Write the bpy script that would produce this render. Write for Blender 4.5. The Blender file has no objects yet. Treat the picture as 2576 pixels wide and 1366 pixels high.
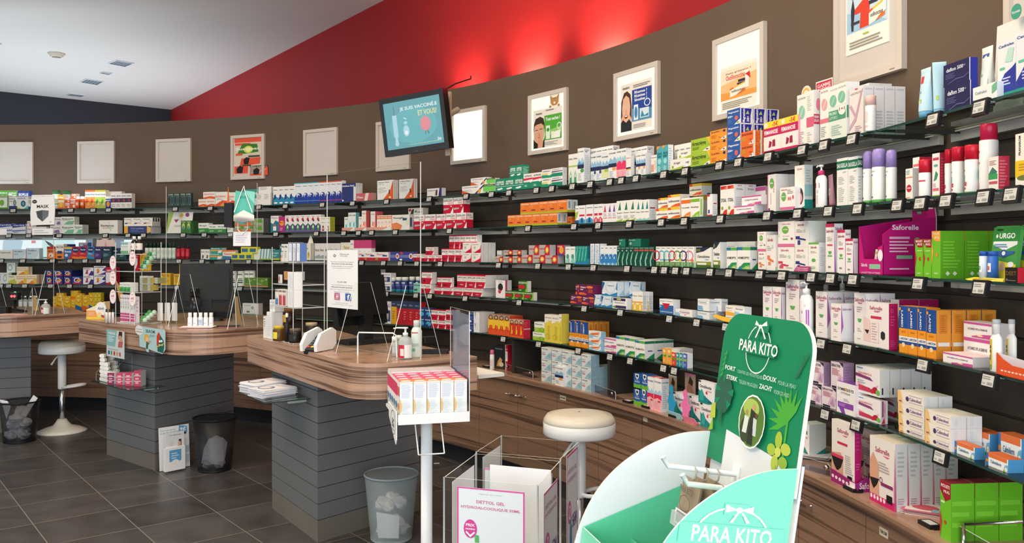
# Pharmacy interior: curved slat wall of medicine shelves, three sales counters, ceiling, displays.
import bpy, random
from math import pi, sin, cos, tan, atan2, sqrt, radians, hypot, asin, acos
from mathutils import Vector, Matrix
random.seed(11)
SC = bpy.context.scene
COL = SC.collection
F, CX, HY, H = 2137.0, 1288.0, 630.0, 1.58      # focal length in pixels, principal column, horizon row, eye height

# ------------------------------------------------------------------ camera, world, lights, exposure
cd = bpy.data.cameras.new('camera'); cam = bpy.data.objects.new('camera', cd); COL.objects.link(cam)
cam.location = (0, 0, H); cam.rotation_euler = (pi/2, 0, 0)
cd.sensor_width = 36.0; cd.lens = F/2576*36.0; cd.shift_y = (HY-683.0)/2576
cd.clip_start = 0.05; cd.clip_end = 100
SC.camera = cam
SC.view_settings.view_transform = 'Standard'; SC.view_settings.look = 'None'
SC.view_settings.exposure = 0.0; SC.view_settings.gamma = 1.0
try: SC.view_settings.use_curve_mapping = False
except Exception: pass
SC.cycles.max_bounces = 10; SC.cycles.transparent_max_bounces = 24
SC.cycles.diffuse_bounces = 4; SC.cycles.glossy_bounces = 4; SC.cycles.transmission_bounces = 6
SC.cycles.use_denoising = True
SC.cycles.caustics_reflective = False; SC.cycles.caustics_refractive = False
w = bpy.data.worlds.new('world'); SC.world = w; w.use_nodes = True
w.node_tree.nodes['Background'].inputs[0].default_value = (0.80, 0.90, 1.0, 1)
w.node_tree.nodes['Background'].inputs[1].default_value = 0.42
def area(name, loc, target, sx, sy, power, color, spread=None):
    l = bpy.data.lights.new(name, 'AREA'); l.shape = 'RECTANGLE'; l.size = sx; l.size_y = sy
    l.energy = power; l.color = color
    if spread: l.spread = spread
    o = bpy.data.objects.new(name, l); COL.objects.link(o); o.location = loc
    o.rotation_euler = (Vector(target)-Vector(loc)).to_track_quat('-Z', 'Y').to_euler()
    return o
# daylight through the shop front behind the photographer
area('shop_front_daylight', (0.4, -2.2, 1.75), (0.2, 3.0, 1.35), 8.0, 2.6, 285, (0.92, 0.96, 1.0))
area('side_window_daylight', (-6.6, 2.6, 1.9), (-1.0, 5.0, 1.0), 3.0, 2.4, 45, (0.86, 0.93, 1.0))
# warm ceiling lamps
for i, (x, y) in enumerate(((-3.6, 3.6), (-1.6, 1.8), (-1.2, 4.3), (-3.6, 6.0), (0.35, 2.6))):
    area('ceiling_lamp', (x, y, 3.9), (x, y, 0), 0.7, 0.7, 30, (1.0, 0.83, 0.62))
# added fill lamps for ceiling bounce: warm near shop floor, cool behind curved wall
area('ceiling_uplight', (-2.0, 1.6, 3.0), (-1.9, 2.0, 5), 3.4, 2.2, 145, (1.0, 0.82, 0.58))
area('back_room_daylight', (-6.0, 11.0, 2.2), (-5.8, 11.0, 5), 6.0, 4.0, 130, (0.80, 0.90, 1.0))  # unseen upward fill, added to brighten the far ceiling

# ------------------------------------------------------------------ materials
MATS = {}
def lin(c):
    c = c/255.0
    return c/12.92 if c <= 0.04045 else ((c+0.055)/1.055)**2.4
def rgb(hx):
    if len(hx) == 3: hx = ''.join(a+a for a in hx)
    return tuple(lin(int(hx[i:i+2], 16)) for i in (0, 2, 4))
def nmat(name):
    m = bpy.data.materials.new(name); m.use_nodes = True
    nt = m.node_tree; b = nt.nodes['Principled BSDF']
    return m, nt, b
def M(key):
    """colour key: hex, with optional suffix g (glossy), m (metal), s (satin), e (lit)"""
    if key in MATS: return MATS[key]
    hx = key; kind = ''
    if len(hx) in (4, 7): kind = hx[-1]; hx = hx[:-1]
    m, nt, b = nmat('paint_'+key); c = rgb(hx)
    b.inputs['Base Color'].default_value = (*c, 1)
    b.inputs['Roughness'].default_value = {'': 0.5, 'g': 0.12, 'm': 0.25, 's': 0.3, 'e': 0.5}[kind]
    b.inputs['Specular IOR Level'].default_value = 0.35
    if kind == 'm': b.inputs['Metallic'].default_value = 1.0
    if kind == 'e':
        b.inputs['Emission Color'].default_value = (*c, 1); b.inputs['Emission Strength'].default_value = 1.0
        b.inputs['Base Color'].default_value = (0.02, 0.02, 0.02, 1)
    if kind == '':   # faint print unevenness
        n = nt.nodes.new('ShaderNodeTexNoise'); n.inputs['Scale'].default_value = 60
        r = nt.nodes.new('ShaderNodeMapRange'); r.inputs[3].default_value = 0.42; r.inputs[4].default_value = 0.58
        nt.links.new(n.outputs['Fac'], r.inputs[0]); nt.links.new(r.outputs[0], b.inputs['Roughness'])
    MATS[key] = m
    return m
def glass_mat(name, tint, tr=0.93, rough=0.02, ior=1.45):
    m, nt, b = nmat(name); nt.nodes.remove(b)
    out = nt.nodes['Material Output']
    t = nt.nodes.new('ShaderNodeBsdfTransparent'); t.inputs[0].default_value = (*[tr*x for x in tint], 1)
    g = nt.nodes.new('ShaderNodeBsdfGlossy'); g.inputs['Roughness'].default_value = rough
    fr = nt.nodes.new('ShaderNodeFresnel'); fr.inputs[0].default_value = ior
    mx = nt.nodes.new('ShaderNodeMixShader')
    ge = nt.nodes.new('ShaderNodeNewGeometry'); sb = nt.nodes.new('ShaderNodeMath'); sb.operation = 'SUBTRACT'; sb.inputs[0].default_value = 1.0
    ml = nt.nodes.new('ShaderNodeMath'); ml.operation = 'MULTIPLY'
    nt.links.new(ge.outputs['Backfacing'], sb.inputs[1]); nt.links.new(fr.outputs[0], ml.inputs[0]); nt.links.new(sb.outputs[0], ml.inputs[1])
    nt.links.new(ml.outputs[0], mx.inputs[0]); nt.links.new(t.outputs[0], mx.inputs[1]); nt.links.new(g.outputs[0], mx.inputs[2])
    nt.links.new(mx.outputs[0], out.inputs[0])
    MATS[name] = m; return m
glass_mat('acrylic', (0.985, 1.0, 0.995), 0.985, 0.02, 1.1)
glass_mat('shelfglass', (0.80, 0.93, 0.88), 0.86)
glass_mat('acrylicdull', (0.95, 0.95, 1.0), 0.90, 0.05)
glass_mat('greenglass', (0.15, 0.5, 0.3), 0.8, 0.05)
glass_mat('brownglass', (0.12, 0.05, 0.02), 0.5, 0.05)

def mesh_mat(name, col, scale, fac):
    m, nt, b = nmat(name); out = nt.nodes['Material Output']; b.inputs['Base Color'].default_value = (*col, 1); b.inputs['Roughness'].default_value = 0.4
    t = nt.nodes.new('ShaderNodeBsdfTransparent'); mx = nt.nodes.new('ShaderNodeMixShader'); ck = nt.nodes.new('ShaderNodeTexChecker'); tc = nt.nodes.new('ShaderNodeTexCoord')
    ck.inputs['Scale'].default_value = scale; ck.inputs[1].default_value = (fac, fac, fac, 1); ck.inputs[2].default_value = (1, 1, 1, 1) if fac < .2 else (fac, fac, fac, 1)
    nt.links.new(tc.outputs['Object'], ck.inputs[0]); nt.links.new(ck.outputs[0], mx.inputs[0]); nt.links.new(t.outputs[0], mx.inputs[1]); nt.links.new(b.outputs[0], mx.inputs[2]); nt.links.new(mx.outputs[0], out.inputs[0])
    MATS[name] = m
mesh_mat('greyplastic', (0.40, 0.49, 0.51), 1, 0.42)
mesh_mat('clearplastic', (0.72, 0.78, 0.80), 1, 0.5)
mesh_mat('wiremesh', (0.012, 0.013, 0.016), 420, 0.12)
def em(name, col, s):
    m, nt, b = nmat(name); b.inputs['Base Color'].default_value = (0.1, 0.1, 0.1, 1)
    b.inputs['Emission Color'].default_value = (*col, 1); b.inputs['Emission Strength'].default_value = s
    MATS[name] = m; return m
em('lightbox', (1.0, 0.94, 0.80), 1.35); em('lightboxdim', (1.0, 0.93, 0.80), 1.0)
em('redled', (1.0, 0.05, 0.05), 3.0); em('greenled', (0.2, 1.0, 0.35), 2.0)
def edge_mat(name, col, rough=0.1):
    m, nt, b = nmat(name); b.inputs['Base Color'].default_value = (*col, 1); b.inputs['Roughness'].default_value = rough
    MATS[name] = m; return m
edge_mat('glassedge', (0.02, 0.06, 0.05)); edge_mat('acryledge', (0.75, 0.78, 0.78), 0.2)
def mix_ramp(nt, fac, stops):
    r = nt.nodes.new('ShaderNodeValToRGB'); e = r.color_ramp.elements
    while len(e) < len(stops): e.new(0.5)
    for k, (p, c) in enumerate(stops): e[k].position = p; e[k].color = (*c, 1)
    nt.links.new(fac, r.inputs[0]); return r.outputs[0]
def wood(name, light, dark, zs, xs, spec=0.4, rough=0.35, tilt=0.0):
    """layered grain: long streaks along the board, fine lines across it"""
    m, nt, b = nmat(name); L = nt.links.new
    tc = nt.nodes.new('ShaderNodeTexCoord')
    def noise(sx, sz, det, off):
        mp = nt.nodes.new('ShaderNodeMapping'); mp.inputs['Scale'].default_value = (sx, sx, sz); mp.inputs['Rotation'].default_value = (0, tilt, 0); mp.inputs['Location'].default_value = (off, off, off)
        L(tc.outputs['Object'], mp.inputs[0])
        n = nt.nodes.new('ShaderNodeTexNoise'); n.inputs['Scale'].default_value = 1.0; n.inputs['Detail'].default_value = det
        L(mp.outputs[0], n.inputs[0]); return n.outputs['Fac']
    big, mid, fine = noise(xs, zs, 2, 0), noise(xs*1.6, zs*3.2, 2, 7), noise(xs*4, zs*9, 1, 3)
    a1 = nt.nodes.new('ShaderNodeMath'); a1.operation = 'MULTIPLY_ADD'; a1.inputs[1].default_value = 0.8; L(mid, a1.inputs[0]); L(big, a1.inputs[2])
    a2 = nt.nodes.new('ShaderNodeMath'); a2.operation = 'MULTIPLY_ADD'; a2.inputs[1].default_value = 0.3; L(fine, a2.inputs[0]); L(a1.outputs[0], a2.inputs[2])
    md = tuple(c*0.62+l*0.38 for l, c in zip(light, dark)); hi = tuple(min(1, l*1.12) for l in light)
    r = nt.nodes.new('ShaderNodeMapRange'); r.inputs[1].default_value = 0.70; r.inputs[2].default_value = 1.35; L(a2.outputs[0], r.inputs[0])
    col = mix_ramp(nt, r.outputs[0], [(0.12, dark), (0.34, md), (0.48, light), (0.66, light), (0.85, hi)])
    L(col, b.inputs['Base Color']); b.inputs['Roughness'].default_value = rough
    b.inputs['Specular IOR Level'].default_value = spec
    MATS[name] = m; return m
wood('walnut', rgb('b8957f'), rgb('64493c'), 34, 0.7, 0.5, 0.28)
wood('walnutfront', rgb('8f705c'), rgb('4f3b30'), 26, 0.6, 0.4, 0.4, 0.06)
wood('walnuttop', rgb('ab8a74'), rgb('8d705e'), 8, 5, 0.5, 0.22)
def paint(name, col, rough, bump=0.0, scale=300, var=0.0):
    m, nt, b = nmat(name)
    b.inputs['Base Color'].default_value = (*col, 1); b.inputs['Roughness'].default_value = rough
    b.inputs['Specular IOR Level'].default_value = 0.3
    tc = nt.nodes.new('ShaderNodeTexCoord')
    n = nt.nodes.new('ShaderNodeTexNoise'); n.inputs['Scale'].default_value = scale
    nt.links.new(tc.outputs['Object'], n.inputs[0])
    if bump:
        bp = nt.nodes.new('ShaderNodeBump'); bp.inputs['Strength'].default_value = bump; bp.inputs['Distance'].default_value = 0.002
        nt.links.new(n.outputs['Fac'], bp.inputs['Height']); nt.links.new(bp.outputs[0], b.inputs['Normal'])
    if var:
        n2 = nt.nodes.new('ShaderNodeTexNoise'); n2.inputs['Scale'].default_value = 3
        nt.links.new(tc.outputs['Object'], n2.inputs[0])
        nt.links.new(mix_ramp(nt, n2.outputs['Fac'], [(0.3, tuple(c*(1-var) for c in col)), (0.7, tuple(c*(1+var) for c in col))]), b.inputs['Base Color'])
    MATS[name] = m; return m
paint('brownwall', rgb('655548'), 0.75, 0.15, 220, 0.03)
paint('slatbrown', rgb('4a3f38'), 0.55, 0.05, 200, 0.05)
paint('slatgrey', rgb('727476'), 0.45, 0.04, 120, 0.03)
paint('plinthgrey', rgb('77726a'), 0.5, 0.05, 80, 0.08)
paint('redwall', rgb('a61f24'), 0.6, 0.05)
paint('darkwall', rgb('34363d'), 0.7, 0.05)
paint('ceilingwhite', rgb('e4e0d8'), 0.8, 0.03)
paint('kickdark', rgb('2c2e33'), 0.4)
# floor tiles
def floor_mat():
    m, nt, b = nmat('floortile'); L = nt.links.new
    tc = nt.nodes.new('ShaderNodeTexCoord'); mp = nt.nodes.new('ShaderNodeMapping'); mp.vector_type = 'TEXTURE'
    mp.inputs['Location'].default_value = (-2.767, 4.907, 0); mp.inputs['Rotation'].default_value = (0, 0, radians(38.9))
    mp.inputs['Scale'].default_value = (0.452, 0.452, 1)
    L(tc.outputs['Object'], mp.inputs[0])
    sp = nt.nodes.new('ShaderNodeSeparateXYZ'); L(mp.outputs[0], sp.inputs[0])
    def mth(op, a, bb=None, v=None):
        n = nt.nodes.new('ShaderNodeMath'); n.operation = op; L(a, n.inputs[0])
        if bb is not None: L(bb, n.inputs[1])
        if v is not None: n.inputs[1].default_value = v
        return n.outputs[0]
    lines = []
    cells = []
    for k in (0, 1):
        fr = mth('FRACT', sp.outputs[k]); d = mth('ABSOLUTE', mth('SUBTRACT', fr, v=0.5)); lines.append(mth('GREATER_THAN', d, v=0.4945))
        cells.append(mth('FLOOR', sp.outputs[k]))
    ln = mth('MAXIMUM', lines[0], lines[1])
    cb = nt.nodes.new('ShaderNodeCombineXYZ'); L(cells[0], cb.inputs[0]); L(cells[1], cb.inputs[1])
    wn = nt.nodes.new('ShaderNodeTexWhiteNoise'); wn.noise_dimensions = '3D'; L(cb.outputs[0], wn.inputs[0])
    n = nt.nodes.new('ShaderNodeTexNoise'); n.inputs['Scale'].default_value = 5; n.inputs['Detail'].default_value = 8; L(tc.outputs['Object'], n.inputs[0])
    a = nt.nodes.new('ShaderNodeMath'); a.operation = 'MULTIPLY_ADD'; a.inputs[1].default_value = 0.35; L(wn.outputs[0], a.inputs[0]); L(n.outputs['Fac'], a.inputs[2])
    col = mix_ramp(nt, a.outputs[0], [(0.35, rgb('3a3838')), (0.65, rgb('4b4849')), (0.95, rgb('595657'))])
    mx = nt.nodes.new('ShaderNodeMix'); mx.data_type = 'RGBA'; L(ln, mx.inputs[0]); L(col, mx.inputs[6]); mx.inputs[7].default_value = (*rgb('8f8b84'), 1)
    L(mx.outputs[2], b.inputs['Base Color'])
    r = nt.nodes.new('ShaderNodeMapRange'); r.inputs[3].default_value = 0.24; r.inputs[4].default_value = 0.42; L(n.outputs['Fac'], r.inputs[0]); L(r.outputs[0], b.inputs['Roughness'])
    b.inputs['Specular IOR Level'].default_value = 0.45
    bp = nt.nodes.new('ShaderNodeBump'); bp.inputs['Strength'].default_value = 0.25; bp.inputs['Distance'].default_value = 0.002; bp.invert = True
    L(ln, bp.inputs['Height']); L(bp.outputs[0], b.inputs['Normal'])
    MATS['floortile'] = m
floor_mat()

# ------------------------------------------------------------------ text outlines
TXT = {}
def text_geo(s, bold=True):
    k = (s, bold)
    if k in TXT: return TXT[k]
    c = bpy.data.curves.new('t', 'FONT'); c.body = s; c.resolution_u = 2
    if bold: c.offset = 0.022
    o = bpy.data.objects.new('t', c); COL.objects.link(o)
    dg = bpy.context.evaluated_depsgraph_get(); me = o.evaluated_get(dg).to_mesh()
    v = [(q.co.x, q.co.y) for q in me.vertices]; f = [tuple(p.vertices) for p in me.polygons]
    o.evaluated_get(dg).to_mesh_clear()
    bpy.data.objects.remove(o); bpy.data.curves.remove(c)
    if v:
        x0 = min(a for a, _ in v); x1 = max(a for a, _ in v); y0 = min(b for _, b in v); y1 = max(b for _, b in v)
        v = [((a-x0)/(x1-x0), (b-y0)/(y1-y0)) for a, b in v]; asp = (x1-x0)/(y1-y0)
    else: asp = 1
    TXT[k] = (v, f, asp); return TXT[k]

# ------------------------------------------------------------------ mesh builder
class MB:
    def __init__(s): s.v = []; s.f = []; s.m = []; s.sm = []; s.keys = []
    def mi(s, key):
        if key not in s.keys: s.keys.append(key)
        return s.keys.index(key)
    def face(s, pts, key, smooth=False):
        n = len(s.v); s.v += [tuple(p) for p in pts]; s.f.append(tuple(range(n, n+len(pts)))); s.m.append(s.mi(key)); s.sm.append(smooth)
    def faces(s, verts, faces, key, smooth=False):
        n = len(s.v); s.v += [tuple(p) for p in verts]; k = s.mi(key)
        for f in faces: s.f.append(tuple(n+i for i in f)); s.m.append(k); s.sm.append(smooth)
    def box(s, x0, y0, z0, x1, y1, z1, key, keys=None):
        """keys: dict of per-side keys (front back left right top bottom)"""
        p = [(x0, y0, z0), (x1, y0, z0), (x1, y1, z0), (x0, y1, z0), (x0, y0, z1), (x1, y0, z1), (x1, y1, z1), (x0, y1, z1)]
        K = keys or {}
        n = len(s.v); s.v += p
        for nm, q in (('bottom', (3, 2, 1, 0)), ('top', (4, 5, 6, 7)), ('front', (0, 1, 5, 4)), ('right', (1, 2, 6, 5)), ('back', (2, 3, 7, 6)), ('left', (3, 0, 4, 7))):
            s.f.append(tuple(n+i for i in q)); s.m.append(s.mi(K.get(nm, key))); s.sm.append(False)
        return s
    def prism(s, outline, z0, z1, key, topkey=None, smooth=False):
        """vertical prism over a CCW plan outline"""
        n = len(outline); b = len(s.v); s.v += [(x, y, z0) for x, y in outline]+[(x, y, z1) for x, y in outline]; k = s.mi(key)
        for i in range(n):
            j = (i+1) % n; s.f.append((b+i, b+j, b+n+j, b+n+i)); s.m.append(k); s.sm.append(smooth)
        s.f.append(tuple(b+n+i for i in range(n))); s.m.append(s.mi(topkey or key)); s.sm.append(False)
        s.f.append(tuple(b+i for i in reversed(range(n)))); s.m.append(k); s.sm.append(False)
        return s
    def slab(s, pts, t, key, edgekey=None):
        """flat polygon in 3-D given thickness t along its normal"""
        P = [Vector(p) for p in pts]; nrm = Vector((0, 0, 0))
        for i in range(len(P)): nrm += P[i].cross(P[(i+1) % len(P)])
        nrm.normalize(); Q = [p-nrm*t for p in P]; n = len(P); b = len(s.v)
        s.v += [tuple(p) for p in P+Q]; k = s.mi(key); e = s.mi(edgekey or key)
        s.f.append(tuple(range(b, b+n))); s.m.append(k); s.sm.append(False)
        s.f.append(tuple(b+n+i for i in reversed(range(n)))); s.m.append(k); s.sm.append(False)
        for i in range(n):
            j = (i+1) % n; s.f.append((b+j, b+i, b+n+i, b+n+j)); s.m.append(e); s.sm.append(False)
        return s
    def lathe(s, prof, seg=20, c=(0, 0), keys=None, key='fff', smooth=True, sx=1.0, sy=1.0):
        """prof: (r, z[, key]) from bottom to top; the key colours the band that starts there"""
        n = len(prof); b = len(s.v)
        for q in prof:
            for i in range(seg): a = 2*pi*i/seg; s.v.append((c[0]+q[0]*cos(a)*sx, c[1]+q[0]*sin(a)*sy, q[1]))
        cur = key
        for r in range(n-1):
            if len(prof[r]) > 2: cur = prof[r][2]
            k = s.mi(cur)
            for i in range(seg):
                j = (i+1) % seg; s.f.append((b+r*seg+i, b+r*seg+j, b+(r+1)*seg+j, b+(r+1)*seg+i)); s.m.append(k); s.sm.append(smooth)
        if prof[-1][0] > 1e-4: s.f.append(tuple(b+(n-1)*seg+i for i in range(seg))); s.m.append(s.mi(cur)); s.sm.append(False)
        if prof[0][0] > 1e-4: s.f.append(tuple(b+i for i in reversed(range(seg)))); s.m.append(s.mi(prof[0][2] if len(prof[0]) > 2 else key)); s.sm.append(False)
        return s
    def tube(s, pts, r, key, seg=8, closed=False):
        P = [Vector(p) for p in pts]; n = len(P); b = len(s.v); k = s.mi(key); up = None
        for i in range(n):
            if closed: d = P[(i+1) % n]-P[i-1]
            else: d = P[min(i+1, n-1)]-P[max(i-1, 0)]
            d.normalize()
            if up is None: up = Vector((0, 0, 1)) if abs(d.z) < 0.9 else Vector((1, 0, 0))
            a = d.cross(up).normalized(); up = a.cross(d).normalized()
            rr = r[i] if isinstance(r, (list, tuple)) else r
            for q in range(seg): t = 2*pi*q/seg; s.v.append(tuple(P[i]+a*cos(t)*rr+up*sin(t)*rr))
        for i in range(n if closed else n-1):
            i2 = (i+1) % n
            for q in range(seg): q2 = (q+1) % seg; s.f.append((b+i*seg+q, b+i*seg+q2, b+i2*seg+q2, b+i2*seg+q)); s.m.append(k); s.sm.append(True)
        if not closed:
            s.f.append(tuple(b+q for q in range(seg))); s.m.append(k); s.sm.append(False)
            s.f.append(tuple(b+(n-1)*seg+q for q in reversed(range(seg)))); s.m.append(k); s.sm.append(False)
        return s
    # ---- printed artwork on a flat face: o = lower-left corner, u/v = full edge vectors
    def art(s, o, u, v, ops, lift=0.0004):
        o = Vector(o); u = Vector(u); v = Vector(v); n = u.cross(v).normalized(); wu = u.length; hv = v.length; k = 0
        for op in ops.split(';'):
            t = op.split()
            if not t: continue
            k += 1; off = n*(lift+0.00012*k)
            def P(a, b): return o+u*a+v*b+off
            c = t[0]
            if c == 'r':
                a, b, a2, b2 = map(float, t[1:5]); s.face([P(a, b), P(a2, b), P(a2, b2), P(a, b2)], t[5])
            elif c == 'e':
                a, b, ra, rb = map(float, t[1:5]); s.face([P(a+ra*cos(q*pi/9), b+rb*sin(q*pi/9)) for q in range(18)], t[5])
            elif c == 'o':   # ring
                a, b, ra, rb, th = map(float, t[1:6]); V = []; Q = []
                for q in range(24):
                    cq, sq = cos(q*pi/12), sin(q*pi/12); V += [P(a+ra*cq, b+rb*sq), P(a+ra*(1-th)*cq, b+rb*(1-th)*sq)]
                for q in range(24): j = (q+1) % 24; Q.append((2*q, 2*j, 2*j+1, 2*q+1))
                s.faces(V, Q, t[6])
            elif c == 'p':
                z = list(map(float, t[2:])); s.face([P(z[i], z[i+1]) for i in range(0, len(z), 2)], t[1])
            elif c == 'g':   # small print lines
                a, b, a2, b2 = map(float, t[1:5]); nl = int(t[5]); rnd = random.Random(int(a*97+b*131)+nl)
                for q in range(nl):
                    y = b+(b2-b)*(q+0.5)/nl; hh = (b2-b)/nl*0.22; xx = a+(a2-a)*(0.55+0.45*rnd.random())
                    s.face([P(a, y-hh), P(xx, y-hh), P(xx, y+hh), P(a, y+hh)], t[6])
            elif c in 'tTdD':  # text across / upwards (T) / downwards (D) ; d = light weight
                a, b, tw, th = map(float, t[1:5]); st = ' '.join(t[6:]); V, Fc, asp = text_geo(st, c != 'd')
                if c in 'td':
                    s.faces([P(a+(x-0.5)*tw, b+(y-0.5)*th) for x, y in V], Fc, t[5])
                elif c == 'T':
                    s.faces([P(a-(y-0.5)*tw, b+(x-0.5)*th) for x, y in V], Fc, t[5])
                else:
                    s.faces([P(a+(y-0.5)*tw, b-(x-0.5)*th) for x, y in V], Fc, t[5])
        return s
    def build(s, name, parent=None, loc=(0, 0, 0), rz=0.0, mat=None):
        me = bpy.data.meshes.new(name); me.from_pydata(s.v, [], s.f)
        for k in s.keys: me.materials.append(MATS[k] if k in MATS else M(k))
        me.polygons.foreach_set('material_index', s.m); me.polygons.foreach_set('use_smooth', s.sm); me.update()
        o = bpy.data.objects.new(name, me); COL.objects.link(o)
        if parent: o.parent = parent
        o.location = loc; o.rotation_euler = (0, 0, rz)
        if mat is not None: o.matrix_local = mat
        return o
TH = []
def tag(o, label, cat, group=None):
    o['label'] = label; o['category'] = cat
    if group: o['group'] = group
    TH.append(o); return o
def empty(name, loc=(0, 0, 0), rz=0.0):
    o = bpy.data.objects.new(name, None); COL.objects.link(o); o.location = loc; o.rotation_euler = (0, 0, rz); o.empty_display_size = 0.05; return o
def structure(o): o['kind'] = 'structure'; return o
def copy_tree(o, parent=None):
    c = o.copy(); COL.objects.link(c)
    if parent: c.parent = parent
    for ch in list(o.children): copy_tree(ch, c)
    return c

# ------------------------------------------------------------------ where a pixel of the photograph lies
CCX, CCY, RW = -5.284, 1.878, 6.907            # plan circle of the curved wall
def ray(px): return (px-CX)/F
def on_circle(px, R):
    k = ray(px); a = k*k+1; b = -2*(k*CCX+CCY); c = CCX*CCX+CCY*CCY-R*R
    y = (-b+sqrt(b*b-4*a*c))/(2*a); return k*y, y
def ang(px, R): x, y = on_circle(px, R); return atan2(y-CCY, x-CCX)
def pol(R, t): return CCX+R*cos(t), CCY+R*sin(t)
def at_z(px, py, z):
    y = F*(H-z)/(py-HY); return ray(px)*y, y
def zat(py, y): return H+(HY-py)/F*y
# ------------------------------------------------------------------ setting
ZC = 4.065
m = MB(); m.face([(-14, -4, 0), (6, -4, 0), (6, 17, 0), (-14, 17, 0)], 'floortile'); structure(m.build('floor'))
m = MB(); m.face([(-14, 17, ZC), (6, 17, ZC), (6, -1.2, ZC), (-14, -1.2, ZC)], 'ceilingwhite'); structure(m.build('ceiling'))
CN = (ray(431)*15, 15.0)
def wall(name, a, b, z1, key, t=0.1):
    d = Vector((b[0]-a[0], b[1]-a[1])).normalized(); n = Vector((d.y, -d.x))
    mm = MB(); mm.prism([(a[0], a[1]), (b[0], b[1]), (b[0]-n.x*t, b[1]-n.y*t), (a[0]-n.x*t, a[1]-n.y*t)], 0, z1, key); structure(mm.build(name))
wall('wall_right', CN, (CN[0]+0.7225*16.5, 15-16.5), ZC, 'redwall')
wall('wall_left', (CN[0]-1.15*8, 15-8), CN, ZC, 'darkwall')
T0, T1 = -0.13, 1.86
def ring(mm, prof, keys, n=96, t0=T0, t1=T1, smooth=True):
    """sweep a (radius, z) profile along the wall circle"""
    b = len(mm.v); k = len(prof)
    for i in range(n+1):
        t = t0+(t1-t0)*i/n
        for r, z in prof: mm.v.append((*pol(r, t), z))
    for q in range(k-1):
        ki = mm.mi(keys[q] if isinstance(keys, list) else keys)
        for i in range(n): mm.f.append((b+i*k+q, b+i*k+q+1, b+(i+1)*k+q+1, b+(i+1)*k+q)); mm.m.append(ki); mm.sm.append(False)
    for i in (0, n):
        mm.f.append(tuple(b+i*k+q for q in range(k))); mm.m.append(mm.mi(keys[0] if isinstance(keys, list) else keys)); mm.sm.append(False)
ZG = 2.06
m = MB(); ring(m, [(RW, ZG), (RW, 2.88), (RW+0.09, 2.88), (RW+0.09, ZG)], 'brownwall')
structure(m.build('wall_back'))
# slat wall: boards of 12.4 cm with dark grooves
m = MB(); prof = []; z = ZG
pr = [(RW, ZG)]
while z > 0.72:
    z2 = max(z-0.125, 0.70)
    pr += [(RW+0.014, z-0.001), (RW+0.014, z-0.010), (RW, z-0.011), (RW, z2)]; z = z2
pr += [(RW+0.06, 0.70), (RW+0.06, ZG)]
ring(m, pr, 'slatbrown'); structure(m.build('wall_back_slats'))
# toe kick under the base cabinets
m = MB(); ring(m, [(6.63, 0.0), (6.63, 0.13), (6.9, 0.13)], 'kickdark'); structure(m.build('baseboard_back'))
# continuous worktop on the base cabinets
ZW = 0.73
m = MB(); ring(m, [(6.9, ZW-0.04), (6.556, ZW-0.04), (6.55, ZW-0.034), (6.55, ZW-0.006), (6.556, ZW), (6.9, ZW)], ['walnutfront', 'walnutfront', 'walnutfront', 'walnutfront', 'walnuttop'], t0=T0, t1=T1)
tag(m.build('worktop'), 'continuous curved walnut worktop along the slat wall under the shelves', 'worktop')
# base cabinets
jt = [ang(p, 6.575) for p in (1205, 1296, 1399, 1497, 1614)]
st = (jt[0]-jt[-1])/4
ts = []; t = jt[0]
k0 = -int((T1-jt[0])/st); k1 = int((jt[0]-T0)/st)
nm = ['', ]
for k in range(k0, k1):
    ta, tb = jt[0]-k*st, jt[0]-(k+1)*st       # left, right edge
    mm = MB(); g = 0.0022/6.58
    ring(mm, [(6.9, 0.132), (6.578, 0.132), (6.578, 0.686), (6.9, 0.686)], 'walnutfront', n=4, t0=tb+g, t1=ta-g)
    o = mm.build('base_cabinet')
    hside = tb if k % 2 == 0 else ta
    th = hside+(0.055 if k % 2 == 0 else -0.055)/6.58*1.0
    x, y = pol(6.578, th); h = MB()
    h.tube([(-0.045, -0.025, 0), (0.045, -0.025, 0)], 0.005, 'c8c8c4m'); h.tube([(-0.035, 0, 0), (-0.035, -0.025, 0)], 0.004, 'c8c8c4m', 6); h.tube([(0.035, 0, 0), (0.035, -0.025, 0)], 0.004, 'c8c8c4m', 6)
    h.build('handle', o, (x, y, 0.60), th-pi/2)
    o['_t'] = (ta+tb)/2
    tag(o, '', 'cabinet', 'walnut base cabinets along the wall')
CABS = [o for o in TH if o.name.startswith('base_cabinet')]
ORD = 'first second third fourth fifth sixth seventh eighth ninth tenth eleventh twelfth thirteenth fourteenth fifteenth sixteenth seventeenth eighteenth nineteenth twentieth'.split()
ORD += ['twenty-'+o for o in ORD[:9]]+['thirtieth']
for i, o in enumerate(sorted(CABS, key=lambda o: -o['_t'])):
    o['label'] = f'walnut base cabinet with metal handle, {ORD[i]} along the curved wall from the left'; del o['_t']
# paper stickers on the cabinet fronts
for px, py, w_, txt, lab in ((1415, 1001, 0.065, 'MEDICAMENT', 'small printed paper sticker on cabinet front behind the white stool'), (1622, 1054, 0.04, '', 'small blank beige sticker on cabinet front right of the white stool'), (2221, 1340, 0.05, 'TIROIR', 'white printed sticker on cabinet front below the underwear cartons')):
    t = ang(px, 6.574); x, y = pol(6.5765, t); z = zat(py, y)
    mm = MB(); mm.box(-w_/2, 0, -0.014, w_/2, 0.001, 0.014, 'd8d0bc')
    if txt: mm.art((-w_/2, 0, -0.014), (w_, 0, 0), (0, 0, 0.028), f't .5 .5 .85 .4 333 {txt}')
    tag(mm.build('cabinet_sticker', None, (x, y, z), t-pi/2), lab, 'sticker')
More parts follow.
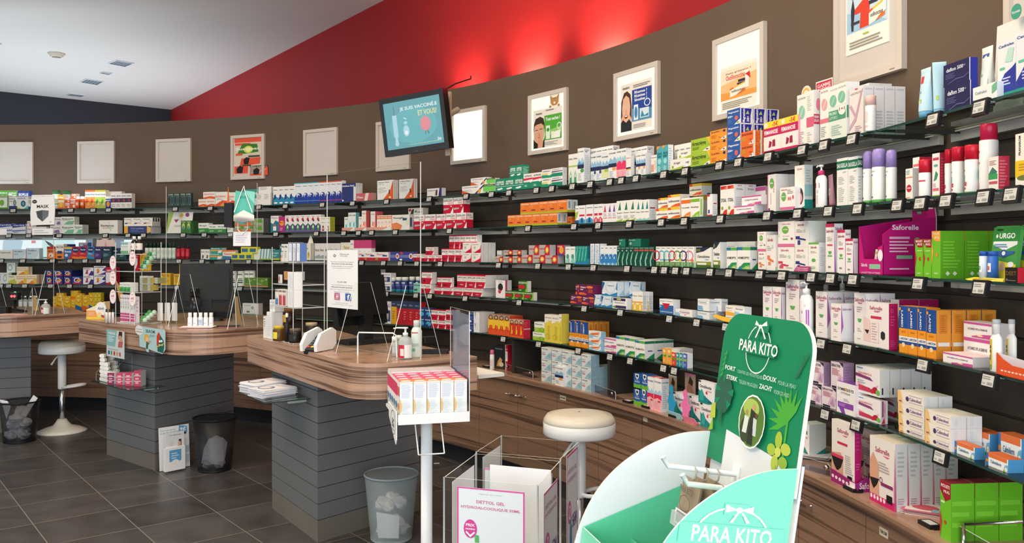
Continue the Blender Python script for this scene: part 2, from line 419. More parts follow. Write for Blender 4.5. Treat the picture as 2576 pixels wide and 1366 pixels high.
# glass shelves on steel rails
SZ = {1: 1.995, 2: 1.745, 3: 1.495, 4: 1.245, 5: 0.982}
RF = 6.607
br = [343.5, 532, 718, 902, 1087, 1280, 1490, 1728, 2010]
tb_ = [ang(p, 6.87) for p in br]
dt = (tb_[0]-tb_[-1])/8
print('panel angle step', [round(tb_[i]-tb_[i+1], 4) for i in range(8)])
edges = [tb_[0]+dt*k for k in (2, 1)]+tb_+[tb_[-1]-dt*k for k in (1, 2)]
LV = {1: 'top', 2: 'second', 3: 'third', 4: 'fourth', 5: 'lowest'}
first = None
for i in range(len(edges)-1):
    ta, tb = edges[i], edges[i+1]; tc = (ta+tb)/2; half = RF*(ta-tb)/2-0.004
    for lv in SZ:
        x, y = pol(0, 0); cx, cy = pol(RF, tc)
        mm = MB()
        mm.box(-half, 0, -0.008, half, 0.285, 0, 'shelfglass', {'front': 'glassedge', 'left': 'glassedge', 'right': 'glassedge'})
        o = mm.build('glass_shelf', None, (cx, cy, SZ[lv]), tc-pi/2)
        rl = MB(); rl.box(-half+0.01, 0.255, -0.043, half-0.01, 0.275, -0.010, 'c2beb8s'); rl.box(-half+0.01, 0.235, -0.014, half-0.01, 0.255, -0.010, 'c2beb8s'); rl.build('shelf_rail', o)
        for sx in (-1, 1):
            b = MB(); b.prism([(sx*(half-0.06)-0.004, 0.03), (sx*(half-0.06)+0.004, 0.03), (sx*(half-0.06)+0.004, 0.285), (sx*(half-0.06)-0.004, 0.285)], -0.02, -0.0085, '3a3836s'); b.build('bracket', o)
        tag(o, f'clear glass shelf, {LV[lv]} level, {ORD[i]} panel from the left', 'shelf', 'glass shelves on the slat wall')
# ceiling fittings
def at_ceil(px, py): return at_z(px, py, ZC)
for nm, lab, c4, key in (('ceiling_lamp', 'largest white framed ceiling light, nearest of the three', [(270, 158), (292, 150), (338, 158), (316, 167)], 0), ('ceiling_lamp', 'middle white framed ceiling light of the three', [(200, 205), (215, 197), (262, 204), (246, 213)], 0), ('ceiling_lamp', 'farthest white framed ceiling light of the three', [(165, 238), (176, 234), (215, 238.5), (205, 243)], 0), ('ceiling_vent', 'slim white ceiling vent between two ceiling lights', [(249, 182), (258, 179), (284, 182.5), (274, 187)], 1), ('ceiling_vent', 'ceiling grille cut off by the left edge of the picture', [(-16, 110), (-4, 107), (5, 109), (-7, 113)], 1)):
    P = [Vector((*at_ceil(*p), 0)) for p in c4]; c = sum(P, Vector())/4
    mm = MB()
    q = [(p-c)*0.86 for p in P]; P = [p-c for p in P]
    for i in range(4):
        j = (i+1) % 4
        mm.face([(P[i].x, P[i].y, -0.012), (P[j].x, P[j].y, -0.012), (q[j].x, q[j].y, -0.012), (q[i].x, q[i].y, -0.012)], 'd9dde0')
        mm.face([(P[i].x, P[i].y, 0), (P[j].x, P[j].y, 0), (P[j].x, P[j].y, -0.012), (P[i].x, P[i].y, -0.012)], 'd9dde0')
    o = mm.build(nm, None, (c.x, c.y, ZC))
    d = MB(); d.face([(v.x, v.y, -0.004) for v in q], '7d8f96s' if not key else 'c8ccd0')
    for k in range(1, 5):
        a = q[0].lerp(q[3], k/5); b = q[1].lerp(q[2], k/5); s = (q[3]-q[0])*0.03
        d.face([(a.x-s.x, a.y-s.y, -0.006), (b.x-s.x, b.y-s.y, -0.006), (b.x+s.x, b.y+s.y, -0.006), (a.x+s.x, a.y+s.y, -0.006)], 'aab6bb' if not key else '9a9ea2')
    d.build('diffuser' if not key else 'grille', o)
    tag(o, lab, 'ceiling light' if not key else 'vent')
x, y = at_ceil(142, 134); mm = MB(); mm.lathe([(0.05, -0.05, 'cfc4ae'), (0.075, -0.04), (0.085, -0.015), (0.10, -0.012), (0.10, 0)], 20)
o = mm.build('smoke_detector', None, (x, y, ZC)); mm = MB(); mm.lathe([(0.02, -0.056, '9a8f7c'), (0.05, -0.05)], 16); mm.build('sensor_cap', o); tag(o, 'round beige smoke detector on the white ceiling', 'smoke detector')
# warm strip of wall washers in the gap between the curved wall and the red wall
for px, e in ((1110, 50), (1290, 190), (1480, 240)):
    t = ang(px, RW); x, y = pol(RW+.14, t)
    l = bpy.data.lights.new('wall_washer', 'SPOT'); l.energy = e; l.color = (1, 0.70, 0.42); l.spot_size = 2.0; l.spot_blend = 1.0; l.shadow_soft_size = 0.04
    o = bpy.data.objects.new('wall_washer', l); COL.objects.link(o); o.location = (x, y, 2.72)
    o.rotation_euler = Vector((.25*cos(t), .25*sin(t), 1)).to_track_quat('-Z', 'Y').to_euler()

# ------------------------------------------------------------------ poster frames on the upper wall
def poster_frame(xa, xb, zc, lit, label, arts=()):
    ta, tb = ang(xa, RW), ang(xb, RW); tc = (ta+tb)/2; ww = 2*(RW)*sin((ta-tb)/2); hh = 0.43; x, y = pol(RW*cos((ta-tb)/2)-0.004, tc)
    b = 0.028
    mm = MB()
    for x0, z0, x1, z1 in ((-ww/2, -hh/2, ww/2, -hh/2+b), (-ww/2, hh/2-b, ww/2, hh/2), (-ww/2, -hh/2+b, -ww/2+b, hh/2-b), (ww/2-b, -hh/2+b, ww/2, hh/2-b)):
        mm.box(x0, -0.02, z0, x1, 0.02, z1, 'cfc6bc')
    mm.art((ww/2-0.07, -0.02, -hh/2+0.004), (0.03, 0, 0), (0, 0, 0.012), 'r 0 0.3 1 .7 8a857d')
    o = mm.build('poster_frame', None, (x, y, zc), tc-pi/2)
    p = MB(); p.box(-ww/2+b, -0.006, -hh/2+b, ww/2-b, 0.015, hh/2-b, {0: 'cfc8c2s', 1: 'lightbox', 2: 'lightboxdim'}[lit]); p.build('light_panel' if lit else 'backing_panel', o)
    for nm, (fx0, fz0, fx1, fz1), base, ops in arts:
        a = MB(); w0 = (fx1-fx0)*ww; h0 = (fz1-fz0)*hh; ox = -ww/2+fx0*ww; oz = -hh/2+fz0*hh
        a.box(ox, -0.009, oz, ox+w0, -0.0062, oz+h0, base); a.art((ox, -0.009, oz), (w0, 0, 0), (0, 0, h0), ops); a.build(nm, o)
    return tag(o, label, 'picture frame')
PZ = 2.482
poster_frame(-8, 84.5, PZ, 0, 'empty white poster frame at the left edge of the picture')
poster_frame(198, 290, PZ, 0, 'empty white poster frame, second from the left')
poster_frame(395.5, 482.5, PZ, 0, 'empty white poster frame just left of the orange and red poster')
poster_frame(584, 668, PZ, 0, 'white poster frame with orange pain relief poster', [('poster', (.10, .12, .90, .93), 'd9cdbd', 'r 0 .88 1 1 e4573a;r .02 .80 .6 .86 e4573a;p 3f7d2b .1 .55 .9 .6 .85 .82 .3 .85;e .52 .68 .17 .10 d7dc4a;e .52 .68 .1 .07 f4f29a;t .5 .69 .86 .09 f8f4e8 Buscopan;r .05 .52 .3 .58 e4573a;p e4573a .2 .22 .95 .27 .98 .45 .26 .44;p 1d1714 .36 .27 .52 .27 .58 .44 .45 .47 .34 .40;r .52 .46 .95 .51 4a4638;p e4573a 0 .02 .5 .02 .52 .22 0 .22;p 1d1714 .1 .03 .3 .03 .34 .2 .2 .24 .08 .15;r .3 .22 .62 .26 4a4638'), ('cutout', (.56, .08, 1.09, .29), 'e4573a', 'r 0 .86 1 1.05 3c3a33;t .5 .94 .9 .1 f0ead8 Maux d ventre ?;p 1d1714 .2 .1 .5 .1 .55 .6 .4 .82 .2 .6;p f2e4d0 .55 .4 .9 .6 .92 .66 .55 .46')])
poster_frame(767, 851, PZ, 0, 'empty white poster frame between the orange poster and the screen')
poster_frame(950, 1034, PZ, 0, 'empty white poster frame partly hidden behind the screen')
poster_frame(1138.5, 1225, PZ, 1, 'brightly lit blank light box right of the screen')
FACE1 = 'p 3a2a20 .0 .55 .05 .8 .2 .95 .6 1 .9 .93 1 .75 .98 .6 .9 .5 .1 .5;p e0ab8c .08 .2 .04 .55 .1 .72 .3 .76 .7 .78 .93 .7 .96 .5 .9 .28 .7 .14 .35 .12;p 1c191b 0 0 1 0 1 .3 .82 .17 .5 .1 .15 .22 0 .3;p dba080 .38 .0 .82 .0 .88 .18 .62 .42 .44 .3;e .3 .52 .09 .022 fff;e .68 .53 .09 .022 fff;e .31 .52 .035 .02 2d1d12;e .68 .53 .035 .02 2d1d12;r .18 .57 .42 .59 3a2a20;r .56 .59 .82 .61 3a2a20;p c98d70 .46 .4 .58 .4 .52 .54;e .5 .34 .1 .014 a85f55'
def place(ops, x0, y0, x1, y1):
    """squeeze an art string into a sub-rectangle"""
    out = []
    for op in ops.split(';'):
        t = op.split(); c = t[0]
        if c == 'p': z = list(map(float, t[2:])); z = [x0+v*(x1-x0) if i % 2 == 0 else y0+v*(y1-y0) for i, v in enumerate(z)]; out.append('p '+t[1]+' '+' '.join('%.4f' % v for v in z))
        elif c in 'eotdTD': a = list(map(float, t[1:5])); out.append(f'{c} {x0+a[0]*(x1-x0):.4f} {y0+a[1]*(y1-y0):.4f} {a[2]*(x1-x0):.4f} {a[3]*(y1-y0):.4f} '+' '.join(t[5:]))
        else: a = list(map(float, t[1:5])); out.append(f'{c} {x0+a[0]*(x1-x0):.4f} {y0+a[1]*(y1-y0):.4f} {x0+a[2]*(x1-x0):.4f} {y0+a[3]*(y1-y0):.4f} '+' '.join(t[5:]))
    return ';'.join(out)
FACE2 = 'p 4a2f20 0 .3 .05 .75 .3 .97 .6 1 .9 .9 1 .6 1 .28;p e8b89c .16 .35 .12 .6 .22 .82 .5 .9 .78 .82 .88 .6 .82 .36 .6 .2 .38 .2;p 26272c 0 0 1 0 1 .22 .8 .30 .5 .22 .2 .30 0 .22;e .34 .6 .08 .02 fff;e .68 .61 .08 .02 fff;e .34 .6 .03 .018 2d2d1d;e .68 .61 .03 .018 2d2d1d;p d6a083 .46 .45 .58 .45 .52 .6;e .5 .37 .15 .05 8f2f2f;e .5 .385 .11 .018 fff;p e6b598 .0 .22 .24 .32 .34 .42 .2 .42 0 .3;p e6b598 1 .2 .76 .3 .68 .4 .8 .42 1 .3'
CAT = 'p b98a55 .1 .3 .02 1 .32 .76 .68 .76 .98 1 .9 .3 .7 .1 .3 .1;e .33 .5 .07 .06 d8d49a;e .67 .5 .07 .06 d8d49a;e .33 .5 .03 .05 111;e .67 .5 .03 .05 111;e .5 .33 .12 .1 f2e6d6;p 7a5530 .4 .78 .46 .78 .44 .6;p 7a5530 .54 .78 .6 .78 .56 .6;e .05 .06 .13 .1 b98a55;e .95 .06 .13 .1 b98a55'
poster_frame(1334, 1431, PZ, 2, 'lit light box with man and green cough poster', [('poster', (.13, .10, .86, .73), 'efe9df', place(FACE1, .0, .0, .40, .82)+';r .40 .18 1 .82 4fae3a;p 8fcf74 .40 .4 1 .5 1 .34 .40 .28;t .70 .72 .5 .09 fff Toux seches ?;r .46 .2 .6 .55 e9f3e4;e .53 .44 .05 .05 3f9a3a;r .64 .2 .74 .38 e9f3e4;p f4f8f0 .74 .2 .95 .2 .97 .4 .74 .36;o .92 .5 .08 .09 .3 e6f2e0;t .2 .9 .22 .05 555 rhinathiol;g .45 .92 .95 .98 1 888;g .42 .04 .95 .14 3 aaa'), ('cutout', (.56, .735, .80, .93), 'fff6e0', CAT)])
poster_frame(1550.5, 1662, PZ, 2, 'lit light box with woman and blue cold remedy poster', [('poster', (.15, .12, .85, .80), 'efe9df', place(FACE2, .0, .0, .36, .85)+';r .38 .18 1 .84 24479c;p 4f93c4 .38 .18 1 .18 1 .4 .38 .45;t .66 .78 .4 .06 fff Rhumes ?;t .66 .70 .4 .06 fff Rhinites ?;t .66 .62 .4 .06 fff Sinusites ?;r .44 .2 .58 .52 e6eef4;e .51 .36 .05 .12 4a86bd;r .64 .22 .92 .42 dceaf2;p 2f8fb0 .66 .24 .9 .24 .9 .3 .78 .26 .7 .38;o .87 .52 .1 .08 .25 e4f1f8;t .18 .92 .22 .05 555 rhinathiol;g .42 .88 .95 .95 2 888;g .42 .03 .95 .12 3 aaa')])
BOXP = 'p f5f0e2 0 .1 1 .25 1 .85 0 .62;p f0c23a 0 .54 1 .76 1 .85 0 .62;p e2502c 0 .52 .25 .6 .25 .67 0 .62;p e2702c .4 .16 1 .26 1 .5;t .5 .44 .8 .16 555 oscillococcinum'
poster_frame(1801, 1930, PZ, 2, 'lit light box with orange flu medicine advert', [('poster', (.15, .09, .85, .62), 'f5efe4', 'r 0 .25 1 .92 f3c187;p f8e4cc 0 .6 1 .75 1 .92 0 .92;p efa04a 0 .25 1 .25 1 .36 0 .42;t .5 .83 .7 .05 8a6a4a Etats grippaux ?;t .45 .74 .6 .11 d8402c Oscillococcinum;r .5 .58 .72 .64 2b2d4a;r .47 .53 .7 .57 2b2d4a;'+place(BOXP, .27, .25, .7, .62)+';p f6f1ea .7 .42 .8 .42 .8 .8 .7 .78;p d8262c .7 .72 .82 .76 .84 .6 .78 .66;g .05 .04 .9 .2 4 998')])
poster_frame(2108.5, 2282, PZ+0.0, 0, 'white frame with flu poster of a red figure, above white tall cartons', [('poster', (.17, .29, .80, .97), 'f3eee8', 'r .03 .3 .97 .86 c7dcea;p 9cc6e2 .03 .3 .97 .3 .5 .5 .03 .6;t .3 .92 .4 .04 555 Etats grippaux ?;t .66 .91 .5 .09 d8402c Oscillo;p d8402c .34 .32 .55 .32 .58 .62 .52 .7 .40 .7 .2 .60 .22 .54 .36 .54;e .46 .74 .045 .05 b5553a;p 2b2d3a .14 .32 .19 .32 .22 .62 .18 .78 .13 .62;r .13 .4 .34 .44 3a3a40;p d8402c .12 .82 .2 .8 .22 .76 .14 .77;p 2b2d4a .58 .66 .62 .82 .66 .8 .68 .68;e .61 .8 .035 .04 3a3036;r .56 .6 .76 .65 2b2d4a;'+place(BOXP, .56, .28, .92, .66)+';p f6f1ea .88 .42 .95 .44 .95 .84 .88 .82;p d8262c .86 .84 .97 .86 .98 .68 .9 .76;r .42 .22 .56 .24 b4c43a;g .1 .06 .9 .18 3 998')])
poster_frame(2541, 2735, PZ, 0, 'white poster frame cut off by the right picture edge')
# backlit picture strip between shelves two and three on the left
ta, tb = ang(-120, RW), ang(346, RW)
mm = MB()
n = 14; zb, zt = 1.512, 1.688
for i in range(n):
    a, b = ta+(tb-ta)*i/n, ta+(tb-ta)*(i+1)/n
    (xa, ya), (xb, yb) = pol(RW-0.012, a), pol(RW-0.012, b)
    mm.faces([(xa, ya, zb), (xb, yb, zb), (xb, yb, zt), (xa, ya, zt)], [(0, 1, 2, 3)], 'bluelit' if 0 else 'stripwhite')
em('stripwhite', (0.86, 0.95, 1.0), 0.95); em('stripblue', (0.60, 0.78, 0.9), 0.75); em('stripgrey', (0.22, 0.29, 0.38), 0.8); em('stripskin', (0.62, 0.44, 0.36), 0.8); em('stripdark', (0.10, 0.08, 0.08), 0.5); em('stripteal', (0.62, 0.86, 0.86), 0.9); em('stripred', (0.85, 0.30, 0.36), 0.8); em('striplip', (0.55, 0.22, 0.22), 0.8)
def strip_poly(pp, key, lift):
    V = []
    for px, py in pp:
        x, y = on_circle(px, RW-0.012-lift); V.append((x, y, zat(py, y)))
    mm.face(V, key)
def strip_rect(x0, y0, x1, y1, key, lift):
    k = max(1, int((x1-x0)/30))
    for i in range(k): a, b = x0+(x1-x0)*i/k, x0+(x1-x0)*(i+1)/k; strip_poly([(a, y1), (b, y1), (b, y0), (a, y0)], key, lift)
strip_poly([(5, 640), (48, 652), (58, 606), (30, 598), (8, 606)], 'stripblue', 0.002); strip_rect(79, 605, 90, 612, 'stripred', 0.002)
strip_rect(106, 598, 188, 652, 'stripteal', 0.002); strip_poly([(112, 604), (128, 612), (140, 622), (136, 626), (120, 615)], 'stripdark', 0.004)
strip_rect(216, 597, 312, 652, 'stripgrey', 0.002); strip_poly([(243, 655), (241, 612), (246, 597), (286, 597), (290, 615), (284, 640), (270, 655)], 'stripskin', 0.004)
for c_, s_ in ((252, 602), (277, 602)): strip_poly([(c_-8, s_), (c_-2, s_+2), (c_+6, s_), (c_+1, s_-3)], 'stripdark', 0.006)
strip_poly([(258, 629), (265, 635), (273, 632), (265, 629)], 'striplip', 0.006); strip_poly([(262, 622), (269, 622), (266, 606)], 'striplip', 0.006)
strip_poly([(234, 597), (244, 597), (240, 640), (232, 640)], 'stripdark', 0.005)
fr = MB()
for z0, z1 in ((zb-0.012, zb), (zt, zt+0.012)): ring(fr, [(RW-0.016, z0), (RW-0.016, z1), (RW, z1), (RW, z0)], 'dfe3e6', n=14, t0=tb, t1=ta)
o = mm.build('backlit_picture'); fr.build('frame', o)
tag(o, 'long backlit picture strip with a woman\'s face above third shelf', 'picture')
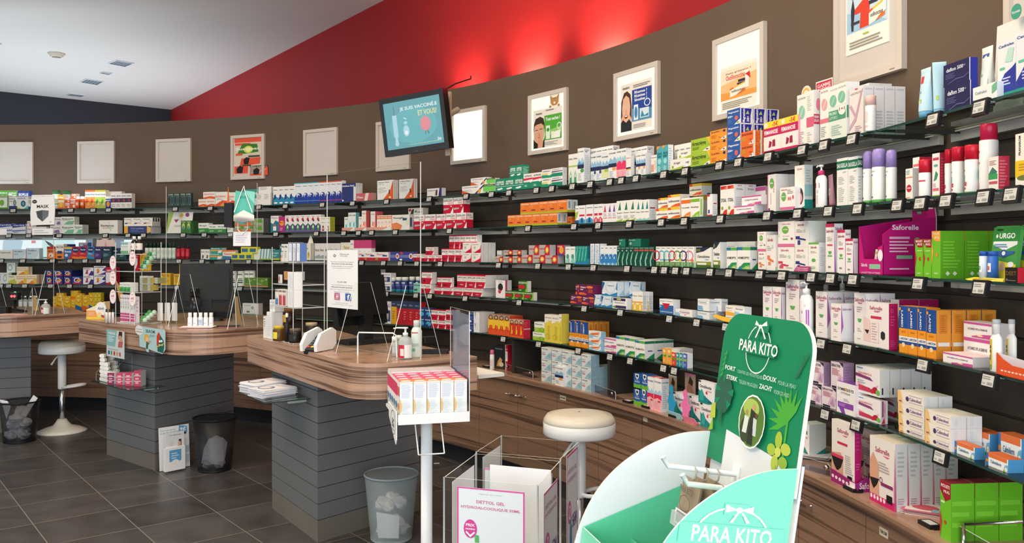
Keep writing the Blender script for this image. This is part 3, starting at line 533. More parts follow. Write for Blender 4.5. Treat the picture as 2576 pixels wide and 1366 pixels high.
# ------------------------------------------------------------------ packages: design table
# name|front|side|top|art   art for the right side after '>', for the top after '^'
DES = {}
SWIRL = 'e .5 .3 .3 .2 '
for ln in '''
isog|5f9e3e|e9ecdf|5f9e3e|r .15 .1 .9 .75 eef2e6;t .5 .85 .8 .1 fff ISOPLUS;e .4 .4 .22 .2 7fb34a
isob|2f3f86|2f3f86|2f3f86|t .5 .8 .8 .14 fff ISOPLUS
isow|eceeee|d9dcdc|f2f2f0|t .4 .82 .7 .13 3a4a80 ISOPLUS;r 0 0 1 .25 2f3f78;e .7 .5 .2 .24 3f6f98;e .7 .5 .12 .15 9fc060;r .05 .6 .4 .66 d8504a
isow2|eceeee|d9dcdc|f2f2f0|t .4 .84 .7 .12 3a4a80 ISOPLUS;e .55 .42 .22 .25 35506a;e .55 .42 .12 .14 58b0c0;p d8d060 0 .2 .35 0 0 0;p 5fc0b0 .6 0 1 .3 1 0
orvit|f0a23a|f3e6c8|f6efe0|r 0 .45 1 .62 fff6e0;t .5 .8 .8 .1 fff VITA;e .5 .3 .3 .18 f7c84a;r 0 0 1 .1 e2702c
redor|e8603a|f2d8c8|eee|r .1 .5 .9 .9 f4efe6;t .5 .7 .7 .2 d8402c BIO;e .7 .25 .2 .16 f8e8d8
ortall|f09a4a|f7f0e6|f3efe6|r 0 .62 1 1 f6f1e8;t .5 .76 .86 .09 33407a Novital;e .4 .4 .28 .12 e2572c;e .65 .25 .22 .1 f7c060;r 0 .9 1 1 ee7a34
gntall|b7c94a|f3f2e4|f3efe6|r 0 .62 1 1 f6f3e4;t .5 .76 .86 .09 33407a Novital;e .4 .38 .24 .12 5f9a3a;e .65 .25 .22 .1 e6ddb0;r 0 .9 1 1 d4c83a
bluor|34448c|e9e6dc|efe9d8|r 0 .8 1 1 eae6d8;e .5 .35 .3 .22 f09a4a;t .5 .66 .8 .1 fff MAGNE
whband|eeece8|dcd9d4|f4f3ef|r 0 .4 1 .68 2b3350;e .5 .53 .28 .1 a03a44;t .5 .83 .8 .1 444 PROFIL;g .1 .08 .9 .3 4 999
blgreen|2e3f33|27352c|3b4a3f|r .08 .15 .45 .85 566a5a;r .55 .15 .92 .85 5c7a86;e .27 .5 .12 .3 1d2a24;e .73 .5 .12 .3 26384a;t .5 .92 .8 .08 cfe0d0 SANODERMA
riopan|f1ede6|f1ede6|f6f4f0|t .5 .66 .82 .22 e2572c RIOPAN;p e2572c 0 0 1 0 1 .28 .6 .38 0 .2;p f0a04a .2 0 .8 0 .6 .2
riopanb|f1ede6|ece8e0|f6f4f0|t .45 .68 .8 .14 e2572c RIOPAN;p e2572c 0 0 1 0 1 .36 .6 .42 0 .14;p f0a04a .3 0 .9 0 .7 .26;g .1 .45 .7 .56 2 999;>T .5 .5 .5 .8 e2572c RIOPAN
plainw|efeeea|e2e2e0|f5f5f2|g .12 .5 .8 .8 3 aaa;r .1 .85 .6 .9 999
plainw2|f1f1ee|e6e8ea|f7f7f4|t .5 .8 .7 .1 7a86a0 Gynaedron;g .12 .2 .85 .6 6 b8bcc4
tealtop|3f9a94|7a2f5a|b04a7a|t .5 .5 .8 .3 fff GAVIS
sterim|efefec|e4eaee|f4f4f2|p 2f8fb8 0 0 1 0 1 .38 .6 .44 .45 .62 0 .34;p 27408a .1 .26 .55 .34 .5 .52 .2 .56;t .5 .82 .7 .06 555 Sterimar;e .5 .1 .34 .05 e8f4f8
sterit|2f93b0|2a88a6|f4f4f2|p efefec 0 1 1 1 1 .66 .5 .5 0 .66;t .5 .86 .7 .06 555 Sterimar;e .5 .1 .34 .05 e8f4f8;g .2 .2 .8 .4 4 bfe0ea
wave|e4ecf0|dfe8ee|6fb0c4|p 2440a0 0 0 1 0 1 .42 .84 .5 .5 .52 .25 .44 0 .3;e .5 .40 .2 .09 e4ecf0;e .56 .36 .14 .06 2440a0;t .5 .84 .7 .05 446 rhinospray;r 0 .12 1 .15 5f9ad0;r 0 .96 1 1 4fb0c4
wavr|e9ecf0|e3e6ee|d8503a|p 2a3a94 0 0 1 0 1 .42 .84 .5 .5 .52 .25 .44 0 .3;e .5 .40 .2 .09 e9ecf0;e .56 .36 .14 .06 2a3a94;t .5 .84 .7 .05 446 rhinospray;r 0 .1 1 .13 c8406a;r 0 .95 1 1 d8503a
patch|2f3a78|e8e8ee|e8e8ee|t .45 .86 .86 .09 fff Diclofenac Patch;e .08 .08 .05 .05 fff;r .78 0 1 .8 3a468a;r .84 .0 1 .8 e4e2e8
redlow|c8626a|d8a0a0|e6d6d2|p ead8d2 .5 0 .7 0 .8 1 .6 1;t .25 .5 .4 .3 f4e8e6 Flex
voltp|f1efec|f4f2ee|f6f4f0|t .4 .9 .7 .07 444 Voltaren Patch;t .25 .79 .36 .06 5aa0c0 140 mg;p e2622c .35 0 .8 .45 1 1 1 0;p f1efec 0 0 .35 .04 .72 .45 .86 .98 0 1 ;t .4 .9 .7 .07 444 Voltaren Patch;t .25 .79 .36 .06 5aa0c0 140 mg;p 23223a .72 .3 .78 .3 .8 .5 .74 .52;g .08 .35 .6 .65 6 bbb;e .8 .12 .07 .05 f4d8c8
volts|f1efec|eceef2|f6f4f0|t .33 .75 .55 .14 444 Voltaren;p 23303a .6 .1 .7 .15 .72 .8 .62 .8;p f0a040 .52 .15 .58 .15 .62 .6 .56 .6;p 39336a .78 0 1 0 1 1 .86 1
advil|f1efec|ece9e4|f6f4f0|t .4 .78 .7 .14 555 voltarenemulgel;p e2622c 0 0 .5 0 .35 .12 0 .5;p 2a2f78 .62 .05 .7 0 1 .75 1 .95;p e8a040 .74 .12 .86 .05 .92 .5 .8 .5;g .1 .3 .5 .5 3 aab
grsale|6fd060|d8dccf|dfe0d6|r 0 .78 1 1 44483c;t .5 .88 .8 .14 9fe080 ALLERGO;r 0 0 1 .16 d8d8cc;e .3 .08 .1 .06 444
aspft|1f8a6c|25a07c|2fa885|t .5 .73 .8 .16 fff ASPIRINE;t .5 .56 .8 .13 fff FAST TABS;r 0 .36 1 .40 b8d8cc;e .4 .18 .24 .07 e8f2ee;e .62 .22 .16 .06 f4faf8;>g .1 .15 .9 .85 6 bfe2d4
aspred|f0efec|e6e6e2|f4f4f0|r 0 0 1 .45 1f8a6c;t .5 .84 .8 .12 666 ASPIRINE;p d8304a 0 .55 1 .62 1 .72 0 .7;e .8 .5 .12 .1 f6f6f6;g .1 .14 .5 .3 2 cfe6dc
aspyel|f0efec|e6e6e2|f4f4f0|r 0 0 1 .36 1f9a6c;t .5 .78 .8 .16 666 ASPIRINE C;p e8d04a 0 .4 1 .5 1 .58 0 .56;e .75 .42 .2 .16 f2eed0
aspc|f0efec|eceef0|f4f4f0|r 0 0 1 .42 1f8a6c;t .45 .82 .8 .15 888 ASPIRINE C;p 6a4a86 0 .5 1 .58 1 .66 0 .66;>r .35 .2 .6 .7 d8dce0
gperson|eeede8|e6e8e8|f4f4f0|t .5 .84 .8 .06 333 Otrivine;p 9fc9ac .1 0 .9 0 .8 .3 .5 .46 .2 .3;p 2f8a6a .3 0 .7 0 .64 .22 .5 .3 .36 .22;e .5 .27 .14 .05 d8e6dc;r 0 .57 1 .62 a8c86a
physb|eff0f0|e8ecf2|f4f4f2|t .5 .9 .86 .035 444 PHYSIOMER;p a9d0e4 0 .58 .25 .72 .5 .62 .75 .74 1 .64 1 .5 0 .5;p 5f9cc8 0 .54 .3 .64 .6 .55 1 .6 1 .5 0 .5;r 0 .42 1 .53 232c52;e .72 .36 .28 .06 4fa04a;g .1 .08 .7 .3 6 aab8c4;>r .2 .88 .5 .9 333;>t .45 .93 .7 .03 777 PHYSIOMER;>g .15 .1 .85 .8 14 c4ccd8
physn|e6ecf0|e8ecf2|f4f4f2|t .5 .87 .86 .05 444 PHYSIOMER;p 8fbfdc 0 .56 .25 .74 .5 .62 .75 .74 1 .64 1 .46 0 .46;r 0 .38 1 .52 232c5a;e .8 .32 .2 .06 3f4f78;g .1 .06 .8 .28 5 9fb8d0
physg|e6ecf0|e8ecf2|f4f4f2|t .5 .88 .86 .05 444 PHYSIOMER;p 8fbfdc 0 .56 .25 .74 .5 .62 .75 .74 1 .64 1 .5 0 .5;r 0 .42 1 .54 232c52;r 0 .1 1 .4 dfe6b0;e .7 .36 .3 .06 a4c44a
physo|eff0f0|e8ecf2|f4f4f2|t .5 .9 .86 .05 444 PHYSIOMER;p 8fbfdc 0 .6 .25 .76 .5 .66 .75 .78 1 .68 1 .54 0 .54;r 0 .42 1 .55 232c52;e .7 .36 .24 .06 f0a05a;g .1 .08 .7 .3 6 b4bcc8
physp|eff0f0|e8ecf2|f4f4f2|t .5 .9 .86 .05 444 PHYSIOMER;p a4cfe0 0 .6 .25 .76 .5 .66 .75 .78 1 .68 1 .54 0 .54;p e83a6a 0 .3 1 .3 1 .56 .5 .6 0 .5;p f4b0bc 0 0 1 0 1 .3 0 .3;g .1 .06 .8 .24 5 e88aa0
physw|f0f0ee|eceef0|f5f5f3|t .5 .88 .86 .05 d8504a PHYSIOLOGICA;r 0 .38 1 .46 2b2d4a;p f0b060 0 .3 1 .34 1 .4 0 .38;g .1 .08 .8 .28 4 b4bcc8
physr|ecebe8|efeeee|f4f4f2|r .0 .1 .5 .5 d8a090;r .6 .2 .9 .7 e6c8b8;t .5 .86 .86 .05 555 PHYSIO
arnic|4fb0bc|eef2f6|f0a04a|t .5 .72 .8 .12 0f5a6a Arni;t .5 .62 .8 .12 0f5a6a calor;p f0a040 0 1 .7 1 .3 .92 0 .86;e .5 .42 .3 .1 a4dce0;g .2 .05 .8 .25 4 d8f0f2;>g .1 .1 .9 .9 9 b8d0e0
arnigel|eeece6|e9ebee|f4f4f0|t .5 .6 .5 .3 666 Arnigel;p a8c43a 0 0 1 0 1 .3 .4 .14 0 .1;e .2 .3 .08 .14 8fb030
arnic2|a4c43a|9fb83a|eee|t .42 .66 .74 .3 23301a Arnicrème;p f0c040 .8 1 1 1 1 .5;p f4f4ea .6 0 1 0 1 .3 .84 .22;e .86 .12 .07 .06 666;g .08 .18 .5 .4 2 5f7a20;r 0 .45 1 .47 96b52e
dapis|f09a34|f0b060|eee|t .33 .82 .5 .14 5a1f3a DAPIS;e .88 .8 .08 .12 2a2f5a;p f6f2ea .62 0 1 0 1 .3 .84 .22;e .86 .12 .07 .06 666;p 8a4a20 .52 .3 .56 .3 .68 .14 .66 .12;g .08 .2 .45 .55 4 d87a20;t .66 .8 .2 .1 d8803a gel 2
magn|2c5aa8|efeff4|eef|t .5 .8 .8 .14 f0f2f8 Magnesium;t .25 .55 .4 .13 f0f2f8 300+;e .72 .4 .13 .14 d86a5a;p eef0f4 .55 0 1 0 1 .3 .84 .2;e .84 .1 .09 .05 8fb030;g .1 .1 .5 .35 4 5f86c8;>p 2a2a9a .08 .04 .8 .04 .8 .5 .9 .96 .08 .96;>T .3 .5 .26 .86 fff Magnesium;>p a8d86a .42 .6 .7 .6 .6 .84;>T .6 .3 .2 .36 fff 300+
sport|e8702c|ee7a30|f3ede4|t .5 .78 .86 .17 7a1f1a SPORTENINE;p f6f2ea .62 0 1 0 1 .3 .84 .18;e .86 .12 .07 .06 666;g .1 .3 .45 .6 4 b8c030;t .78 .36 .2 .12 c8301a 100;>r .0 .0 .3 1 f3ede4;>g .3 .1 .9 .9 6 c85a20
feman|f0e6e2|e3a0b4|f4e04a|r 0 .80 1 1 f0d83a;t .68 .9 .34 .14 c8203a -5€;e .15 .9 .1 .08 f6ead0;r 0 .54 1 .8 c81f5a;t .45 .66 .8 .13 fff FEMANNOSE;p a01f4a .3 .18 .44 .2 .5 .34 .36 .4;p a01f4a .52 .2 .7 .2 .68 .42 .54 .4;r 0 0 1 .09 c81f5a
lactg|ecebe6|f1f1f2|f6f6f4|t .5 .92 .8 .035 888 LACTACYD;e .5 .66 .34 .13 8fc4b0;p b8dcd0 .3 .58 .36 .56 .74 .74 .7 .77;g .12 .06 .8 .3 7 aaa
lactp|ecebe6|f2f2f4|f6f6f4|g .1 .64 .7 .92 8 c4c0bc;r 0 .34 1 .52 d8607e;>r 0 .38 1 .56 d03a64;>t .5 .51 .8 .05 fff PROMO;>t .5 .44 .8 .05 fff DUO;>e .8 .74 .4 .11 e48ca0;g .1 .06 .7 .26 5 c4c0bc
lactr|ecebe6|f1f1f2|f6f6f4|t .5 .94 .8 .035 888 LACTACYD;e .5 .7 .34 .11 e0a4a4;p f0d0cc .3 .64 .36 .62 .74 .76 .7 .79;r 0 .36 1 .44 e07a88;g .1 .1 .85 .3 6 aaa
lactg2|dfe8e0|f4f4f6|f6f6f4|p ecebe6 0 .6 1 .62 1 1 0 1;t .3 .92 .4 .03 888 LACTACYD;t .76 .93 .4 .03 888 LACTACYD;e .25 .72 .2 .11 7fbca4;e .73 .75 .2 .11 7fbca4;p a4d4c0 .15 .66 .19 .64 .36 .78 .32 .8;p a4d4c0 .62 .68 .66 .66 .84 .81 .8 .83;r 0 .36 .95 .54 4f9a7a;t .25 .49 .44 .06 cfe6da PROMO;t .27 .41 .44 .05 cfe6da LOT DE 2;e .76 .52 .2 .09 f2efe8;t .76 .54 .3 .06 8a1f4a 1+1;>r 0 .36 .14 .58 4f9a7a;g .15 .08 .85 .28 5 b0c8bc
lactx|e6dfdc|f3f3f6|f6f6f4|t .5 .88 .8 .045 888 LACTACYD;r .4 .95 .6 .98 d8506a;p c9a4b4 .0 .62 .14 .66 .52 .4 .42 .36;p c9a4b4 .84 .9 1 .96 .5 .3 0 .12 0 .2 .4 .38;g .4 .04 .95 .2 4 c8a0b0;>t .5 .93 .7 .03 aab LACTACYD;>g .15 .12 .85 .5 6 ccd0da
dafl|1f2150|2a35a4|d8d4cc|t .45 .72 .66 .17 dfe4f0 daflon 500;t .8 .74 .12 .06 9fa8c8 mg;g .1 .3 .5 .55 4 5a6090;p 6a74b0 .2 .08 .5 .22 .8 .2 1 .34 1 .36 .8 .23 .5 .25 .2 .1;>r 0 0 .12 1 e6e4de
cedlow|eceeee|eceeee|f6f6f6|t .35 .6 .5 .2 8fa8a8 Cedralex;p 6fb890 .8 .3 1 .5 1 1 .8 .8
ced|e4e8ea|dfe4e8|f6f6f6|t .48 .92 .86 .05 2f4a94 Cedralex;p 27389a 0 0 1 0 1 .56 .82 .5 .4 .42 0 .2;r 0 .02 1 .08 1f9a88;p b8dcd0 .4 .62 .8 .6 .9 .84 .6 .86;r .12 .5 .4 .54 5fc4a0;g .3 .2 .8 .36 3 c8d4f0;>p 27389a 0 0 1 0 1 .6 0 .5
blucap|e4e6ea|dcdfe6|eee|p 33449a 0 .6 1 .75 1 1 0 1;p 6f80c8 0 .2 1 .3 1 .42 0 .36;t .5 .85 .8 .14 fff Ca+D3;g .1 .05 .6 .2 2 99a
pinkc|eee9ea|e0dcdc|f4f2f0|t .35 .66 .6 .2 a04a6a Nutri;p c8405a .4 .1 .6 .1 .66 .5 .46 .5;r 0 .0 1 .1 d8b8c0
purpg|e4e2e6|d4d2d6|eee|t .5 .72 .8 .16 6a5a7a Prosta;p 8a6aa0 .3 .1 .9 .1 .8 .5 .4 .4
rennie|eaf0ea|dfe6e0|f4f4f0|t .5 .74 .86 .16 2a3a34 Rennie;p 7ac49a .2 .05 .9 .05 1 .5 .5 .45;r .1 .56 .7 .6 555;>g .1 .1 .9 .9 5 b8c8be
revita|f2f1ec|eae9e4|f7f7f3|t .45 .6 .7 .17 333 Revitalose;r .2 .4 .5 .44 e2702c;r .5 .4 .65 .44 3f86c8;r .65 .4 .76 .44 a8c43a;p 3fa04a .6 .32 .64 .32 .64 .24 .6 .24;p f0a030 .5 .78 .56 .78 .54 .9
nacyst|f1f0ec|e6e6e4|f6f6f2|t .4 .8 .7 .17 444 N-Cystine;p 33404a .1 .25 .4 .3 .44 .4 .1 .4;p f0a030 .5 .3 .8 .32 .8 .38 .5 .42;p 6fb0c8 .6 .55 .9 .6 .8 .66;>r .1 .55 .25 .95 222;>r .4 .55 .55 .95 222;>r .7 .55 .85 .95 222
navybar|39467e|e4e8f0|5a6698|r 0 0 .14 1 f0b040;t .5 .7 .5 .22 9fa8d0 Circulax;p f0c060 .86 0 1 .2 1 .8 .86 1;g .25 .2 .75 .5 2 6f7ab0
glg|3f7a34|356e30|5a9a44|e .5 .55 .26 .26 d8dc6a;p 4f90a0 .3 .3 .7 .3 .6 .6 .4 .6;t .5 .88 .7 .1 e6e8c8 Vitalg;>r .1 .1 .3 .9 4a9040
gwbox|f0f1ec|e4e8e2|f4f5f0|r 0 0 1 .48 3f8a44;t .45 .72 .66 .2 557a5a Movigel;p 8fc08a .1 .1 .6 .2 .6 .34 .1 .3;>r .0 .0 1 .48 3f8a44
orgn|9aa88a|8a9284|c8d0a8|p e2703a .1 .05 .7 .0 .9 .3 .6 .5 .2 .4;p 5f9a30 .5 .5 1 .5 1 .9 .4 .8;r 0 .86 1 1 e86a30;t .4 .7 .6 .12 fff DRILL
gngr|a4ac98|666c6e|b8c090|p 5f9a30 .3 .3 .9 .35 .8 .85 .2 .7;p 8ab04a .0 .0 .5 .1 .4 .3;t .5 .9 .8 .1 4a5a30 DRILL
tealpic|f0f0ee|e6e6e4|f4f4f2|p 1f7f90 0 0 1 0 1 .62 .6 .72 .3 .5 0 .6;r .3 .1 .7 .36 f2f0ec;e .5 .42 .14 .07 d8503a;t .5 .86 .8 .1 8a4a6a Physio
magor|b82f78|a82a6e|c84a8a|e .5 .58 .36 .17 f0a040;t .5 .62 .6 .07 7a2a1a Bron;g .2 .1 .7 .3 3 e8b0c8;r .6 .05 .9 .2 7a3a9a
figs|f1eeee|ece8ea|f6f4f4|p 5a3f8a 0 0 1 0 1 .36 .5 .52 0 .36;r 0 0 1 .1 7a5aa0;p 3f9a4a .3 .08 .7 .08 .78 .24 .68 .42 .5 .5 .32 .42 .22 .24;e .5 .3 .14 .09 d8f0d0;e .46 .74 .22 .1 c8304a;e .6 .66 .12 .06 333;t .5 .9 .6 .05 555 Toux
figr|f1f0ea|eceae4|f6f4ee|t .5 .88 .7 .07 555 Siroxyl;t .5 .62 .8 .05 444 CARBO;p 8a1f2a .25 .05 .75 .05 .7 .3 .58 .42 .42 .42 .3 .3;e .5 .2 .12 .09 f0d8d0;>r 0 0 1 1 d0cc3a;>g .2 .1 .9 .9 6 a8a83a
tealw|eaf0ee|6fc0cc|f0f2f2|t .5 .85 .8 .08 444 VITA-NEEN;p 5fb8c0 .1 .1 .9 .1 .8 .5 .3 .55;o .5 .34 .3 .2 .3 e4f4f4
pinkw|f1ebe8|e0606a|f4f0ee|t .5 .85 .8 .08 c8504a VITA;p e8806a .2 .1 .9 .1 .9 .45 .3 .5;o .5 .34 .26 .18 .3 f8e8e4
orw|f2ece6|e07a5a|f4f0ee|r 0 .75 1 .95 e88a5a;t .5 .85 .86 .07 fff VITA;o .5 .4 .3 .2 .3 e8a080;t .5 .12 .7 .06 999 gel
flexag|f1ede8|e8e4de|f4f0ee|t .4 .78 .6 .14 333 Flexagile;p e88a5a 0 .0 .5 .0 .6 .3 .3 .5 0 .44;r .62 .62 .86 .78 2f5a8a;e .9 .5 .1 .2 dfe8c8;>r .1 .2 .6 .8 4a5a94
flexag2|e6e0d8|d8d2ca|f4f0ee|e .12 .7 .1 .2 b83a3a;p 3a3a34 .15 .1 .35 .1 .4 .8 .3 .9 .2 .5;t .68 .4 .5 .2 222 Flexagile;p 5f8a5a .45 .4 .5 .3 .6 .6 .5 .7
tray|eeeae6|e4e0dc|f4f2f0|p e8a08a 0 0 .6 0 .9 1 0 1;g .1 .3 .8 .7 2 bbb
daff|c8173a|c8173a|d02440|r 0 .56 .96 1 f2efec;t .45 .83 .84 .15 23262e DAFALGAN;t .68 .65 .42 .12 d8304a FORTE;p f2efec .72 0 1 0 1 .4;t .78 .46 .14 .12 fff 1g;p b8b4b8 .04 .26 .1 .2 .55 .26 .6 .34 .1 .34;>r 0 .56 1 1 f2efec;>t .4 .84 .7 .1 555 DAFALGAN;>t .7 .7 .5 .09 d8304a FORTE
daf|c8173a|f2f0ee|d02440|r 0 .5 1 .92 f2efec;r 0 .92 1 1 c8173a;t .45 .77 .84 .17 23262e DAFALGAN;p f2efec .8 0 1 0 1 .5;e .22 .22 .1 .09 23262e;r .2 .17 .6 .27 8a0f2a;g .6 .55 .95 .64 1 d8304a
dafsm|c8173a|f2f0ee|d02440|r 0 .5 1 .95 f2efec;t .48 .76 .8 .18 555 DAFALGAN;t .66 .58 .4 .12 d8304a 500;p f2efec .8 0 1 0 1 .5;e .25 .25 .1 .1 23262e
dafplus|c8173a|f2f0ee|d02440|r 0 .46 1 .9 f2efec;t .5 .77 .92 .18 23262e DAFALGAN;t .5 .57 .92 .1 a8b060 PLUS CAFEINE;p f2efec .84 0 1 0 1 .46;e .28 .2 .1 .1 23262e;r .26 .16 .66 .24 e8a0a8;>g .1 .1 .9 .3 2 e4e2e0
dafw|efeae6|f2f2f2|f4f2f0|p c8173a .2 .0 1 .0 1 .9 .9 .4;t .4 .8 .6 .09 777 perdolan;e .3 .5 .12 .14 c4bcb8;r .1 .08 .25 .12 d8304a;>r .3 .2 .45 .9 e0e2e6
spid|ea7a2a|ea7a2a|ee8a3a|r 0 0 1 .17 b4b430;t .5 .86 .86 .13 f8e6d0 SPIDIFEN;r .2 .3 .62 .38 7a1f4a;g .12 .5 .5 .75 3 f4a860
spidw|ea7a2a|f0f0ee|ee8a3a|r 0 0 1 .17 b4b430;t .5 .86 .86 .13 f8e6d0 SPIDIFEN;r .2 .3 .62 .38 7a1f4a;g .12 .5 .5 .75 3 f4a860;>r 0 0 1 .17 b4b430;>r .2 .3 .6 .85 8fb0c0
otri|eff0f0|e6e8ec|f4f4f2|t .5 .84 .8 .07 444 Otrivine;r .1 .4 .9 .5 d0304a;p 4fa0c8 0 0 1 0 1 .2 .5 .34 0 .2;p 27509a .3 .05 .7 .05 .6 .3 .4 .3
otrg|eff0ec|e6e8ec|f4f4f2|t .5 .84 .8 .07 444 Otrivine;p a4c44a 0 .2 .6 .4 .9 .7 0 .6;p 27509a 0 0 1 0 1 .2 0 .2
otrr|eff0f0|e6e8ec|f4f4f2|t .5 .84 .8 .07 444 Otrivine;r .1 .4 .9 .52 d0304a;p e04a5a 0 0 1 0 1 .2 .5 .34 0 .2;p f4f0f0 .4 .02 .6 .02 .6 .24 .4 .24
tripur|f1f0f2|eae8ec|f4f4f2|p 6a4a9a .2 .55 .7 .55 .5 .95;r .1 .22 .9 .25 d0406a;g .15 .3 .85 .5 3 aab
trired|f1f0f2|eae8ec|f4f4f2|p c8506a .2 .55 .7 .55 .5 .95;r .1 .22 .9 .25 d0406a;g .15 .3 .85 .5 3 aab
trigre|f1f1ec|eceeea|f4f4f2|p 2a7a5a .25 .55 .7 .55 .56 .95;p a4c43a 0 0 .8 0 1 .16 .6 .1 0 .05;t .5 .42 .8 .05 555 Rhinathiol;g .15 .14 .85 .3 3 aaa
triteal|f1f1ec|eceef0|f4f4f2|p 1f8a84 .25 .55 .8 .55 .6 .95;p 8fcfc8 0 0 1 0 1 .14 .5 .07 0 .1;t .5 .42 .8 .05 555 Rhinathiol;>r .1 .56 .7 .62 b02a3a;>g .1 .1 .8 .5 6 bcc
oscil|f4f1ea|eceae4|f6f4f0|r 0 .8 1 1 f0c83a;p e2502c 0 .8 .3 .8 .2 1 0 1;t .5 .5 .9 .18 444 oscillococcinum;p e8602c .2 .06 1 .06 1 .32 .6 .26;p f0c83a .0 .0 .6 .0 1 .06 .3 .06
oscilg|f0e9d6|dcdcd6|f2efe8|r 0 .8 1 1 e8c03a;p e2502c 0 .8 .3 .8 .2 1 0 1;t .5 .5 .9 .18 444 oscillococcinum;p e8602c .2 .06 1 .06 1 .32 .6 .26;e .85 .12 .1 .06 c83a2a;>r 0 .8 1 1 d8b83a;>e .7 .12 .2 .08 555
coryz|f4f2ec|eceae4|f6f4f0|r 0 .72 1 .9 e8702c;t .48 .5 .84 .1 444 Coryzalia;p ee8a3a .1 .02 1 .02 1 .3 .6 .22;t .75 .08 .3 .05 fff BOIRON
rhinal|f4f2ec|f0f4ea|f6f4f0|r 0 .76 1 .92 7fb83a;t .48 .5 .84 .1 444 Rhinallergy;p 8fc43a .1 .02 1 .02 1 .3 .6 .22;t .75 .08 .3 .05 fff BOIRON;>r .2 .1 .7 .9 a8d86a
whred|f3f1f0|f3f1f2|f6f4f2|r 0 .9 .5 1 c8304a;p 2a4a9a .2 .14 .5 .14 .5 .3 .2 .3;r .0 0 1 .08 c8304a;>r .2 .55 .8 .6 c8304a;>g .1 .1 .9 .5 5 c8ccd4
stodal|f2f0ec|eceef2|f4f2ee|r .05 .86 .95 .97 d02a2a;p e8702c .4 .86 .95 .86 .95 .97;t .5 .5 .8 .12 4a4a4a STODAL;p d83a2a .2 .0 1 .0 1 .2 .6 .16;e .3 .24 .16 .06 8fb03a;p c8d06a .0 .0 .3 .0 .2 .1;>r .3 .94 .7 .96 c02a3a;>t .5 .84 .6 .06 777 STODAL;>g .1 .1 .9 .6 8 c4c8d0
homeo|f3eff0|e6e2e4|f4e4ea|r 0 .84 1 .98 c8589a;t .5 .55 .7 .14 8a7a86 HOMEOPLASMINE;p c8589a .3 .02 1 .02 1 .3 .7 .26 .3 .1;e .6 .16 .1 .06 f0d8a0
safpink|f2edea|f3f1f1|f4e4e8|r 0 0 .08 1 e48ca4;e .5 .76 .26 .14 6fae5a;t .5 .77 .34 .05 fff bio;T .75 .66 .12 .3 c880a0 Saforelle;T .4 .35 .1 .3 8fa08a coton;r .1 .05 .3 .1 a03060
safsq|f3eeea|f3f1f1|f4ece8|t .28 .9 .4 .07 c8607a Saforelle;e .25 .6 .16 .2 6fae5a;t .25 .61 .22 .06 fff bio;r 0 .02 1 .14 d8709a;e .58 .5 .05 .08 e0707a;e .7 .5 .05 .08 e0707a;e .88 .55 .05 .09 c85a6a;g .5 .7 .9 .9 3 a8a0a0
tealov|efece6|dfe8e8|f4f2ee|t .5 .92 .5 .05 d08a9a Saforelle;e .5 .3 .4 .2 3a2a2e;e .52 .26 .26 .12 d8a0a8;o .5 .3 .48 .28 .16 f4f0ec;p 1f9088 0 0 1 0 1 .08 .6 .02 .2 .06 0 .2;>r 0 0 1 .22 1f9088;>r 0 .3 1 .56 9fd0d4;>g .15 .6 .85 .9 5 b8c4c8
saug|eeedea|f3f4f6|f4f4f0|r 0 .76 1 .94 15704e;t .5 .845 .96 .09 e8f2ea SAUGELLA;t .7 .7 .3 .02 555 ACTI;g .15 .45 .7 .62 5 bbb;g .15 .08 .7 .4 8 c4c4c4;>r 0 .76 1 .95 15704e;>t .5 .86 .9 .1 fff SAU;>g .1 .1 .8 .6 8 c4ccd0
puress|f1efea|f1f0ee|f4f2ee|r 0 .7 1 .73 e8804a;e .5 .36 .36 .12 c8243a;t .5 .37 .5 .05 fff 100;g .1 .8 .8 .95 3 9aa;r .1 .05 .6 .08 e8a07a
puresr|f1efea|d8304a|e85a6a|r .1 .78 .9 .84 e06a7a;p 6fc0b0 .1 .66 .9 .6 .9 .74 .1 .74;r .05 .38 .95 .52 c8243a;t .5 .45 .7 .08 fff PURESS;e .5 .24 .36 .08 f0c4c8;r .2 .0 .9 .05 7fae4a
puresg|f1efea|b02a44|eac0c0|r .1 .84 .9 .9 c8445a;p 3f8a6a .2 .36 .5 .6 .8 .52 .6 .4;e .5 .72 .3 .03 5fb0a0;r .1 .14 .9 .2 d86a7a;r 0 0 1 .04 8fb84a;g .1 .22 .7 .32 3 aaa;>g .2 .1 .9 .9 12 c84a60
puresb|ecebe6|e0405a|e06070|p 3f7a6a .0 .5 .4 .7 .9 .55 .5 .44;r .0 .34 .9 .5 3f9a5a;r .05 .2 .9 .28 c85a6a;g .1 .75 .8 .9 3 b88;>r .0 0 1 .04 fff;>g .1 .1 .9 .9 9 f08a9a
prana|f0ece0|e8e4d8|f2eee4|r 0 .2 1 .5 e8c02a;T .25 .78 .12 .36 333 PRANAROM;e .5 .18 .4 .05 6a7a3a;g .2 .3 .8 .45 3 b89020
lans|e9e8e4|dcdcda|f2f2f0|t .55 .7 .6 .2 444 Lansoyl;e .0 .45 .1 .3 3a2a2a
lblu|cfe2ec|c4d8e2|e8eff2|t .45 .78 .66 .14 3a4a8a NovaBisoc;p e8f0f4 .7 0 1 0 1 .6;g .1 .4 .5 .6 2 9ab;r 0 0 .05 1 d890a8
imod|e8803a|e07a3a|f0c8a0|r 0 .8 1 1 b8341f;t .5 .62 .7 .14 5a1f1a IMODIUM;e .5 .3 .3 .18 f4e2c8;p 7a3a2a .3 .2 .5 .2 .5 .4
imodi|f0ece6|e8dcc8|f4f0ea|r 0 0 1 .5 e8862f;t .5 .82 .8 .14 6a6a74 IMODIUM;r .2 .36 .8 .56 2f3f7a;e .5 .14 .3 .07 2b2d3a
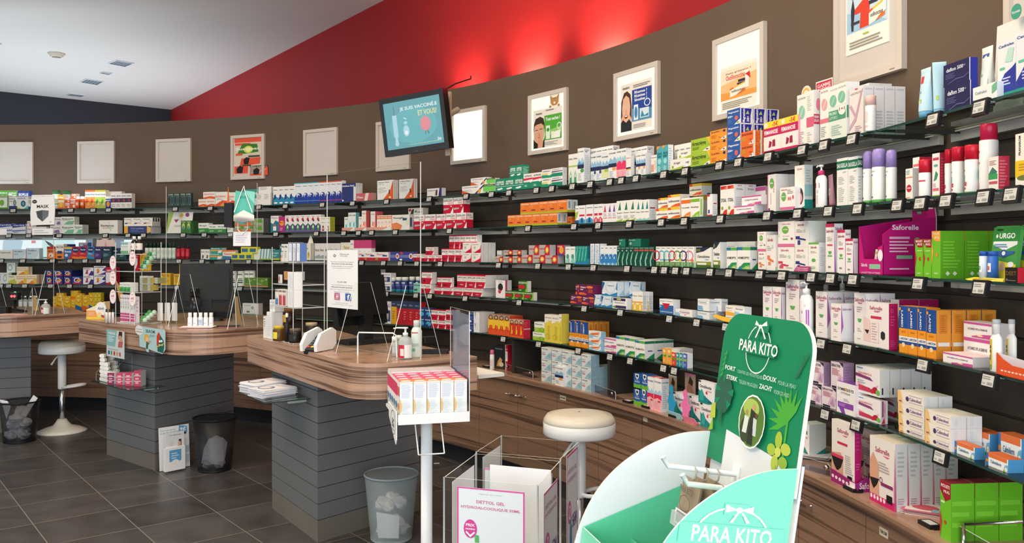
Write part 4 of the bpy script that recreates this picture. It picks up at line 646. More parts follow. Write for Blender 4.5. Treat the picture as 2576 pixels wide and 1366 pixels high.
bluyel|2f6fb0|2a5fa0|d8b040|r 0 .8 1 .95 f0c83a;t .5 .6 .8 .16 fff Rennie;p c8302a .5 0 1 0 1 .5;e .3 .3 .2 .12 e8e8f0
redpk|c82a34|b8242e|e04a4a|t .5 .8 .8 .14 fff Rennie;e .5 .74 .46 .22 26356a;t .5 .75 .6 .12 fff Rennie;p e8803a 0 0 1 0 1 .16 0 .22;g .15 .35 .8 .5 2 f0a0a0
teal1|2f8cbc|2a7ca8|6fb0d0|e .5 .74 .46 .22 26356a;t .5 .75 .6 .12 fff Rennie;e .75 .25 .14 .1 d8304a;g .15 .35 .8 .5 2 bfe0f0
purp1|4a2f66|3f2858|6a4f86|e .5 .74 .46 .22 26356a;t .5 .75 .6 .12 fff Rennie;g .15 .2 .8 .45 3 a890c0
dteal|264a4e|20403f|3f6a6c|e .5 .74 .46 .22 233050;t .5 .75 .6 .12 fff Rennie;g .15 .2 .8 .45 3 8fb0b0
tenaw|f0efe8|e4e8e8|f2f3f0|t .5 .75 .8 .14 555 Salva;p 4a2f3a .3 .1 .6 .1 .7 .4 .4 .45;p b83a3a .55 .2 .7 .2 .6 .4
tealor|2fa098|d0d6d8|c8e0dc|r 0 .36 1 .62 f0a04a;p f4f4f0 .6 .05 .9 .05 1 .5 .7 .5;t .4 .84 .7 .16 fff Enterol
tasec|f0e6dc|d8dcda|f4ece4|r 0 .82 1 1 e8803a;t .5 .6 .84 .2 e2622c Tasectan;p 3f7aa8 0 0 1 0 1 .3 0 .38
yelblu|e0dc3a|d8d43a|eee8a0|r .12 .2 .86 .75 2a6fa8;r .12 .55 .86 .75 23282e;t .5 .65 .6 .12 9fd0e0 Digest
stripe|e9efe4|dde6e4|f0f2ec|r 0 .9 1 1 a8c83a;t .5 .65 .8 .12 8a8a5a Rhamno;p c8d8a0 0 0 .3 0 .2 .5
waveg|d8e8e6|c8dcd8|e4eeea|p 4f9aa8 .2 0 .5 0 .9 1 .6 1;p 1f6a8a .4 0 .5 0 .8 1 .7 1;r 0 0 1 .1 8fb83a
tealb|3f8a8c|367a7c|6fb0ae|t .5 .66 .8 .16 e8f4f0 Iberogast;r 0 0 1 .14 c8c83a;g .2 .3 .8 .5 2 a4d0cc
tealred|2f7a78|2a6a68|5f9a98|p c83a4a .1 .1 .5 .1 .6 .5 .2 .5;e .35 .4 .2 .16 e8e0dc;t .5 .84 .8 .12 e0f0ec Iber
bioc|f2eee0|e8e6d8|f4f2e8|t .45 .84 .7 .12 555 Biocodex;p f0b83a .2 .05 1 .05 1 .6 .7 .7 .3 .5;e .6 .35 .16 .14 f8dc8a
yeltop|f0ece0|e6e2d6|f2efe8|t .45 .6 .7 .2 8a8a4a Senokot;p c8c83a .6 .1 .9 .1 .8 .5
greyc|e6e4e2|dcdcdc|efeeec|t .5 .6 .8 .16 666 Movicol;p 9aa8b0 0 .1 1 .1 1 .34 0 .24
flexl|f2ecdc|e8e4da|f4f0e6|t .6 .72 .6 .18 b89a3a Flexicur;e .25 .35 .14 .26 f0c030;e .25 .35 .06 .1 e08030
pinktop|f1eff2|ece9ee|d05a8a|r 0 .6 1 1 d0467e;g .2 .1 .8 .5 4 d8ccd6;>r 0 .6 1 1 c83c76
therm|f2eff0|d8d8dc|f4f0f0|r 0 0 1 .36 c8203a;t .4 .74 .66 .2 c8304a Thermo;r .55 .5 .9 .66 2f4f9a;e .12 .2 .1 .1 8fb03a
nurdb|3a4590|4a55a0|5f6ab0|t .42 .5 .6 .2 f0e8ec Nurofen;r 0 .34 1 .66 6f78b8;e .82 .52 .14 .3 e8e4e8;e .82 .52 .08 .17 c85a3a;e .14 .84 .12 .14 d0405a;e .1 .14 .1 .1 fff
nurof|b9b2aa|c4c4c8|ccc6c0|p c8203f .5 0 1 0 1 1 .62 1 .5 .6;e .74 .5 .17 .32 e8a03a;e .74 .5 .1 .2 f4e08a;t .32 .62 .56 .17 c8203f NUROFEN;p 4a9a5a .4 .3 .58 .2 .64 .3 .5 .4;p b8182f .75 .8 .9 .9 .95 1 .8 1
nurpu|c8203f|8a86a0|cc4050|p 5a3a8a .0 0 .5 .4 1 0;e .6 .5 .3 .36 e8a03a;t .4 .84 .6 .14 f0e6e6 NUROFEN
sensw|eef1ee|e4e8ea|f4f4f2|t .5 .84 .7 .06 4a8a7a SENSODYNE;e .5 .42 .3 .15 4aa090;p 8ad0c0 .1 .1 .9 .05 .9 .3 .3 .3;r 0 0 1 .06 3f8a7a
tealsl|1f9088|1a7f90|4fb0a0|p 6fd0b8 .1 .2 .4 .6 .9 1 1 1 .6 .5 .3 .15;t .5 .9 .6 .05 e0f4ee parodo;r 0 0 1 .12 2f86c0;>r .0 .0 1 .3 3fa0c0
whvert|eef0f4|e6eaf0|f2f4f4|T .35 .5 .3 .86 5a7a9a sensodyne;p 8ab0d0 .6 0 1 0 1 1 .8 1;g .6 .1 .95 .9 6 c8d8e8
bluew|e9eef2|e2e8ee|f2f4f4|p 2f86c8 0 .1 1 .1 1 .5 .7 .6 .4 .5 .3 .6 0 .4;e .4 .45 .22 .1 1f5aa8;t .5 .88 .6 .05 555 vitis;e .5 .06 .4 .05 4fa0d8;p e9eef2 .2 .3 .5 .34 .4 .5
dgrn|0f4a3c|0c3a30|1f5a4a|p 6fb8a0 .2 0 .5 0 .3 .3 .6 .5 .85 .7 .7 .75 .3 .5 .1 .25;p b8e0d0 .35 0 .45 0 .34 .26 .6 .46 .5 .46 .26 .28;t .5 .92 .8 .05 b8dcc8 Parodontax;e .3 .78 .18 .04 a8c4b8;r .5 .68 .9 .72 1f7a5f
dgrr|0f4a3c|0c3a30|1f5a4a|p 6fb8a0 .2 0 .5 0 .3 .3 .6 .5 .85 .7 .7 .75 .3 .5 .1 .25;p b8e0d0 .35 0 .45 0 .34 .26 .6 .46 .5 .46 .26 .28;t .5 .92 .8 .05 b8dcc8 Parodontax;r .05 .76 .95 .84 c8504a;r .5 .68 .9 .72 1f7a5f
dgtop|1f7a66|145a4a|2a8a74|r .0 .0 .3 1 17604f;e .18 .4 .1 .2 8fb8ac;t .3 .84 .5 .14 cfe6dc Parodon
rsR|f2f1ec|e6e8e4|f4f4f0|o .1 .55 .8 .26 .25 d0304a;r 0 0 1 .24 5f8a4a;t .5 .92 .6 .05 666 Biovit;e .5 .9 .2 .02 8fae5a;g .2 .08 .8 .2 2 c8d8b0
rsT|f2f1ec|e6e8e4|f4f4f0|o .1 .55 .8 .26 .25 4fb8c0;r 0 0 1 .24 5f9a5a;t .5 .92 .6 .05 666 Biovit;e .7 .3 .2 .07 7a4a3a;g .2 .08 .8 .2 2 c8d8b0
rsG|f2f1ec|e6e8e4|f4f4f0|o .1 .55 .8 .26 .25 6a9a4a;r 0 0 1 .24 5f9a5a;t .5 .92 .6 .05 666 Biovit;e .7 .32 .24 .08 d8c83a;g .2 .08 .8 .2 2 c8d8b0
rsN|f2f1ec|e6e8e4|f4f4f0|o .1 .55 .8 .26 .25 2a3a6a;r 0 0 1 .24 5f9a5a;t .5 .92 .6 .05 666 Biovit;e .7 .3 .2 .07 8a6a3a;g .2 .08 .8 .2 2 c8d8b0
rsP|f2f1ec|e6e8e4|f4f4f0|o .1 .55 .8 .26 .25 d880a8;r 0 0 1 .24 5f9a5a;t .5 .92 .6 .05 666 Biovit;e .7 .32 .24 .09 e8803a;g .2 .08 .8 .2 2 c8d8b0
osmo|efece4|eceef0|f4f2ee|p 23304a 0 .72 .0 1 .95 1 .5 .8;t .5 .55 .8 .14 3a3a3a Osmobiome;r .02 .0 1 .3 8a9a3a;p 4a6a2a 0 0 1 0 1 .12 0 .2;r .08 .14 .7 .24 efece4;r .6 .38 .85 .42 5fb0d8;r .03 .8 .3 .92 6a7a3a
homop|f2f1ec|f1f2f2|f4f4f0|r 0 .84 1 .98 2a7aa0;r .4 .84 1 .98 5fae5a;t .5 .5 .9 .11 4a4a4a HOMEOPTIC;p 2f8f5a .05 .0 .5 .28 1 .3 1 .0;p 8fc45a .3 .0 .7 .16 1 .18 1 .0;p 2f7fb0 .05 0 .2 .14 .4 0;t .8 .06 .3 .05 fff BOIRON;>r 0 .84 1 .98 2a7a5a;>p 2f8f5a .2 0 1 .3 1 0;>r .3 .4 .8 .46 4a5a94
safbio|f1ede9|f2efec|f4efec|t .5 .9 .5 .06 d080a0 Saforelle;e .45 .67 .2 .15 6fae4a;t .45 .68 .26 .05 fff COTON;t .5 .42 .4 .04 d080b0 Protège;r .3 .28 .6 .33 7fb86a;r 0 0 1 .12 d8709a;r .78 .28 .9 .36 a04a6a;g .05 .3 .1 .9 2 ccc
safnav|f1ece6|e9efea|f4efec|t .42 .86 .5 .09 b0506e Saforelle;r .05 .3 .36 .42 2f3a78;p 2f3a78 .2 .3 .8 .24 .8 .3 .3 .36;r .2 .08 .4 .26 3a4686;e .7 .62 .08 .07 b8d8c0;g .1 .55 .6 .7 3 b0a8a4
safpk|f1ede9|f4f2f0|f4efec|t .42 .86 .5 .09 b0506e Saforelle;r .02 .3 .3 .4 d0405a;p d0405a .1 .24 .6 .18 .7 .24 .3 .3;r .1 .1 .34 .22 d8506a;e .7 .6 .08 .07 b8d8c0;g .1 .55 .6 .7 3 b0a8a4;g .5 .1 .9 .16 1 999
safor|f1ede9|f4f2f0|f4efec|t .42 .86 .6 .09 b0506e Saforelle;r .1 .3 .4 .42 e08050;p e08050 .2 .28 .8 .22 .8 .28 .4 .34;r .2 .14 .5 .24 e0906a;e .7 .66 .08 .06 b8d8c0;g .1 .55 .6 .7 3 b0a8a4;>r 0 .0 .2 .1 6fb84a
safgt|f1efe8|f2f3f4|f4efec|r 0 .94 1 1 6fae4a;t .5 .84 .6 .08 b0607e Saforelle;e .5 .4 .2 .06 5fae5a;g .2 .64 .8 .72 2 aaa;g .2 .1 .8 .2 2 8fb88a;>g .15 .2 .85 .85 10 ccd4dc
saftall|f1ecea|f4f2f6|f4efec|r 0 .93 1 1 c8305a;t .5 .85 .86 .06 a8506e Saforelle;p 5fae5a .3 .44 .7 .44 .62 .38 .38 .38;r .25 .33 .75 .36 6fb86a;r .2 .55 .8 .58 c8506a;g .2 .64 .8 .74 3 b0a8a8;g .3 .08 .7 .16 1 888;>p b06ac0 0 0 .2 0 0 .9;>t .5 .9 .8 .06 a8708e Saforelle
safbig|f1ecea|f4f2f6|f4efec|t .5 .87 .9 .075 a8506e Saforelle;p d070a0 .3 .82 .8 .82 .7 .79 .4 .79;p 5fae5a .3 .5 .7 .5 .6 .43 .4 .43;g .25 .62 .75 .74 3 b09aa4;g .3 .24 .7 .32 2 b8b0b0;r .3 .1 .6 .11 888;>p b06ac0 0 .2 .2 .4 0 1;>t .5 .86 .8 .06 a8708e Saforelle
mousr|6fbf2a|66b424|8a1f2a|p a01f2f 0 1 1 1 1 .78 .4 .78 0 .9;t .5 .94 .8 .06 f4ece6 MOUSTI;t .6 .86 .6 .06 f4ece6 MUG;p b8283a 0 .2 .0 .72 .2 .5;e .62 .48 .13 .05 c8402a;t .55 .1 .5 .04 d8f0b8 FAMILY;r .3 .68 .9 .7 d0f0a0
mouso|6fbf2a|64b022|e0a030|p f0a83a 0 1 1 1 1 .78 .4 .78 0 .88;t .5 .94 .7 .06 f6e6c8 MOUSTI;t .6 .86 .5 .06 f6e6c8 MUG;p f0b04a 0 .25 0 .8 .2 .55;e .62 .5 .12 .05 e88a3a;t .55 .1 .5 .04 d8f0b8 FAMILY;>g .1 .2 .9 .8 9 7fcf3a;>p e8f4d8 .2 .1 .3 .05 .4 .1 .3 .15;>p e8f4d8 .5 .1 .6 .05 .7 .1 .6 .15
deet|1d1414|c81f34|2a1a1a|t .5 .62 .84 .26 6a5a2a DEET;g .1 .1 .9 .2 1 777;e .16 .2 .06 .08 777
grcurl|e6ecea|d8e0de|f0f2f0|o .4 .5 .3 .3 .3 8fb0aa;t .5 .86 .7 .1 888 Gaviscon
yelgr|f0ecc8|e8e6d0|f2f0e0|p c8c84a 0 0 1 0 1 .3 .5 .5 0 .3;p e0b03a .4 .3 .9 .4 .8 .6;t .4 .8 .7 .14 555 Siligaz
yelor|f4e8c8|f0e8da|f4ecd8|p f0c03a .2 0 1 0 1 .7;p ee8a3a .1 0 .8 0 .6 .4;r .0 .76 .9 .8 c85a2a;t .45 .6 .8 .1 b0502a Pantomed;>r .3 0 .5 1 ee9a6a
navyc|27307e|222a70|3a4490|o .5 .5 .3 .32 .3 e8e8f0;p f0a03a .4 .3 .9 .4 .8 .7 .5 .6;p d0305a .1 .05 .9 .05 .9 .2 .2 .24;t .4 .85 .6 .12 c8d0f0 Gaviscon
rhinof|f1eef0|32366e|f2f0f2|t .4 .84 .7 .14 3a2a5a RHINOFEBRAL;p b03a5a .2 .2 .5 .2 .44 .6 .3 .5;e .4 .62 .1 .1 b03a5a;p 4a2f86 .5 0 1 0 1 .5 .8 .6
antiv|f1eef0|32366e|f2f0f2|t .45 .86 .8 .14 3a2a5a ANTIGRIPPINE;p 4a2f86 .3 0 1 0 1 .34 .6 .1;e .36 .5 .12 .2 e0a040;p d04a3a .2 .2 .44 .2 .4 .44;p 2f3a86 .7 .5 1 .4 1 .9
anir|c8203a|b81c34|e04a5a|r 0 .1 .8 .7 f2ecec;t .5 .8 .8 .1 fff DETOX;p c8203a .3 .1 1 .1 1 .5
yelp|eab82a|e2ae26|f2cf5a|g .1 .2 .9 .8 5 b8861a;r .0 .0 .2 1 f0c84a;t .5 .85 .8 .12 7a5a1a Bronchos
ribi|f1f1ee|e9e9e6|f4f4f2|t .5 .86 .9 .1 555 RIBION
gnlow|5f8a34|547c2e|7fa04a|p 8fb05a .3 .6 .5 .5 .7 .7 .5 .8;t .3 .3 .4 .14 c8d8a0 NV;r 0 0 1 .1 e8926a;p a8c48a .7 .8 .9 .7 .95 .9
flatw|f1efec|eceae8|f4f4f2|t .4 .5 .6 .3 888 Cartilago;r 0 0 1 .2 e8a07a
bonew|f1eef2|eeecec|f4f2f4|r .08 .1 .92 .6 3a4a7a;e .5 .36 .16 .2 c8b8b0;t .5 .82 .84 .16 8a4a7a Oscal D
tealdaf|8fd0c4|9fd8cc|b0e0d4|t .5 .8 .9 .16 2a3a3a DAFALGAN;p 3f6a64 .1 .2 .5 .2 .6 .4 .1 .4
gift|eeebea|e4e2e2|c04a7a|e .5 .6 .26 .22 2a2226;e .42 .35 .16 .12 c83a4a;t .5 .9 .4 .06 888 Dolo;>r 0 0 .3 1 c04a7a
exced|2a6a24|f0efec|2f7a2a|t .45 .82 .8 .16 eef4e6 EXCEDRYN;r 0 .28 .7 .62 c8242f;p 8fc03a .72 0 1 0 1 1 .85 .9 .9 .4;g .1 .08 .5 .2 1 e0ecd0
alleg|6a1f54|7a2a5f|8a3a6a|t .28 .78 .42 .18 f6eef2 Allegra;t .18 .6 .22 .14 f6eef2 tab;e .2 .2 .24 .12 e8703a;e .36 .16 .2 .08 d85a3a;e .76 .82 .24 .12 e8803a;r .66 .3 .98 .62 b04a3a;o .5 .4 .12 .16 .25 8a3a6a
drwh|dfe9f0|e2ecf4|eef4f8|p 2f86c0 0 0 1 0 1 .3 .5 .08 0 .3;p 1f5fa8 0 .3 .2 .9 .0 1;p 2f86c0 .9 .5 1 .4 1 1 .96 .9;e .12 .2 .12 .08 f0f4f8;t .58 .72 .4 .08 666 Otrivine;o .55 .6 .3 .4 .04 9ab4c8;>p a8d0e8 0 0 1 0 1 .5
coryp|f0eef0|f1f1f2|f4f4f4|r .05 .74 .9 .98 33306a;r .3 .8 .6 .94 c8c84a;t .5 .56 .7 .16 888 Ergysport;r .2 .06 .95 .3 3a3560;e .12 .16 .1 .1 7fa03a
yeldr|f1efe8|eef1f4|f4f4f0|t .5 .78 .8 .06 444 Otrivine;r 0 .4 1 .48 e8a83a;p f0c03a 0 0 1 0 1 .3 .5 .4 0 .3;p f4f0e4 .35 .05 .65 .05 .6 .3 .4 .3;>g .1 .1 .9 .8 8 b8c8d4
trian|2f6aa8|eef2f6|f4f4f4|r 0 .6 1 1 efeeec;t .25 .86 .4 .09 555 Spagyrel;t .74 .87 .4 .09 555 Ipsspre;p c81f34 .2 .72 .76 .72 .5 .26;t .5 .14 .9 .08 dce8f4 CRAMPES MUSCULAIRES;p 8fb8d8 0 .36 0 .6 .2 .5
traum|f1f1ee|eef2f8|f6f6f4|t .55 .6 .6 .2 4a4a6a Traumeel;r .3 .82 .86 .85 d0404a;r .3 .38 .86 .41 d0404a;p 9ac4e4 0 0 .3 0 .24 .5 0 .5;e .6 .2 .05 .06 d86a6a
traumb|eef0f2|eef2f8|f6f6f4|t .4 .74 .7 .14 6aa89a Traumeel;r .1 .86 .9 .88 d08a8a;r .1 .6 .9 .62 d08a8a;p 8fc0e4 0 0 .5 0 .44 .4 0 .44;g .1 .1 .5 .4 4 5f9acc;>t .5 .75 .8 .12 8a9ab0 Traumeel
engy|f3efe2|f0eee6|f6f4ec|t .4 .74 .6 .12 555 Engystol;p f0b03a 0 0 1 0 1 .3 0 .4;r .1 .48 .7 .5 d08a3a
nervo|eef0f0|eef2f8|f6f6f4|t .45 .74 .7 .12 555 Nervoheel;p 9ac4e4 0 0 .6 0 .5 .4 0 .5;r .1 .86 .9 .88 888
safund|f1eae8|c8206a|f2eeea|t .5 .87 .5 .08 b0506e Saforelle;p d070a0 .4 .81 .7 .82 .6 .78 .46 .78;r .3 .63 .72 .69 d0305a;p ecd0cc 0 .1 .3 .1 .26 .6 0 .66;p 2b1f22 .04 .36 .24 .36 .17 .26;r .3 .1 .62 .58 f0e2e0;g .34 .14 .58 .54 7 c8a8b0;p 2a2a2e .7 .22 .78 .18 .86 .22 .86 .34 .78 .38 .7 .34;>o .35 .84 .16 .04 .3 e070a0;>g .2 .5 .7 .74 4 d85a8a;>g .15 .05 .85 .2 4 d85a8a
lamid|1f4f9a|e89a34|f0a03a|r 0 0 1 .18 f09a2a;r 0 .25 1 .52 f09a2a;r 0 .25 1 .35 eef0ee;t .5 .3 .84 .05 2a4a78 LAMIDERM;D .35 .72 .2 .36 f4f4f4 LAMID;r .0 .9 .2 .96 f0a03a;e .5 .17 .18 .05 f4d8a8;t .5 .45 .5 .04 c87a1a GRATUIT;>r .2 .52 .75 .92 d8852a;>g .3 .55 .7 .9 9 b86a1a;>r .1 .26 .9 .34 eef0ee
wrapor|f0f1f0|8fc4dc|eef|p e8803a .1 .55 .7 .8 .9 .6 .3 .4;p e87a4a .1 .5 .9 .8 .9 .94 .2 .7;t .45 .34 .7 .18 5a8ab0 Calmiderm;p 8fc8e0 0 0 .4 0 .2 .5 0 .6;p 8fc8e0 .8 0 1 0 1 .5
orheat|e8862a|e04a2f|c88a7a|p f4c83a 0 .3 1 .3 1 .72 .5 .8 0 .72;p e8582a 0 .0 1 .0 1 .26 0 .3;r 0 .8 1 1 b8a08a;o .5 .86 .4 .12 .35 3a3a3a;e .45 .86 .18 .05 f0a04a;p d83a1f .2 .2 .5 .3 .5 .5 .3 .46;p d83a1f .55 .2 .84 .24 .74 .48 .6 .46
orheatr|d83a2a|d8304a|d8806a|r 0 .78 1 1 d8b8a4;o .5 .84 .4 .13 .35 3a3a3a;e .5 .84 .2 .06 e8a04a;p f4c83a .3 .14 .5 .2 .56 .6 .44 .66 .36 .4;p f4c83a .5 .14 .64 .2 .7 .4 .56 .4;r 0 0 1 .1 e8602a;>r 0 .48 1 .54 f0d0c8;>g .1 .6 .7 .9 3 f06a7a
gnw|eef1e6|e4e8dc|f2f4ec|r 0 0 1 .46 9ac43a;t .45 .78 .7 .16 444 Phytosun;o .75 .3 .2 .22 .2 5f8a2a;g .1 .15 .5 .4 3 c8e08a
yeltall|e4d050|e8d658|f0ece0|r 0 .78 1 1 f0ece2;t .5 .88 .8 .05 333 PHYTOSUN;p f0f0f4 0 .68 .6 .74 .4 .78 0 .78;g .4 .1 .9 .6 10 c0ac30;o .45 .2 .3 .1 .12 b8a020
fifen|8a2f3a|c8202f|3a4a6a|r 0 0 1 .7 c8242f;r 0 .7 1 1 34425e;g .2 .2 .6 .6 4 e88a8a;t .4 .84 .6 .06 9aa8c8 IBU
yelnav|e8b030|d8a028|34425e|r 0 .76 1 1 34425e;g .2 .2 .7 .6 4 b07a1a;t .4 .88 .6 .05 9aa8c8 CALMO
apais|1f3f78|1a3668|3f6fa8|t .5 .76 .8 .2 e8f0f8 Apaisyl;e .6 .36 .36 .24 4fb0e0;p 111d3a .3 .1 .6 .2 .4 .4
navw|eceeee|f0f0ee|f4f4f2|r 0 .0 .66 1 27408a;t .4 .85 .7 .1 c8b060 Magnesium B6;g .1 .3 .5 .6 3 6f86c0;e .2 .14 .1 .1 e8e8f0;p f0f0ee .5 0 .7 0 .6 1 .5 1
sixO|f0a030|e8e6e0|f4f0e8|e .4 .8 .3 .1 f4d8a0;r .15 .45 .85 .62 5f9a3a;g .15 .55 .85 .66 2 e8f0a0;g .2 .1 .7 .3 3 f8d090
sixR|d8452f|e8e6e0|f4f0e8|e .4 .8 .3 .1 f4c8b0;r .15 .45 .85 .62 5f9a3a;g .2 .1 .7 .3 3 f8b090
sixT|1f8a96|e8e6e0|f4f0e8|e .4 .8 .3 .1 b0e0e4;r .15 .45 .85 .62 8fb83a;g .2 .1 .7 .3 3 a0d8dc
sixB|4a62b4|f1f3f8|f4f6fa|e .4 .8 .3 .1 c8d4f4;r .15 .45 .85 .62 8fb83a;g .2 .1 .7 .3 3 b0c0e8
pervig|ecdfe6|b394b8|9a86a4|p 2a2230 .7 1 1 1 1 .84;t .42 .86 .74 .1 3a2a44 SERACTIVE;g .1 .5 .8 .76 6 b83a6a;p d8b8d0 .4 .1 .9 .1 1 .5 .7 .6;p b890b8 .6 .2 .9 .1 .8 .5;r .1 .02 .6 .1 2a2a3a;>g .1 .1 .8 .9 8 a080a8
symb|f3f1f0|efeef2|8a4ab0|t .5 .78 .86 .09 2b2b2e SYMBIOSYS;t .5 .66 .5 .06 777 CYTALIA;e .53 .79 .07 .05 d89a5a;r .08 .18 .92 .36 8a4ab0;p 8a4ab0 .1 .22 .4 .2 .5 0 .3 0;g .15 .22 .6 .32 2 c8a0dc;g .4 .4 .7 .5 2 aab
cranb|f2eef0|ececec|efeeec|g .05 .88 .5 .96 1 5a86b0;t .4 .74 .56 .08 d87a6a CRANBEROLA;p 8a3f78 0 .6 .74 .52 .62 .64 0 .72;p e8b8c4 .1 .1 .8 .1 .95 .44 .6 .2 .1 .4;p c83a5a .14 .1 .8 .1 .6 .26 .14 .3;e .82 .22 .11 .12 b81f3a;e .7 .16 .08 .08 c82a44;e .93 .16 .08 .1 6fb84a;g .1 .36 .5 .5 2 aab;>r .2 .1 .34 .34 222
cranbs|f2eef0|f0eef0|efeeec|g .05 .88 .5 .96 1 5a86b0;t .4 .74 .56 .08 d87a6a CRANBEROLA;p 8a3f78 0 .6 .74 .52 .62 .64 0 .72;p e8b8c4 .1 .1 .8 .1 .95 .44 .6 .2 .1 .4;p c83a5a .14 .1 .8 .1 .6 .26 .14 .3;e .82 .22 .11 .12 b81f3a;e .7 .16 .08 .08 c82a44;e .93 .16 .08 .1 6fb84a;>r .12 .02 .7 1 e8c8d4;>r .2 .3 .4 1 8a3f78;>p c82a44 .12 .02 .6 .02 .5 .3;>D .56 .6 .16 .6 d06a7a CRANBEROLA
calend|f2ece0|eeeff0|f4f0e6|p f4c880 0 0 .22 0 .12 1 0 1;e .38 .46 .06 .2 4a3a6a;t .68 .5 .44 .28 8a6aa0 Calendeel;r .45 .78 .95 .81 8a6aa0;r .45 .2 .95 .23 8a6aa0;r .06 .1 .16 .2 8a4a8a;>r .2 .2 .4 .8 e4e6ea
calmi|eef2f2|4f9ad0|e0733a|r 0 0 .1 1 2f6fb8;r .1 .7 .95 1 e0733a;t .45 .42 .5 .26 5a7aa0 Calmiderm;r .0 .3 .1 .5 e0803a;p 7ab8e0 .8 0 1 0 1 .6 .86 .5;e .92 .2 .06 .16 f4f4e8;e .92 .2 .02 .06 e8c03a;p 6fb84a .78 0 .9 0 .84 .2
marim|d8e2e6|8fb4c8|e9ecec|p a4c4d0 .3 0 1 0 1 .7 .6 .4;p eeece8 0 .6 0 1 .9 1 .5 .84;t .34 .88 .6 .13 3a3a3e marimer;r .06 .36 .4 .42 d0404a;e .8 .3 .16 .2 8fb8c8;g .06 .5 .5 .6 2 9ab;>g .3 .1 .8 .3 2 a4c4d4
codein|c01f38|c01f38|efe9ea|r .0 0 .2 1 f0eaec;r .2 .36 1 .74 f4f2f2;r .2 .8 1 .84 e89aa4;D .7 .57 .2 .3 3a3a40 DAFALGAN;r .3 .45 .42 .68 2a3a68;T .5 .18 .2 .2 fff b
darkc|22262e|1c2026|3a3f48|t .5 .86 .6 .05 a8b0b8 NeuroAtod;p d8a860 .3 .1 .6 .1 .8 .4 .6 .5 .4 .3;e .7 .2 .2 .1 e8d8b8;p 4a4034 .1 .02 .9 .02 .9 .1 .1 .1
vicks|2a5fa8|244f94|1f4f8a|p 6fb83a 0 0 1 0 1 .3 .5 .24 0 .3;p f0f0ee .3 .72 .5 .62 .7 .72 .76 1 .24 1;e .5 .84 .14 .1 1f3a3a;t .5 .44 .7 .11 fff VapoRub;t .5 .57 .4 .06 c8dcf0 VICKS
physpk|f0eeee|e2eaf0|f4f2f2|t .5 .88 .9 .05 6a7a9a PHYSIOMER;p a8d0e4 0 .5 .25 .64 .5 .56 .75 .66 1 .58 1 .46 0 .46;r 0 .34 1 .5 e02a52;p f4b8c0 0 0 1 0 1 .34 .5 .4 0 .34;e .7 .3 .2 .03 d8304a;g .1 .06 .8 .3 6 e8909e;>t .5 .88 .86 .05 6a7a9a PHYSIOMER;>g .1 .1 .85 .8 12 b8c8d4;^r .3 .1 .9 .9 d0303a
omnib|f0eef0|dfe8ea|eeeeec|t .45 .76 .74 .14 3a3a40 Omnibionta;p 1f8a88 0 0 .6 0 1 .08 .5 .3 .0 .6;p 2fa8a0 .08 .1 .3 .1 .36 .4 .22 .64 .1 .5;e .52 .5 .06 .07 d8305a;t .68 .6 .3 .07 e08a8a Pronatal;r .6 .1 .8 .14 2a3a5a;r 0 .93 .16 1 2a2a3a;>p 1f8a88 0 0 1 0 1 .3
safpant|f1eae4|d0207e|f2eeea|t .5 .85 .5 .07 b8506e Saforelle;p d86a90 .45 .79 .72 .8 .62 .77;r .26 .63 .7 .67 d0305a;p d8a88a .0 .0 .5 .0 .52 .42 .4 .5 0 .46;r .0 .40 .52 .45 d8406a;p 1f1a1c .0 .40 .52 .40 .42 .26 .3 .2 .2 .2 .1 .28;p e08aa4 .1 .02 .24 .02 .26 .18 .16 .24;p f1eae4 .26 0 .3 0 .3 .18 .26 .18;g .6 .2 .95 .5 9 b8b0b4;r .7 .06 .9 .18 1c1a1c;>g .2 .3 .85 .42 3 e868a8;>g .2 .6 .85 .9 5 d84a94
safpan2|f1eae6|e2e2e2|e0d4c4|t .5 .82 .56 .08 b8506e Saforelle;p d86a90 .5 .76 .8 .76 .7 .73;p e0a88a 0 .12 .38 .12 .36 .6 .14 .76 .0 .62;p 281f22 0 .36 .38 .38 .3 .28 .16 .2 .08 .26;r 0 0 1 .12 d0206e;e .07 .08 .045 .035 f6e4ec;e .2 .08 .045 .035 f6e4ec;e .33 .08 .045 .035 f6e4ec;e .46 .08 .045 .035 f6e4ec;e .59 .08 .045 .035 f6e4ec;o .46 .38 .06 .045 .3 8a2f6a;r .46 .3 .92 .35 8a2f6a;r .68 .08 .9 .2 1c1a1c;g .36 .5 .8 .66 4 b8a8a8;p d070a8 .96 .12 1 .12 1 1;>g .2 .5 .85 .9 6 c0c0c4;>p d0206e 0 0 .1 0 0 .9;>g .2 .1 .8 .2 3 b8a0b0
mousg|6fc02a|66b824|7a2030|p a01f2f 0 .84 .5 .66 1 .74 1 1 0 1;t .5 .92 .8 .06 f4ece6 MOUSTI;t .62 .83 .55 .05 f4ece6 MUG;g .1 .6 .7 .68 1 d8f0b0;e .5 .3 .12 .035 c84a2a;p c83a34 0 .0 .2 .3 0 .5;>g .05 .2 .95 .75 3 7ccc38
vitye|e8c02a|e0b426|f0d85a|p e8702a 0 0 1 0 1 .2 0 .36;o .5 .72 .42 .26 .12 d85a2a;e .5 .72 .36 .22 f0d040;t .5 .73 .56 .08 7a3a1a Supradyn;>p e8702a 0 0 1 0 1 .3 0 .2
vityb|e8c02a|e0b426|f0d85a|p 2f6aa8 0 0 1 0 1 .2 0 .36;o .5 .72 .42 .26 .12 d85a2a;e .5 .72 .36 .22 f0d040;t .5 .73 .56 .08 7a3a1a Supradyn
vityg|d8c832|d0c02c|e8d85a|p 5f9a3a 0 0 1 0 1 .2 0 .36;o .5 .72 .42 .26 .12 d85a2a;e .5 .72 .36 .22 e8d848;t .5 .73 .56 .08 5a5a1a Supradyn
